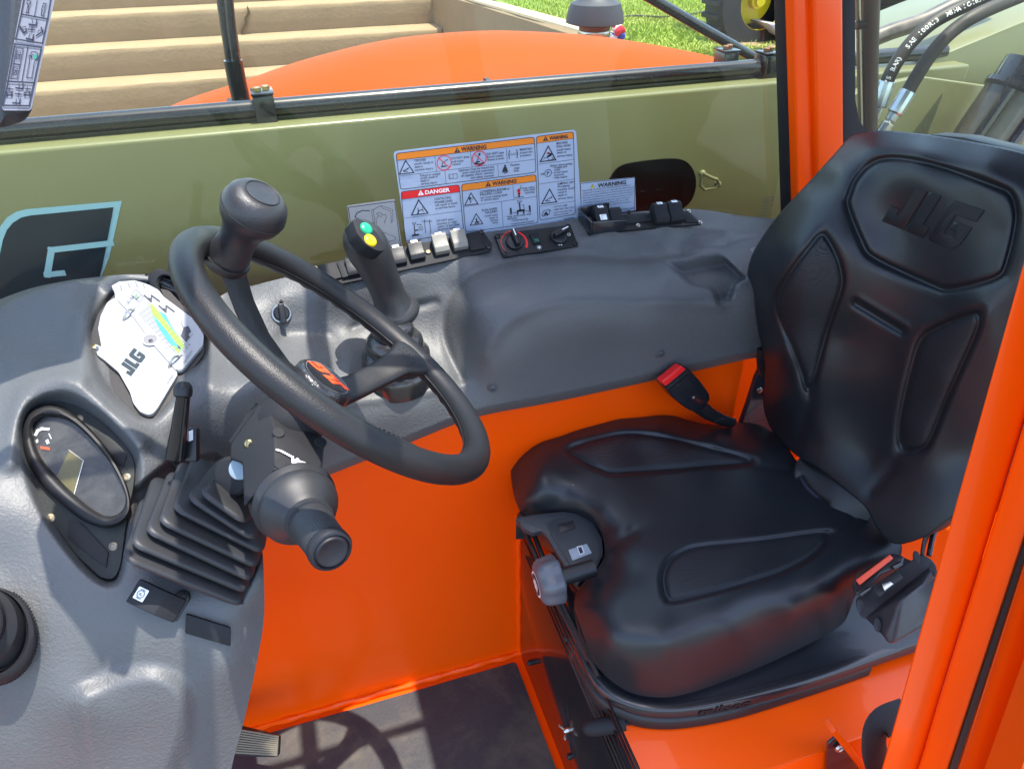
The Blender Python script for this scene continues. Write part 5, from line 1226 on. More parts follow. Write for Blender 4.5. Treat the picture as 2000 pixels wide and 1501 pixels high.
# slim lever behind the boot
lv = thing('slim_lever', 'slim upright black lever with knobbed top, standing left of the steering column', 'lever', S(342, 900, d=.86))
A_ = S(358, 772, d=.83); B_ = S(343, 893, d=.86); f = axisframe(A_, B_ - A_); L_ = np.linalg.norm(B_ - A_)
g = MB(); g.tube([A_, A_ * .5 + B_ * .5, B_], [.0075, .009, .0115], 16, flat=.7, up=EYE - A_); g.build('lever_blade', GLOSSB, lv)
g = MB(); g.tube([A_ + f.v * 0 + np.array([0.004, -.006, .0]), B_ + np.array([.006, -.008, 0])], [.002, .003], 8); g.build('lever_rib', GLOSSB, lv)
C_ = S(358, 754, d=.828); f = axisframe(S(357, 776, d=.828), C_ - S(357, 776, d=.828))
MB().lathe(f, [(.0075, 0), (.0098, .002), (.0102, .008), (.0095, .013), (.006, .0175), (.001, .0185)], 20).build('knob', BLACK, lv)
g = MB(); f = Fr(S(375, 855, d=.87), (0, -1, .3), (0, 0, 1)); f = Fr(S(372, 865, d=.865), ROT[:, 0], ROT[:, 1]); g.box(f, -.006, .008, -.022, .018, -.01, .002); o = g.build('lever_catch', BLACK, lv, bevel=.003); pr = Print(f, .0004); pr.poly([(-.001, .002), (.004, .004), (.004, .016), (-.001, .014)], PWHITE, 6); pr.build(o, 'legend')

# ================================================================== STEERING
_t, _u = .767, .045
WN = np.array([math.sin(_t) * math.cos(_u), math.sin(_u), math.cos(_t) * math.cos(_u)])
_a = nrm(np.cross([0, 1, 0], WN)); WC = np.array([.037, .712, .976])
WF = Fr(WC, _a, np.cross(WN, _a))          # u right/down, v away, w up the column
RW = .185
sw = thing('steering_wheel', 'black foam steering wheel with three spokes and a mushroom spinner knob', 'steering wheel', WC)
g = MB(); n = 120; rings = []
for k in range(n):
    th = 2 * math.pi * k / n; er = WF.u * math.cos(th) + WF.v * math.sin(th)
    c = WC + er * RW; bump = 1 + .0
    sec = []
    for j in range(20):
        ph = 2 * math.pi * j / 20
        rr = .0162; rz = .0148
        # small finger ripples on the underside
        rip = .0013 * math.sin(th * 46) * max(0, -math.sin(ph)) ** 2 * (1 if math.cos(ph) < .3 else 0)
        sec.append(c + er * math.cos(ph) * (rr) + WN * math.sin(ph) * (rz + rip))
    rings.append(sec)
g.loft(rings, closed=True); g.build('rim', WHEELM, sw, angle=80)
g = MB(); g.tube([WC + (WF.u * math.cos(t) + WF.v * math.sin(t)) * (RW - .0165) + WN * -.004 for t in np.linspace(0, 2 * math.pi, 120, endpoint=False)], .0008, 6, True); g.build('rim_seam', WHEELM, sw)
HUBO = (.006, .008)
def spoke(ang, w0=.017, w1=.015, w2=.030, nm='spoke', w3=None):
    th = math.radians(ang); er = WF.u * math.cos(th) + WF.v * math.sin(th); et = np.cross(WN, er)
    st_ = [(.018, -.068, .024, .008), (.045, -.066, w0, .0085), (.08, -.054, w1, .0085), (.115, -.034, w1 * 1.02, .0085), (.145, -.012, (w3 or w1 * 1.15), .009), (.165, -.003, w2, .011), (.182, 0, w2 * 1.25, .012)]
    rings = []
    for r, s_, hw, ht in [tuple(np.array([np.interp(x, np.linspace(0, 1, 7), [q[k] for q in st_]) for k in range(4)])) for x in np.linspace(0, 1, 25)]:
        c = WC + WF.u * HUBO[0] * (1 - r / .185) + WF.v * HUBO[1] * (1 - r / .185) + er * r + WN * s_
        rings.append([c + et * hw * math.copysign(abs(math.cos(p)) ** .7, math.cos(p)) + WN * ht * math.copysign(abs(math.sin(p)) ** .7, math.sin(p)) for p in np.linspace(0, 2 * math.pi, 24, endpoint=False)])
    MB().loft(rings).build(nm, WHEELM, sw, angle=70)
    g = MB()
    for i in range(5):
        for j in range(2):
            c = WC + er * (.150 + j * .006) + et * (i - 2) * .006 + WN * (.002 + (j * .003)); g.ball(c, .0008, 6, 4)
    g.build('grip_dots', WHEELM, sw)['kind'] = 'stuff'
spoke(150, w0=.022, w1=.020); spoke(41, w0=.020, w1=.0175); spoke(-82, w2=.046, w3=.034)
fh = WF.at(HUBO[0], HUBO[1], -.018)
MB().lathe(fh, [(.036, -.062), (.041, -.055), (.040, -.046), (.034, -.042)], 40).build('hub', WHEELM, sw, angle=40)
cap = MB().lathe(fh, [(.030, -.044), (.0345, -.042), (.0355, -.036), (.0345, -.0265), (.032, -.0235), (.0295, -.0225), (.0290, -.0228), (.001, -.0228)], 44).build('horn_cap', mat('glossy_crackle_black', (.018, .018, .02), .22, coat=.4, bump=[('leather', 350, .5, .001)]), sw, angle=50)
fc = fh.at(0, 0, -.0226, 0); pr = Print(fc, .0004)
# the mark reads upside down from the door side
p0 = fc.loc(668, 757); p1 = fc.loc(612, 707)
u2 = np.array([p1[0] - p0[0], p1[1] - p0[1]]); rot = math.atan2(u2[1], u2[0]); W_ = np.linalg.norm(u2) * 1.12
hh = .0215; c_ = (np.array(p0) + np.array(p1)) / 2
ox = c_ - np.array([math.cos(rot), math.sin(rot)]) * W_ * .58 - np.array([-math.sin(rot), math.cos(rot)]) * hh * .5
logo(lambda pl: pr.poly(pl, LOGOR, 1), ox[0], ox[1], hh, rot, shear=.36, sx=W_ / hh / 2.45)
pr.line(ellipse(0, 0, .0275, .0275, n=44), .0006, mat('grey_ring_print', (.20, .20, .21), .5), 1, True)
pr.build(cap, 'logo_print')
# spinner knob
p = WF.loc(448, 500); fk = WF.at(p[0], p[1], 0)
kn_dir = nrm(S(494, 420, d=.737) - S(450, 500, d=.768)); fk = axisframe(S(446, 500, d=.768), kn_dir)
kb = thing('spinner_knob', 'mushroom shaped black spinner knob clamped on the far left of the steering wheel rim', 'knob', fk.o)
MB().lathe(fk, [(r_ * .93, h_ * .91) for r_, h_ in [(.020, -.012), (.023, -.004), (.0235, .004), (.0215, .016), (.0205, .028), (.0215, .040), (.026, .050), (.0315, .058), (.0345, .067), (.0348, .076), (.0320, .086), (.026, .093), (.0185, .0965), (.018, .0962), (.0005, .0985)]], 44).build('grip', mat('soft_black_knob', (.022, .023, .026), .40, spec=.5, bump=[('leather', 500, .3, .0007)]), kb, angle=60)
MB().lathe(fk, [(.0170, .0869), (.0173, .0885), (.0167, .0887), (.0158, .0878)], 40, False).build('top_cap_line', BLACK, kb)
g = MB(); ff = fk.at(0, 0, 0, .9); g.tube([fk.p(.0325 * math.cos(t), .0325 * math.sin(t), .0650) for t in np.linspace(0, 2 * math.pi, 60, endpoint=False)], .0005, 5, True); g.build('mould_seam', BLACK, kb)
MB().lathe(fk, [(.0235, -.010), (.0245, -.004), (.0235, -.001)], 36).build('base_clamp', BLACK, kb)
# column
colm = thing('steering_column', 'black steering column housing with a socket bolt and white indicator symbol', 'steering column', WF.p(0, 0, -.2))
MB().lathe(fh, [(.026, -.060), (.034, -.070), (.037, -.085), (.038, -.100), (.034, -.112), (.030, -.14)], 40).build('column_collar', BLACKM, colm, angle=60)
def pxsolid(name, front, faces, back, m, parent, bevel=.002, seg=2):
    """front = [(px, py, d)], closed by a copy moved away by back"""
    P = [S(x, y, d=d) for x, y, d in front]; n = len(P)
    Q = [p + nrm(p - EYE) * back for p in P]; g = MB()
    fs = list(faces)
    cnt = {}
    for f_ in faces:
        for i in range(len(f_)): cnt[(f_[i], f_[(i + 1) % len(f_)])] = 1
    ed = [e for e in cnt if (e[1], e[0]) not in cnt]
    fs += [tuple(i + n for i in reversed(f_)) for f_ in faces] + [(b, a, a + n, b + n) for a, b in ed]
    g.add(P + Q, fs); return g.build(name, m, parent, bevel=bevel, seg=seg)
hs = [(506, 791, .825), (528, 800, .815), (534, 838, .780), (536, 917, .750), (477, 990, .750), (474, 905, .780), (450, 897, .805), (451, 868, .815), (634, 858, .815), (630, 905, .785), (618, 948, .760)]
pxsolid('housing', hs, [(0, 1, 2, 3, 4, 5, 6, 7), (1, 8, 9, 2), (2, 9, 10, 3)], .075, BLACKM, colm, .003, 3)
pxsolid('housing_edge', [(505, 789, .830), (451, 866, .822), (446, 862, .828), (500, 785, .836)], [(0, 1, 2, 3)], .05, BLACKM, colm, .001)
f = Fr(S(487, 866, d=.797), S(500, 872, d=.812) - S(487, 866, d=.816), S(492, 852, d=.825) - S(487, 866, d=.816)); f = axisframe(f.o, EYE - f.o + np.array([-.1, 0, 0]))
bolt(colm, f, .0052, .0055, BRASS, name='socket_bolt')
sf = Fr(S(536, 917, d=.7497), S(618, 948, d=.7597) - S(536, 917, d=.7497), S(534, 838, d=.7797) - S(536, 917, d=.7497)); pr = Print(sf, .0006)
q7 = lambda x, y: sf.loc(440 + x / 3.753, 750 + y / 3.753)
pr.line([q7(*p) for p in ((405, 495), (490, 540), (492, 578), (520, 585), (525, 555), (540, 572), (612, 597))], .0022, PWHITE, 3); pr.line([q7(510, 560), q7(512, 595)], .0018, PWHITE, 3)
pr.line([q7(375, 486), q7(388, 490)], .0020, PWHITE, 3); pr.line([q7(622, 603), q7(638, 609)], .0020, PWHITE, 3); pr.build(colm, 'symbol_print')
for x, y in ((390, 355), (402, 585), (633, 695), (700, 425)):
    a, b = q7(x, y); MB().lathe(sf.at(a, b, 0), [(.0065, -.001), (.0063, .0008), (.0058, .0011)], 24).build('rivet_pad', BLACKM, colm, angle=25)
MB().lathe(axisframe(S(452, 930, d=.835), ROT @ np.array([-.25, -.1, 1.0])), [(.022, -.03), (.023, 0), (.02, .003), (.012, .004)], 24).build('side_boss', BLACKM, colm)
g = MB(); f = axisframe(S(467, 915, d=.812), ROT @ np.array([-.1, .1, 1.0])); g.lathe(f, [(.0125, -.01), (.012, .0), (.010, .0008)], 20); g.build('washer_jug', mat('pale_blue_plastic', (.20, .26, .31), .4), colm)
# stalk
stk = thing('stalk_switch', 'fat black stalk switch pointing at the door, ribbed grip and round end cap', 'stalk switch', S(560, 950, d=.78))
p0 = S(560, 958, d=.795); p1 = S(648, 1077, d=.692); f = axisframe(p0, p1 - p0); L_ = np.linalg.norm(p1 - p0)
prof = [(r_ * .83, h_) for r_, h_ in [(.040, -.012), (.0485, -.006), (.0500, -.002), (.0440, .003), (.0440, .005), (.0515, .009), (.0525, .013), (.0460, .018), (.0460, .020), (.0530, .025), (.0535, .029), (.0485, .033), (.0485, .036), (.0500, .040), (.0490, .045), (.0430, .054), (.0330, .063), (.0275, .068), (.0255, .072)]]
MB().lathe(f, prof, 48).build('rubber_boot', RUBBER, stk, angle=70)
n = 96; rings = []
for h, r in ((.066, .0235), (.070, .0245), (.074, .0245), (.0745, .0215), (.090, .0212), (L_ * .75, .0205), (L_ - .010, .0200)):
    rings.append([f.p((r + (.0003 if (i % 2 and h > .08) else 0)) * math.cos(t), (r + (.0003 if (i % 2 and h > .08) else 0)) * math.sin(t), h) for i, t in enumerate(np.linspace(0, 2 * math.pi, n, endpoint=False))])
MB().loft(rings).build('grip_barrel', mat('ribbed_grip', (.022, .023, .026), .5), stk, angle=20)
MB().lathe(f, [(.0195, L_ - .012), (.0212, L_ - .010), (.0214, L_ - .003), (.0200, L_), (.0178, L_ + .0008), (.0170, L_ - .0008), (.0155, L_ + .0004), (.0146, L_ + .0020), (.0135, L_ + .0022), (.0120, L_ + .0012), (.001, L_ + .0012)], 48).build('end_cap', mat('navy_black_cap', (.012, .013, .018), .55, spec=.35), stk, angle=45)
# bellows
bt = thing('column_boot', 'black rubber bellows boot with stepped rectangular pleats round the steering column foot', 'rubber boot', WF.p(0, 0, -.35))
pl = [((398, 878), (390, 957), (482, 1022), .215), ((374, 882), (366, 968), (500, 1055), .230), ((346, 896), (338, 990), (517, 1080), .245), ((319, 907), (310, 1015), (507, 1108), .2595), ((290, 923), (284, 1034), (496, 1134), .274), ((264, 938), (256, 1060), (486, 1157), .2885), ((258, 990), (240, 1089), (477, 1183), .303)]
rg = []
def pleat(tl, lb, rr, s_, k, c):
    P = np.array(WF.loc(*lb, -s_)); Q = np.array(WF.loc(*rr, -s_)); T = np.array(WF.loc(*tl, -s_))
    u = Q - P; lu = np.linalg.norm(u); u = u / lu; v = np.array([-u[1], u[0]]); lv = max(abs(np.dot(T - P, v)), .085) + .03
    r = .016; e = k
    lo = rpoly([tuple(P + u * e + v * e), tuple(P + u * (lu - e) + v * e), tuple(P + u * (lu - e) + v * (lv - e)), tuple(P + u * e + v * (lv - e))], r, 6)
    return [WF.p(a, b, c) for a, b in lo]
for i, (tl, lb, rr, s_) in enumerate(pl[::-1]):
    rg.append(pleat(tl, lb, rr, s_, .012, -s_ - .010)); rg.append(pleat(tl, lb, rr, s_, .003, -s_ - .0065)); rg.append(pleat(tl, lb, rr, s_, 0, -s_ - .004)); rg.append(pleat(tl, lb, rr, s_, .0005, -s_ - .0005)); rg.append(pleat(tl, lb, rr, s_, .003, -s_ + .001)); rg.append(pleat(tl, lb, rr, s_, .013, -s_ + .0038))
MB().loft(rg).build('bellows', RUBBER, bt, angle=60)

# ================================================================== JOYSTICK
jy = FC.pt(778, 725, off=-.004)
js = thing('joystick', 'tall black joystick with green and yellow thumb buttons on its slanted head', 'joystick', jy)
JP = [(694, 434, .985, 12), (697, 441, .985, 24), (703, 455, .985, 36), (712, 473, .985, 42), (722, 492, .985, 42), (732, 512, .985, 38), (742, 535, .987, 35), (753, 560, .99, 33), (762, 582, .99, 34), (768, 597, .99, 38), (770, 604, .99, 42)]
A2 = crom([(x, y, Y * 1000, r) for x, y, Y, r in JP], 3, False)
P = [S(q[0], q[1], Y=q[2] / 1000) for q in A2]; R_ = [q[3] * (q[2] / 1000 / ray(q[0], q[1])[1]) / FPX for q in A2]
g = MB(); g.tube(P, R_, 28, flat=1.12, up=(0, -1, .4)); g.build('grip', mat('joystick_grip', (.024, .025, .027), .42, bump=[('fine', 700, .35, .0005)]), js, angle=80)
fj = Fr(S(722, 460, Y=.948), S(735, 476, Y=.942) - S(700, 440, Y=.955), S(740, 448, Y=.965) - S(722, 460, Y=.948))
hp_ = [(688, 428), (702, 427), (716, 433), (738, 456), (753, 480), (751, 490), (738, 490), (716, 479), (698, 456)]
pplate('button_plate', fj, hp_, -.022, .001, BLACKM, js, .004, .0015)
for x, y, mm, nm in ((716, 446, BTNG, 'green_button'), (724, 469, BTNY, 'yellow_button')):
    a, b = fj.loc(x, y, .002); ff = fj.at(a, b, 0)
    MB().lathe(ff, [(.0095, .001), (.0092, .0025), (.007, .0045), (.001, .0050)], 28).build(nm, mm, js, angle=50)
fs_ = axisframe(S(768, 603, Y=.99), (-.28, -.05, 1)); mp_ = .99 / ray(768, 603)[1] / FPX
MB().lathe(fs_, [(30 * mp_, .022), (34 * mp_, .012), (43 * mp_, .004), (49 * mp_, -.003), (50 * mp_, -.010), (45 * mp_, -.016), (30 * mp_, -.018)], 36).build('skirt', mat('joystick_skirt', (.025, .026, .028), .5), js, angle=60)
fb_ = axisframe(jy, (-.02, -.03, 1)); Hb = float(np.linalg.norm(fs_.o - jy))
MB().lathe(fb_, [(.054, -.02), (.0555, .004), (.0535, .014), (.0485, .017), (.0515, .022), (.051, .034), (.0455, .040), (.0410, .042), (.044, .048), (.0425, .058), (.036, .066), (.030, .068), (.031, .080), (.026, Hb - .012)], 40).build('bellows', mat('glossy_rubber', (.02, .02, .021), .25, coat=.25), js, angle=70)
# ================================================================== SEAT
SC_ = [ # cushion
 (1000, 928, 'Z', .530), (1004, 960, 'Z', .520), (1010, 880, 'Z', .545), (1040, 850, 'Z', .560), (1100, 828, 'Z', .570), (1200, 797, 'Z', .578), (1260, 798, 'Z', .578), (1330, 815, 'Z', .572), (1420, 830, 'Z', .566), (1500, 835, 'Z', .572), (1560, 900, 'Z', .575),
 (1030, 900, 'Z', .572), (1060, 870, 'Z', .585), (1120, 848, 'Z', .592), (1210, 822, 'Z', .598), (1290, 828, 'Z', .595), (1400, 850, 'Z', .590), (1500, 870, 'Z', .590),
 (1050, 930, 'Z', .585), (1110, 900, 'Z', .590), (1250, 880, 'Z', .590), (1400, 895, 'Z', .583), (1540, 920, 'Z', .575), (1150, 950, 'Z', .583), (1300, 960, 'Z', .576), (1450, 970, 'Z', .572), (1600, 985, 'Z', .575), (1680, 1030, 'Z', .580), (1740, 1060, 'Z', .575),
 (1020, 975, 'Z', .545), (1080, 985, 'Z', .550), (1130, 975, 'Z', .570), (1180, 1000, 'Z', .575), (1250, 1030, 'Z', .577), (1200, 1080, 'Z', .568), (1400, 1040, 'Z', .573), (1550, 1040, 'Z', .576), (1300, 1060, 'Z', .580),
 (1060, 1010, 'Z', .520), (1020, 1005, 'Z', .508), (1120, 1010, 'Z', .535), (1170, 1040, 'Z', .545), (1180, 1090, 'Z', .540), (1150, 1120, 'Z', .528), (1128, 1150, 'Z', .520),
 (1180, 1140, 'Z', .566), (1240, 1120, 'Z', .582), (1300, 1110, 'Z', .588), (1450, 1100, 'Z', .590), (1600, 1090, 'Z', .590), (1690, 1090, 'Z', .580),
 (1160, 1190, 'Z', .560), (1230, 1190, 'Z', .584), (1320, 1200, 'Z', .588), (1450, 1180, 'Z', .588), (1560, 1150, 'Z', .582), (1640, 1130, 'Z', .578),
 (1125, 1190, 'Z', .520), (1170, 1245, 'Z', .545), (1230, 1260, 'Z', .566), (1300, 1262, 'Z', .570), (1430, 1235, 'Z', .565), (1550, 1195, 'Z', .560), (1630, 1165, 'Z', .555),
 (1140, 1240, 'Z', .505), (1175, 1285, 'Z', .510), (1230, 1305, 'Z', .522), (1300, 1305, 'Z', .525), (1420, 1275, 'Z', .522), (1520, 1235, 'Z', .520), (1620, 1195, 'Z', .520),
 (1165, 1290, 'Z', .480), (1220, 1325, 'Z', .488), (1290, 1336, 'Z', .490), (1400, 1308, 'Z', .490), (1500, 1268, 'Z', .490), (1600, 1218, 'Z', .490), (1650, 1185, 'Z', .500)]
insA = crom([(1111, 878), (1150, 862), (1215, 848), (1270, 850), (1340, 864), (1450, 892), (1460, 902), (1400, 908), (1215, 922), (1180, 918), (1140, 900)], 4)
insB = crom([(1298, 1150), (1296, 1122), (1308, 1095), (1335, 1076), (1375, 1066), (1480, 1056), (1600, 1040), (1618, 1046), (1590, 1080), (1530, 1115), (1450, 1140), (1380, 1158), (1318, 1172), (1304, 1166)], 4)
def innr_(p, k): c = np.mean(np.array(p), 0); return [tuple(c + (np.array(q) - c) * k) for q in p]
SFld = Field(SC_, [('rim', insA, .0062, 5), ('step', innr_(insA, 1.06), .0045, 10), ('rim', insB, .0065, 5.5), ('step', innr_(insB, 1.05), .0055, 11),
                   ('line', crom([(1460, 905), (1500, 912), (1548, 922)], 4, False), .002, 7), ('line', crom([(1618, 1046), (1650, 1030), (1670, 1010)], 4, False), .003, 8),
                   ('line', crom([(1235, 1040), (1205, 1062), (1175, 1090)], 4, False), .006, 13), ('line', crom([(1080, 900), (1075, 930), (1100, 960)], 4, False), .002, 14)])
seat = thing('operator_seat', 'black vinyl suspension seat with embossed backrest and sculpted cushion', 'seat', (.6, .7, .42))
cush = [(998, 925), (1001, 890), (1025, 862), (1075, 840), (1130, 820), (1195, 801), (1240, 795), (1290, 802), (1350, 822), (1400, 829), (1450, 824), (1490, 832), (1530, 862), (1560, 905), (1600, 940), (1660, 990), (1720, 1020), (1760, 1060), (1745, 1100), (1680, 1125), (1660, 1165), (1645, 1192), (1600, 1220), (1500, 1268), (1400, 1308), (1330, 1330), (1280, 1336), (1225, 1327), (1180, 1300), (1150, 1265), (1133, 1220), (1122, 1185), (1124, 1160), (1145, 1130), (1170, 1105), (1181, 1080), (1176, 1045), (1162, 1015), (1140, 998), (1105, 992), (1060, 1000), (1025, 1004), (1006, 975)]
o = sheet('cushion', cush, SFld, VINYL, seat, step=2.8, sharp=179, skirt=(0.01, .0, -.035))
sheet('cushion_insert', innr_(insA, .97), SFld, WEAVE, o, step=4.5, off=-.0006, smooth=False)
sheet('cushion_insert', innr_(insB, .97), SFld, WEAVE, o, step=4.5, off=-.0006, smooth=False)
# lower rim of the cushion pan: a band following the seam
seam = [(1122, 1182, .505), (1135, 1235, .49), (1162, 1285, .475), (1215, 1324, .478), (1290, 1338, .480), (1400, 1312, .480), (1500, 1271, .48), (1600, 1222, .482), (1648, 1192, .49)]
SP = crom([S(x, y, Z=z_) for x, y, z_ in seam], 6, False)
def ctr(p): return np.array([.56, .72, p[2]])
rg = []
for p in SP:
    i_ = nrm(ctr(p) - p); i_[2] = 0
    rg.append([p + i_ * .004, p - i_ * .001 + np.array([0, 0, -.001]), p - i_ * .001 + np.array([0, 0, -.010]), p + i_ * .004 + np.array([0, 0, -.021]), p + i_ * .03 + np.array([0, 0, -.028]), p + i_ * .03])
MB().loft(rg).build('cushion_pan', BLACK, seat, angle=50)
# front plastic insert with knob cut-out and buttons
FI = Fr(S(1078, 1030, Z=.535), S(1160, 1030, Z=.537) - S(1078, 1030, Z=.535), S(1110, 1100, Z=.525) - S(1078, 1030, Z=.535))
FI = Fr(FI.o, FI.u, -FI.v)
o = pplate('front_insert', FI, [(1008, 1010), (1040, 1004), (1100, 998), (1140, 1004), (1160, 1020), (1176, 1050), (1178, 1080), (1166, 1106), (1140, 1128), (1128, 1142), (1118, 1130), (1100, 1100), (1070, 1050), (1058, 1035), (1040, 1040), (1020, 1030)], -.012, -.0005, mat('charcoal_insert_plastic', (.030, .036, .042), .45), seat, .004, .0015)
pplate('raised_bezel', FI, [(1066, 1022), (1085, 1012), (1125, 1006), (1143, 1012), (1158, 1032), (1172, 1066), (1172, 1086), (1160, 1104), (1138, 1120), (1128, 1126), (1112, 1100), (1080, 1050)], -.0005, .0015, MATS['charcoal_insert_plastic'], o, .004, .0012)
pplate('blank_button', FI, [(1091, 1026), (1117, 1018), (1121, 1030), (1095, 1040)], .0015, .0028, BLACK, o, .0008, .0004)
pplate('button_frame', FI, [(1088, 1024), (1119, 1015), (1125, 1031), (1093, 1043)], .0010, .0020, BLACK, o, .0008, .0003)
pplate('weight_switch', FI, [(1110, 1073), (1146, 1061), (1156, 1079), (1118, 1094)], .0015, .0030, mat('grey_blue_switch', (.30, .36, .42), .4), o, .0012, .0005)
pplate('switch_hole', FI, [(1129, 1070), (1135, 1068), (1139, 1078), (1133, 1080)], .0031, .0034, INK, o, .0004, 0)
pr = Print(FI, .0003); pr.line([FI.loc(*p, .0033) for p in ((1127, 1067), (1136, 1065), (1141, 1079), (1133, 1083))], .0009, PWHITE, 11.6, True); pr.build(o, 'switch_mark')
# side shell in front of the insert (catches the red of the floor)
def zslab(name, pts, zt, zb, m, parent, bevel=.003):
    P = [S(x, y, Z=zt) for x, y in pts]; Q = [np.array([p[0], p[1], zb]) for p in P]; n = len(P); g = MB()
    g.add(P + Q, [tuple(range(n)), tuple(range(2 * n - 1, n - 1, -1))] + [(i, (i + 1) % n, n + (i + 1) % n, n + i) for i in range(n)]); return g.build(name, m, parent, bevel=bevel)
zslab('front_shell', [(1006, 1012), (1040, 1008), (1085, 1045), (1120, 1115), (1135, 1150), (1130, 1190), (1150, 1240), (1200, 1200), (1300, 1000), (1020, 985)], .512, .46, mat('seat_shell_gloss', (.02, .02, .021), .2, coat=.3), seat)
# suspension skirt plates under the cushion
def band(name, pts, zt, zb, m, off=0, thick=.03, parent=seat, bevel=True):
    P = crom([S(x, y, Z=zt) for x, y in pts], 6, False); rg = []
    for p in P:
        i_ = nrm(np.array([.58, .72, p[2]]) - p)
        i_[2] = 0
        rg.append([p + i_ * off, p + i_ * (off - .003) + np.array([0, 0, -.003]), p + i_ * (off - .003) + np.array([0, 0, zb - zt]), p + i_ * (off + thick) + np.array([0, 0, zb - zt]), p + i_ * (off + thick)])
    return MB().loft(rg).build(name, m, parent, angle=50)
lowpx = [(1125, 1255), (1150, 1310), (1185, 1350), (1240, 1376), (1300, 1384), (1370, 1378), (1460, 1360), (1600, 1320), (1740, 1272), (1850, 1236)]
zslab('base_tray', [(1120, 1240), (1148, 1305), (1185, 1347), (1240, 1372), (1300, 1380), (1370, 1374), (1460, 1356), (1600, 1316), (1745, 1262), (1850, 1225), (1850, 1120), (1650, 1040), (1300, 1000), (1080, 1010)], .440, .425, mat('satin_black_tray', (.012, .013, .017), .35, coat=.15), seat, .004)
bd = band('base_band', lowpx, .442, .422, mat('satin_black_band', (.016, .016, .018), .25, coat=.3), thick=.012)
band('base_band', [(x - 2, y + 20) for x, y in lowpx[:6]] + [(1460, 1378), (1600, 1334), (1700, 1300)], .424, .404, BLACK, thick=.02)
# embossed maker's name on the band
pa = S(1362, 1392, Z=.428); pb = S(1466, 1371, Z=.428); fm = Fr(pa, pb - pa, (0, 0, 1))
d0 = nrm(EYE - pa); 
if np.dot(fm.w, d0) < 0: fm.w = -fm.w
v, fcs = glyphs('milsco', .035); x1 = max(p[0] for p in v); Wm = np.linalg.norm(pb - pa); g = MB(); g.add([fm.p(x * Wm / x1, y * .0215 - .002, .0035) for x, y in v] + [fm.p(x * Wm / x1, y * .0215 - .002, .0012) for x, y in v], [tuple(f_) for f_ in fcs]); g.build('raised_name', BLACKM, seat)
# suspension body below, into the seat box
zslab('suspension', [(1150, 1250), (1200, 1330), (1300, 1350), (1640, 1280), (1700, 1150), (1500, 1000), (1150, 1010)], .425, .395, BLACK, seat)
# side seam plates between front shell and floor (thin upright black plates)
for i, (x0, y0, x1, y1) in enumerate(((1018, 1018, 1150, 1290), (1030, 1012, 1170, 1320))):
    A_ = S(x0, y0, Z=.50); B_ = S(x1, y1, Z=.445); g = MB(); g.tube([A_, (A_ + B_) / 2 + np.array([-.006, 0, 0]), B_], .0045, 8); g.build('skirt_edge', BLACK, seat)
# weight knob
kf = axisframe(S(1098, 1126, X=.292), (-1, .02, -.06))
wk = thing('weight_knob', 'grey lobed adjusting knob with a round white emblem at the front of the seat', 'knob', kf.o)
MB().lathe(kf, [(.013, -.05), (.013, .012)], 20).build('knob_shaft', BLACK, wk)
rings = []
for h, r in ((.000, .014), (.003, .030), (.007, .0345), (.028, .0325), (.034, .030), (.038, .0255), (.0395, .0215)):
    rings.append([kf.p(r * (1 + .07 * math.cos(6 * t)) * math.cos(t), r * (1 + .07 * math.cos(6 * t)) * math.sin(t), h) for t in np.linspace(0, 2 * math.pi, 72, endpoint=False)])
o = MB().loft(rings).build('knob_grip', mat('grey_knob_rubber', (.085, .09, .105), .38, bump=[('fine', 600, .2, .0004)], vary=(30, .4, (.11, .11, .12))), wk, angle=60)
ff = kf.at(0, 0, .0397); pr = Print(ff, .0005)
pr.poly(ellipse(0, 0, .0195, .0195), PWHITE, 1); pr.poly(ellipse(0, 0, .0168, .0168), INK, 2)
pr.poly([(-.010, -.006), (-.006, -.009), (.002, .003), (.001, .010), (-.004, .010)], PWHITE, 3); pr.poly([(-.002, -.010), (.004, -.010), (.009, .000), (.007, .008), (.004, .002)], PWHITE, 3); pr.line([(-.008, .004), (-.009, -.002)], .002, PWHITE, 3)
pr.build(o, 'emblem')
# slide lever
p0 = S(1222, 1411, Z=.40); p1 = S(1172, 1418, Z=.392); 
sl = thing('slide_lever', 'short black round lever poking out under the front of the seat', 'lever', p0)
f = axisframe(p0, p1 - p0); MB().lathe(f, [(.0118, 0), (.0125, .002), (.0122, .045), (.0105, .056), (.006, .062), (.001, .0635)], 24).build('lever_grip', BLACKM, sl, angle=50)
g = MB(); g.tube([p0, p0 + (p0 - p1) * 1.6], .004, 10); g.build('lever_rod', BLACK, sl)

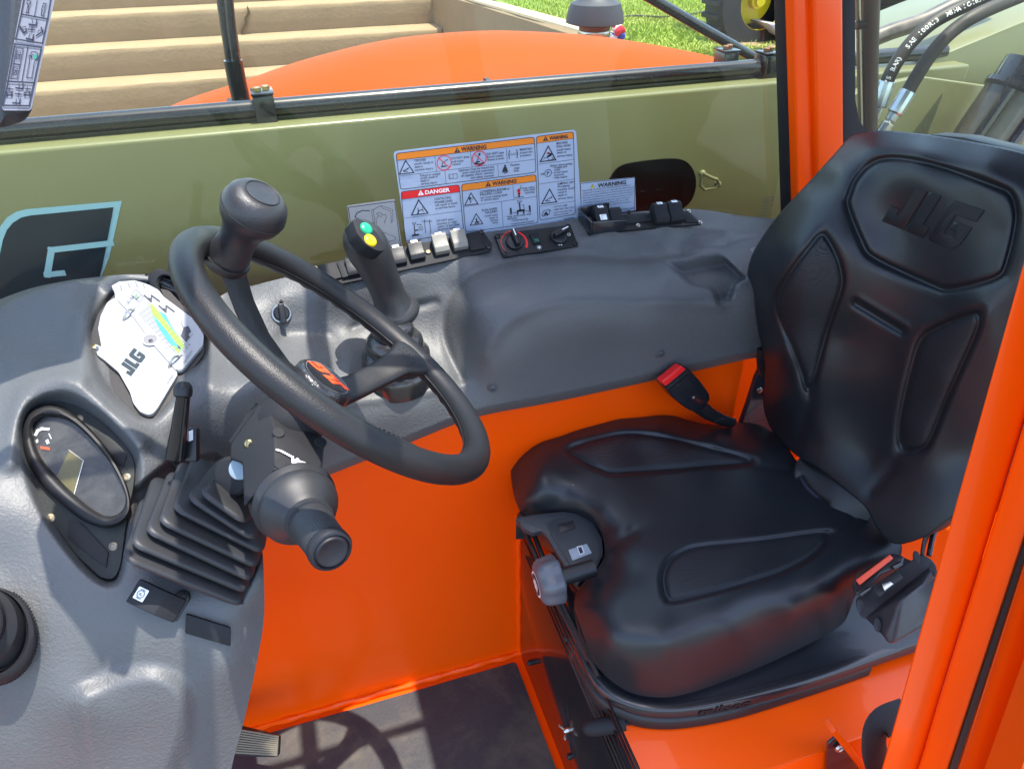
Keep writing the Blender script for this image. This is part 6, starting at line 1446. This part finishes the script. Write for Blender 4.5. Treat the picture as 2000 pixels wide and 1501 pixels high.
# backrest
BK = [(1690, 258, 'X', .935), (1640, 295, 'X', .930), (1580, 350, 'X', .925), (1500, 445, 'X', .905), (1462, 520, 'X', .893), (1465, 570, 'X', .885), (1480, 640, 'X', .872), (1492, 720, 'X', .862), (1492, 790, 'X', .852), (1510, 830, 'X', .84), (1560, 890, 'X', .80),
 (1800, 262, 'X', .942), (1900, 275, 'X', .946), (2010, 300, 'X', .950), (2110, 340, 'X', .950), (2130, 480, 'X', .94), (2100, 700, 'X', .91), (2020, 900, 'X', .88),
 (1700, 290, 'X', .905), (1800, 295, 'X', .905), (1930, 320, 'X', .912), (2030, 370, 'X', .92), (1640, 330, 'X', .900), (1580, 390, 'X', .892), (1520, 470, 'X', .872), (1495, 540, 'X', .858),
 (1700, 330, 'X', .890), (1650, 380, 'X', .880), (1640, 420, 'X', .872), (1750, 430, 'X', .885), (1850, 460, 'X', .888), (1950, 450, 'X', .895), (1900, 380, 'X', .895), (2030, 480, 'X', .90),
 (1560, 480, 'X', .852), (1600, 540, 'X', .846), (1530, 600, 'X', .838), (1500, 600, 'X', .850), (1580, 640, 'X', .840), (1560, 720, 'X', .832), (1515, 700, 'X', .838), (1520, 780, 'X', .832), (1570, 800, 'X', .825),
 (1720, 540, 'X', .870), (1840, 600, 'X', .868), (1700, 620, 'X', .862), (1680, 720, 'X', .850), (1740, 700, 'X', .852), (1640, 800, 'X', .836), (1720, 820, 'X', .838), (1640, 660, 'X', .858),
 (1860, 660, 'X', .846), (1920, 620, 'X', .852), (1960, 640, 'X', .868), (1840, 740, 'X', .836), (1900, 740, 'X', .852), (1800, 850, 'X', .828), (1870, 880, 'X', .846), (1950, 800, 'X', .875),
 (1600, 880, 'X', .805), (1660, 940, 'X', .800), (1720, 990, 'X', .795), (1780, 980, 'X', .805), (1850, 960, 'X', .825), (1760, 1050, 'X', .790), (1830, 1020, 'X', .81), (1700, 900, 'X', .822)]
def _bx(x, y, v):
    L_ = min(max((1750 - x) / 290, 0), 1); t = min(max((y - 500) / 400, 0), 1)
    return v - ((1 - t) * (.10 + .08 * L_) + t * (.03 + .03 * L_))
BK = [(x, y, k_, _bx(x, y, v)) for x, y, k_, v in BK]
hr = crom([(1656, 405), (1660, 378), (1672, 350), (1698, 322), (1730, 310), (1780, 313), (1850, 330), (1940, 362), (1972, 378), (1984, 410), (1982, 450), (1966, 515), (1950, 540), (1900, 556), (1850, 565), (1825, 558), (1760, 530), (1702, 500), (1684, 475)], 3)
bl = crom([(1602, 460), (1614, 464), (1636, 505), (1645, 545), (1638, 580), (1614, 650), (1590, 740), (1582, 758), (1574, 755), (1560, 710), (1535, 650), (1518, 605), (1520, 575), (1545, 530), (1585, 478)], 3)
brr = crom([(1900, 614), (1912, 620), (1908, 645), (1882, 705), (1848, 780), (1826, 835), (1806, 872), (1770, 880), (1756, 850), (1764, 790), (1780, 720), (1800, 662), (1840, 636)], 3)
BF = Field(BK, [('rim', hr, .0075, 6), ('step', innr_(hr, 1.06), .005, 20), ('rim', bl, .0065, 5), ('step', innr_(bl, 1.1), .005, 12), ('rim', brr, .0065, 6), ('step', innr_(brr, 1.1), .005, 13),
                ('line', [(1672, 592), (1762, 646)], .009, 8), ('line', [(1680, 586), (1768, 638)], -.003, 9),
                ('line', crom([(1583, 760), (1578, 800), (1560, 850), (1545, 890)], 4, False), .005, 14), ('line', crom([(1762, 870), (1735, 920), (1700, 960)], 4, False), .004, 14),
                ('line', crom([(1470, 640), (1510, 720), (1560, 800), (1585, 860)], 4, False), .002, 16)])
bkrest = [(1690, 258), (1725, 255), (1800, 262), (1900, 278), (2000, 300), (2080, 330), (2120, 400), (2125, 500), (2100, 640), (2060, 780), (2010, 880), (1960, 950), (1900, 985), (1850, 1015), (1810, 1045), (1770, 1060), (1740, 1058), (1712, 1030), (1690, 990), (1650, 955), (1600, 915), (1560, 892), (1525, 862), (1502, 830), (1490, 785), (1494, 740), (1490, 690), (1476, 625), (1464, 570), (1460, 530), (1475, 485), (1520, 420), (1580, 355), (1630, 300), (1660, 268)]
o = sheet('backrest', bkrest, BF, VINYL, seat, step=3.0, sharp=179, skirt=(.05, .01, -.01))
sheet('backrest_insert', innr_(bl, .93), BF, WEAVE, o, step=4.5, off=-.0006, smooth=False)
sheet('backrest_insert', innr_(brr, .93), BF, WEAVE, o, step=4.5, off=-.0006, smooth=False)
# embossed mark on the headrest
fe = BF.frame(1810, 440, du=(.93, .37), e=60)
A_ = fe.loc(1722, 432); B_ = fe.loc(1868, 490)
rot = math.atan2(B_[1] - A_[1], B_[0] - A_[0]); Lw = math.hypot(B_[0] - A_[0], B_[1] - A_[1]); hh = .058
g = MB()
def emb(pl):
    if area(pl) < 0: pl = pl[::-1]
    pts = []
    for i in range(len(pl)):
        a, b = np.array(pl[i]), np.array(pl[(i + 1) % len(pl)]); m_ = max(1, int(np.linalg.norm(b - a) / .006))
        pts += [tuple(a + (b - a) * k / m_) for k in range(m_)]
    # seat each outline point on the sheet
    def on(p, off):
        c = fe.p(*p); cc = ROT.T @ (c - EYE); px = CX + FPX * cc[0] / -cc[2]; py = CY - FPX * cc[1] / -cc[2]; return BF.pt(px, py, off)
    P = [on(p, -.0014) for p in pts]; P0 = [on(p, .001) for p in pts]; n = len(P)
    g.add(P + P0, [tuple(range(n))] + [(i, (i + 1) % n, n + (i + 1) % n, n + i) for i in range(n)])
logo(emb, A_[0], A_[1] - .0, hh, rot, shear=.36, sx=Lw / hh / 2.36)
g.build('embossed_letters', VINYL, o, bevel=.0004, seg=1)
# hard rear shell edge and the lumbar recess piece
zt = [S(x, y, X=.855) for x, y in ((1815, 262), (1880, 268), (2010, 300), (2100, 335), (2100, 365), (2000, 325), (1880, 285), (1820, 268))]
g = MB(); n = len(zt); g.add(zt + [p + np.array([.03, 0, 0]) for p in zt], [tuple(range(n)), tuple(range(2 * n - 1, n - 1, -1))] + [(i, (i + 1) % n, n + (i + 1) % n, n + i) for i in range(n)]); g.build('back_shell', BLACK, seat, bevel=.002)
LF = [(1555, 915, 'Z', .585), (1600, 890, 'Z', .605), (1650, 930, 'Z', .615), (1700, 990, 'Z', .600), (1690, 1020, 'Z', .575), (1630, 1000, 'Z', .572), (1580, 960, 'Z', .575), (1630, 950, 'Z', .60), (1560, 900, 'Z', .59)]
LFf = Field(LF, [('line', crom([(1562, 932), (1582, 962), (1612, 984)], 4, False), .008, 6)])
sheet('seat_hinge_cover', [(1552, 920), (1556, 900), (1580, 885), (1620, 895), (1665, 940), (1700, 1000), (1690, 1020), (1655, 1008), (1620, 1000), (1585, 975), (1562, 945)], LFf, BLACK, seat, step=4, skirt=(0, 0, -.02))
g = MB(); g.tube([LFf.pt(x, y, -.001) for x, y in ((1562, 930), (1578, 955), (1600, 976), (1614, 984))], [.002, .0045, .0045, .002], 8); g.build('hinge_slot', INK, seat)
# black bracket behind the seat at the far side
pslab('recliner_bracket', [(1448, 830), (1462, 790), (1478, 740), (1490, 715), (1520, 700), (1540, 900), (1440, 832), (1420, 828)], .93, .012, BLKPAINT, seat, .002)
bolt(seat, Fr(S(1483, 761, Y=.928), (1, 0, 0), (0, 0, 1)), .006, .004, STEEL)
g = MB(); g.tube([S(x, y, Y=.915) for x, y in ((1488, 680), (1486, 705), (1494, 730))], .008, 10); g.build('recliner_cable', BLACK, seat)
pslab('recliner_bracket', [(1480, 684), (1530, 684), (1540, 760), (1484, 745)], .945, .008, BLACK, seat, .001)
# belt buckle
q0 = S(1325, 748, Y=.90); f = Fr(S(1348, 765, Y=.895), S(1400, 820, Y=.895) - S(1318, 735, Y=.90), S(1370, 745, Y=.90) - S(1330, 780, Y=.89))
bu = thing('belt_buckle', 'black seat belt buckle with red release button, leaning against the orange side wall', 'belt buckle', S(1400, 820, Y=.91))
bpts = [(1296, 750), (1337, 715), (1343, 718), (1366, 742), (1385, 768), (1387, 780), (1375, 798), (1360, 806), (1345, 800), (1318, 778), (1300, 757)]
pplate('buckle_body', f, bpts, -.016, .006, mat('gloss_black_buckle', (.012, .012, .016), .25, coat=.3), bu, .004, .004)
pplate('release_button', f, [(1293, 745), (1331, 714), (1340, 721), (1300, 754)], -.008, .0075, REDP, bu, .002, .0015)
pplate('lip', f, [(1302, 758), (1343, 724), (1347, 729), (1307, 763)], .0058, .0078, BLACK, bu, .001, .0008)
bolt(bu, f.at(*f.loc(1355, 776, .006), .006), .0028, .001, STEEL, name='rivet')
g = MB(); g.tube([S(x, y, Y=.90) for x, y in ((1362, 790), (1385, 808), (1410, 820), (1432, 826))], [.014, .0125, .011, .010], 14, flat=.6, up=(0, -1, 0)); g.build('buckle_stem', BLACK, bu)
g = MB(); g.tube([S(x, y, Y=.895) for x, y in ((1396, 822), (1404, 818), (1414, 816))], .0022, 8); g.build('stem_ridge', BLACK, bu)
# belt retractor on the near side
RFm = Fr(S(1690, 1170, Y=.44), S(1790, 1085, Y=.45) - S(1690, 1190, Y=.44), (0, -.35, 1)); RFm = Fr(S(1740, 1150, Y=.435), S(1780, 1100, Y=.44) - S(1690, 1190, Y=.435), (0, 0, 1))
rt = thing('belt_retractor', 'black seat belt retractor with an orange red stop block, clamped beside the cushion', 'belt retractor', RFm.o)
RM = mat('retractor_plastic', (.030, .030, .034), .42, bump=[('fine', 900, .25, .0004)], vary=(40, .6, (.05, .045, .045)))
def rsol(name, pts, back, m, bevel=.002): return pxsolid(name, pts, [tuple(range(len(pts)))], back, m, rt, bevel, 3)
pxsolid('retractor_case', [(1690, 1205, .985), (1826, 1098, 1.015), (1832, 1125, 1.0), (1838, 1180, .96), (1815, 1215, .945), (1748, 1254, .935), (1735, 1256, .935), (1725, 1240, .945), (1760, 1170, .93), (1800, 1140, .94)], [(0, 1, 9, 8), (1, 2, 9), (2, 3, 8, 9), (3, 4, 5, 8), (5, 6, 7, 8), (7, 0, 8)], .07, RM, rt, .004, 3)
rsol('case_back', [(1672, 1180, 1.0), (1672, 1168, 1.0), (1800, 1080, 1.03), (1822, 1094, 1.02), (1830, 1108, 1.01), (1700, 1212, .985), (1682, 1205, .99)], .06, RM)
rsol('tongue_body', [(1664, 1142, .975), (1672, 1124, .975), (1742, 1080, .99), (1766, 1086, .985), (1766, 1098, .98), (1748, 1110, .975), (1720, 1122, .97), (1700, 1145, .965), (1678, 1164, .965), (1668, 1158, .97)], .025, mat('tongue_black', (.018, .018, .02), .3), .003)
rsol('stop_block', [(1671, 1132, .968), (1738, 1082, .982), (1745, 1090, .980), (1679, 1142, .965)], .012, mat('orange_red_block', (.75, .07, .02), .5, bump=[('fine', 500, .4, .0008)]), .0012)
rsol('latch_plate', [(1702, 1146, .968), (1752, 1112, .978), (1764, 1128, .97), (1718, 1166, .96)], .01, BLACK, .001)
rsol('slot_pin', [(1722, 1140, .962), (1738, 1134, .964), (1746, 1140, .962), (1728, 1154, .958)], .008, STEEL, .001)
for pp in (((1676, 1158, .962), (1696, 1144, .965), (1702, 1150, .963), (1682, 1165, .96)), ((1742, 1104, .972), (1760, 1094, .975), (1765, 1102, .973), (1748, 1112, .97))): rsol('tongue_end', list(pp), .012, GLOSSB, .001)
for x, y, dd in ((1714, 1220, .955), (1822, 1112, .992), (1790, 1088, 1.0), (1680, 1182, .975)):
    f = axisframe(S(x, y, d=dd), EYE - S(x, y, d=dd)); g = MB(); g.prism(f, ellipse(0, 0, .009, .0045, .9, 20), -.004, .0035); g.build('case_clip', BLACK, rt, bevel=.001)
# belt rising from the retractor
g = MB(); P = crom([S(1800, 1090, d=1.03), S(1808, 1050, d=1.06), S(1830, 1010, d=1.08), S(1870, 960, d=1.09), S(1930, 900, d=1.1)], 5, False)
g.tube(P, [.010] * len(P), 10, flat=.25, up=(0, -1, .2)); g.build('belt_webbing', mat('black_webbing', (.02, .02, .022), .6, bump=[('wave', 500, .4, .0006)]), rt)
g = MB(); P = crom([S(1815, 1085, d=1.05), S(1825, 1040, d=1.06), S(1850, 1000, d=1.07), S(1885, 965, d=1.08), S(1930, 935, d=1.08)], 5, False); g.tube(P, .004, 8); g.build('belt_guide', GLOSSB, rt)

# ================================================================== LOWER CAB FITTINGS
# glossy ribbed cover on the face of the seat box
FX = Fr((SX - .004, 0, 0), (0, -1, 0), (0, 0, 1))    # w toward -X, u toward the door
cv = thing('seat_box_cover', 'glossy ribbed black cover on the seat box face, mirroring the orange wall and mat', 'cover', (SX, .6, .0))
def fx(x, y): q = S(x, y, X=SX - .005); return (-float(q[1]), float(q[2]))
g = MB(); pc = [fx(1008, 1010), fx(1012, 1240), fx(1040, 1290), fx(1130, 1530), fx(1350, 1560), fx(1240, 1350), fx(1130, 1100), fx(1060, 1005)]
g.prism(FX, [(-.935, .015), (-.42, .015), (-.42, .385), (-.935, .385)], 0, .003); g.build('cover_panel', GLOSSB, cv, bevel=.0008)
for i in range(7):
    a = fx(1030 + i * 6, 1085 + i * 1); b = fx(1208 + i * 7.2, 1501)
    dv = (b[0] - a[0], b[1] - a[1]); b = (a[0] + dv[0] * 1.0, a[1] + dv[1] * 1.0)
    g = MB(); A_ = FX.p(a[0], a[1], .0032); B_ = FX.p(b[0], b[1], .0032); g.tube([A_, B_], .0022, 8); g.build('rib', GLOSSB, cv)
for x, y in ((1008, 1047), (1108, 1246), (1036, 1293), (1114, 1476)):
    a, b = fx(x, y); bolt(cv, FX.at(a, b, .003), .006, .004, BLACK)
a, b = fx(1112, 1424); f = FX.at(a, b, .003)
wg = thing('wing_nut', 'small steel wing nut on the glossy black seat box cover', 'wing nut', f.o)
MB().lathe(f, [(.005, 0), (.0045, .006), (.003, .009)], 16).build('nut_boss', STEEL, wg)
for s_ in (-1, 1): g = MB(); g.prism(Fr(f.p(0, 0, .004), f.u, f.w, None), [(0, -.002), (s_ * .012, .002), (s_ * .017, .008), (s_ * .012, .010), (s_ * .003, .005)][::s_], -.001, .001); g.build('wing', STEEL, wg, bevel=.0006)
g = MB()
for (x0, y0, x1, y1) in ((1098, 1375, 1110, 1418), (1110, 1372, 1114, 1416), (1112, 1432, 1118, 1470), (1120, 1430, 1130, 1474)):
    a0 = fx(x0, y0); a1 = fx(x1, y1); m0 = ((a0[0] + a1[0]) / 2 + .004, (a0[1] + a1[1]) / 2); m1 = ((a0[0] + a1[0]) / 2 - .004, (a0[1] + a1[1]) / 2); g.prism(FX, [a0, m0, a1, m1] if area([a0, m0, a1, m1]) > 0 else [a0, m1, a1, m0], .003, .0036)
g.build('star_cutout', INK, cv)['kind'] = 'stuff'
# pedal
pd = thing('foot_pedal', 'dusty ribbed foot pedal peeping out under the dashboard edge', 'pedal', S(490, 1450, Z=.10))
fp = Fr(S(450, 1470, Z=.095), S(543, 1476, Z=.095) - S(445, 1470, Z=.095), S(461, 1419, Z=.135) - S(445, 1470, Z=.095))
pplate('pedal_body', fp, [(400, 1425), (461, 1419), (545, 1440), (543, 1478), (500, 1478), (400, 1470)], -.012, 0, BLACK, pd, .004, .002)
for i in range(10):
    t = i / 9.6; A_ = (430 + 14 * (1 - t), 1421 + t * 49); B_ = (544 - t * 3, 1438 + t * 38); w_ = 1.6
    pplate('tread_rib', fp, [(A_[0], A_[1] - w_), (B_[0], B_[1] - w_), (B_[0], B_[1] + w_), (A_[0], A_[1] + w_)], 0, .0025, mat('dusty_pedal_rubber%d' % i, (.17, .145, .10), .8), pd, 0, 0)
# trim with pictograms, top left
tf0 = S(30, 100, d=.50); tf = Fr(tf0, S(62, 218, d=.50) * 0 + (S(62, 218, d=.495) - S(5, 214, d=.50)), S(44, 0, d=.50) - S(5, 214, d=.50))
tp = thing('pillar_trim', 'dark grey door post trim at the upper left corner carrying a strip of pictograms', 'trim', tf0)
TRIMM = mat('slate_trim', (.018, .023, .029), .5, bump=[('leather', 300, .2, .0008)])
pxsolid('trim_body', [(-120, -90, .52), (20, -90, .50), (45, -90, .495), (112, -90, .51), (105, 0, .51), (62, 215, .51), (50, 236, .515), (10, 248, .52), (-120, 262, .54), (-10, 240, .505), (0, 215, .50)], [(0, 1, 10, 9, 8), (1, 2, 3, 4, 5, 10), (5, 6, 7, 8, 9, 10)], .06, TRIMM, tp, .004, 3)
pr = Print(tf, .0004); k6 = lambda x, y: tf.loc(x / 6.006, y / 6.0)
tf.o = tf.o + tf.w * (.003 if np.dot(tf.w, EYE - tf.o) > 0 else -.003)
def kl(pts, w_=.0006, m=INK, lv=3, closed=False): pr.line([k6(*p) for p in pts], w_, m, lv, closed)
GREYW = mat('grey_white_vinyl', (.17, .175, .20), .4)
pr.poly(rpoly([k6(28, 1270), k6(50, 1298), k6(350, 1300), k6(378, 1275), k6(690, -200), k6(300, -200)], .002), GREYW, 1)
kl([(265, 178), (575, 235), (515, 522), (200, 470)], .0009, closed=True); kl([(265, 178), (310, -60)], .0009); kl([(575, 235), (620, -60)], .0009)
kl([(190, 525), (505, 568), (418, 982), (110, 965)], .0010, closed=True); kl([(345, 548), (272, 972)], .0006); kl([(110, 965), (50, 1245), (362, 1250), (418, 982)], .0010)
kl([(420, 205), (455, 0)], .0005)
kl([(322, 165), (348, 165), (358, 80), (378, 50), (370, 15), (340, 20), (338, 60), (350, 80)], .0006, closed=True); kl([(500, 190), (525, 205), (545, 110), (560, 60), (530, 50), (515, 100), (508, 130)], .0006, closed=True)
kl([(362, 298), (415, 308)], .0013); kl([(415, 308), (440, 305), (450, 250)], .0010); kl([(390, 232), (402, 278)], .0005); kl([(350, 352), (422, 362)], .0008); kl([(380, 395), (396, 322)], .0005)
kl([(330, 465), (400, 480)], .0013); kl([(400, 480), (410, 420)], .0010); kl([(365, 400), (355, 450)], .0005); kl([(250, 325), (300, 395)], .0013); kl([(300, 395), (330, 365), (322, 350)], .0010); kl([(280, 330), (322, 322)], .0005)
kl([(445, 428), (520, 380)], .0011); kl([(520, 380), (500, 335)], .0010); kl([(455, 395), (470, 370), (495, 365)], .0005)
kl([(210, 572), (292, 580), (222, 940), (145, 932)], .0006, closed=True); kl([(178, 758), (248, 768)], .0009); kl([(215, 620), (262, 625), (245, 705), (205, 700)], .0005, closed=True); kl([(182, 805), (225, 810), (210, 888), (170, 885)], .0005, closed=True); kl([(225, 640), (245, 660), (228, 690)], .0006); kl([(190, 830), (208, 845), (188, 870)], .0006)
kl([(332, 920), (390, 928), (420, 750), (450, 700), (465, 650), (440, 622), (390, 622), (360, 665), (365, 740)], .0006, closed=True)
pr.poly([k6(x, y) for x, y in [(432 + 22 * math.cos(t), 675 + 28 * math.sin(t)) for t in np.linspace(0, 6.283, 20, endpoint=False)]], mat('teal_green_print', (.02, .19, .13), .4), 3); pr.poly([k6(x, y) for x, y in [(384 + 13 * math.cos(t), 672 + 16 * math.sin(t)) for t in np.linspace(0, 6.283, 16, endpoint=False)]], INK, 3)
kl([(205, 1040), (280, 1050)], .0011); kl([(280, 1050), (292, 995)], .0009); kl([(240, 990), (240, 1035)], .0005); kl([(198, 1108), (272, 1115)], .0008); kl([(230, 1150), (242, 1075)], .0005); kl([(170, 1215), (245, 1222)], .0011); kl([(245, 1222), (255, 1165)], .0009); kl([(208, 1160), (205, 1205)], .0005)
for s_, x_ in ((0, 90), (1, 300)): kl([(x_, 1090), (x_ + 75, 1090), (x_ + 70, 1130), (x_ - 2, 1128)], .0006, closed=True); kl([(x_ + 15, 1092), (x_ + 12, 1128)], .0009); kl([(x_ + 60, 1092), (x_ + 57, 1128)], .0009); kl([(x_ + 10, 1045), (x_ + 80, 1055)], .0006); kl([(x_ + 40, 1025), (x_ + 30, 1070)], .0006)
A_ = k6(215, 1285); B_ = k6(345, 1280); pr.text('1001107970C', A_[0], A_[1], 1, INKT, 3, width=abs(B_[0] - A_[0]), cap=.0016)
pr.build(tp, 'pictogram_strip')
# webbing loop at the lower right, gusset with bolt
wb = thing('webbing_loop', 'black webbing strap hanging in a loop beside the door pillar foot', 'strap', S(1720, 1440, Y=.33))
g = MB(); P = crom([S(1760, 1395, Y=.345), S(1722, 1412, Y=.34), S(1709, 1440, Y=.335), S(1712, 1480, Y=.33), S(1735, 1520, Y=.33), S(1770, 1550, Y=.34)], 6, False)
g.tube(P, .020, 14, flat=.14, up=(0, -.8, .6)); g.build('strap_body', mat('strap_webbing', (.016, .016, .02), .65, bump=[('wave', 450, .5, .0006)]), wb)
gs = pslab('gusset', [(1618, 1452), (1632, 1440), (1700, 1530), (1612, 1540)], .392, .004, BLKPAINT, cab, .001)
bolt(cab, Fr(S(1639, 1459, Y=.388), (1, 0, 0), (0, 0, 1)), .007, .004, STEEL)
pslab('gusset_flange', [(1625, 1432), (1636, 1425), (1720, 1530), (1705, 1535)], .384, .02, ORANGE, cab, .002)
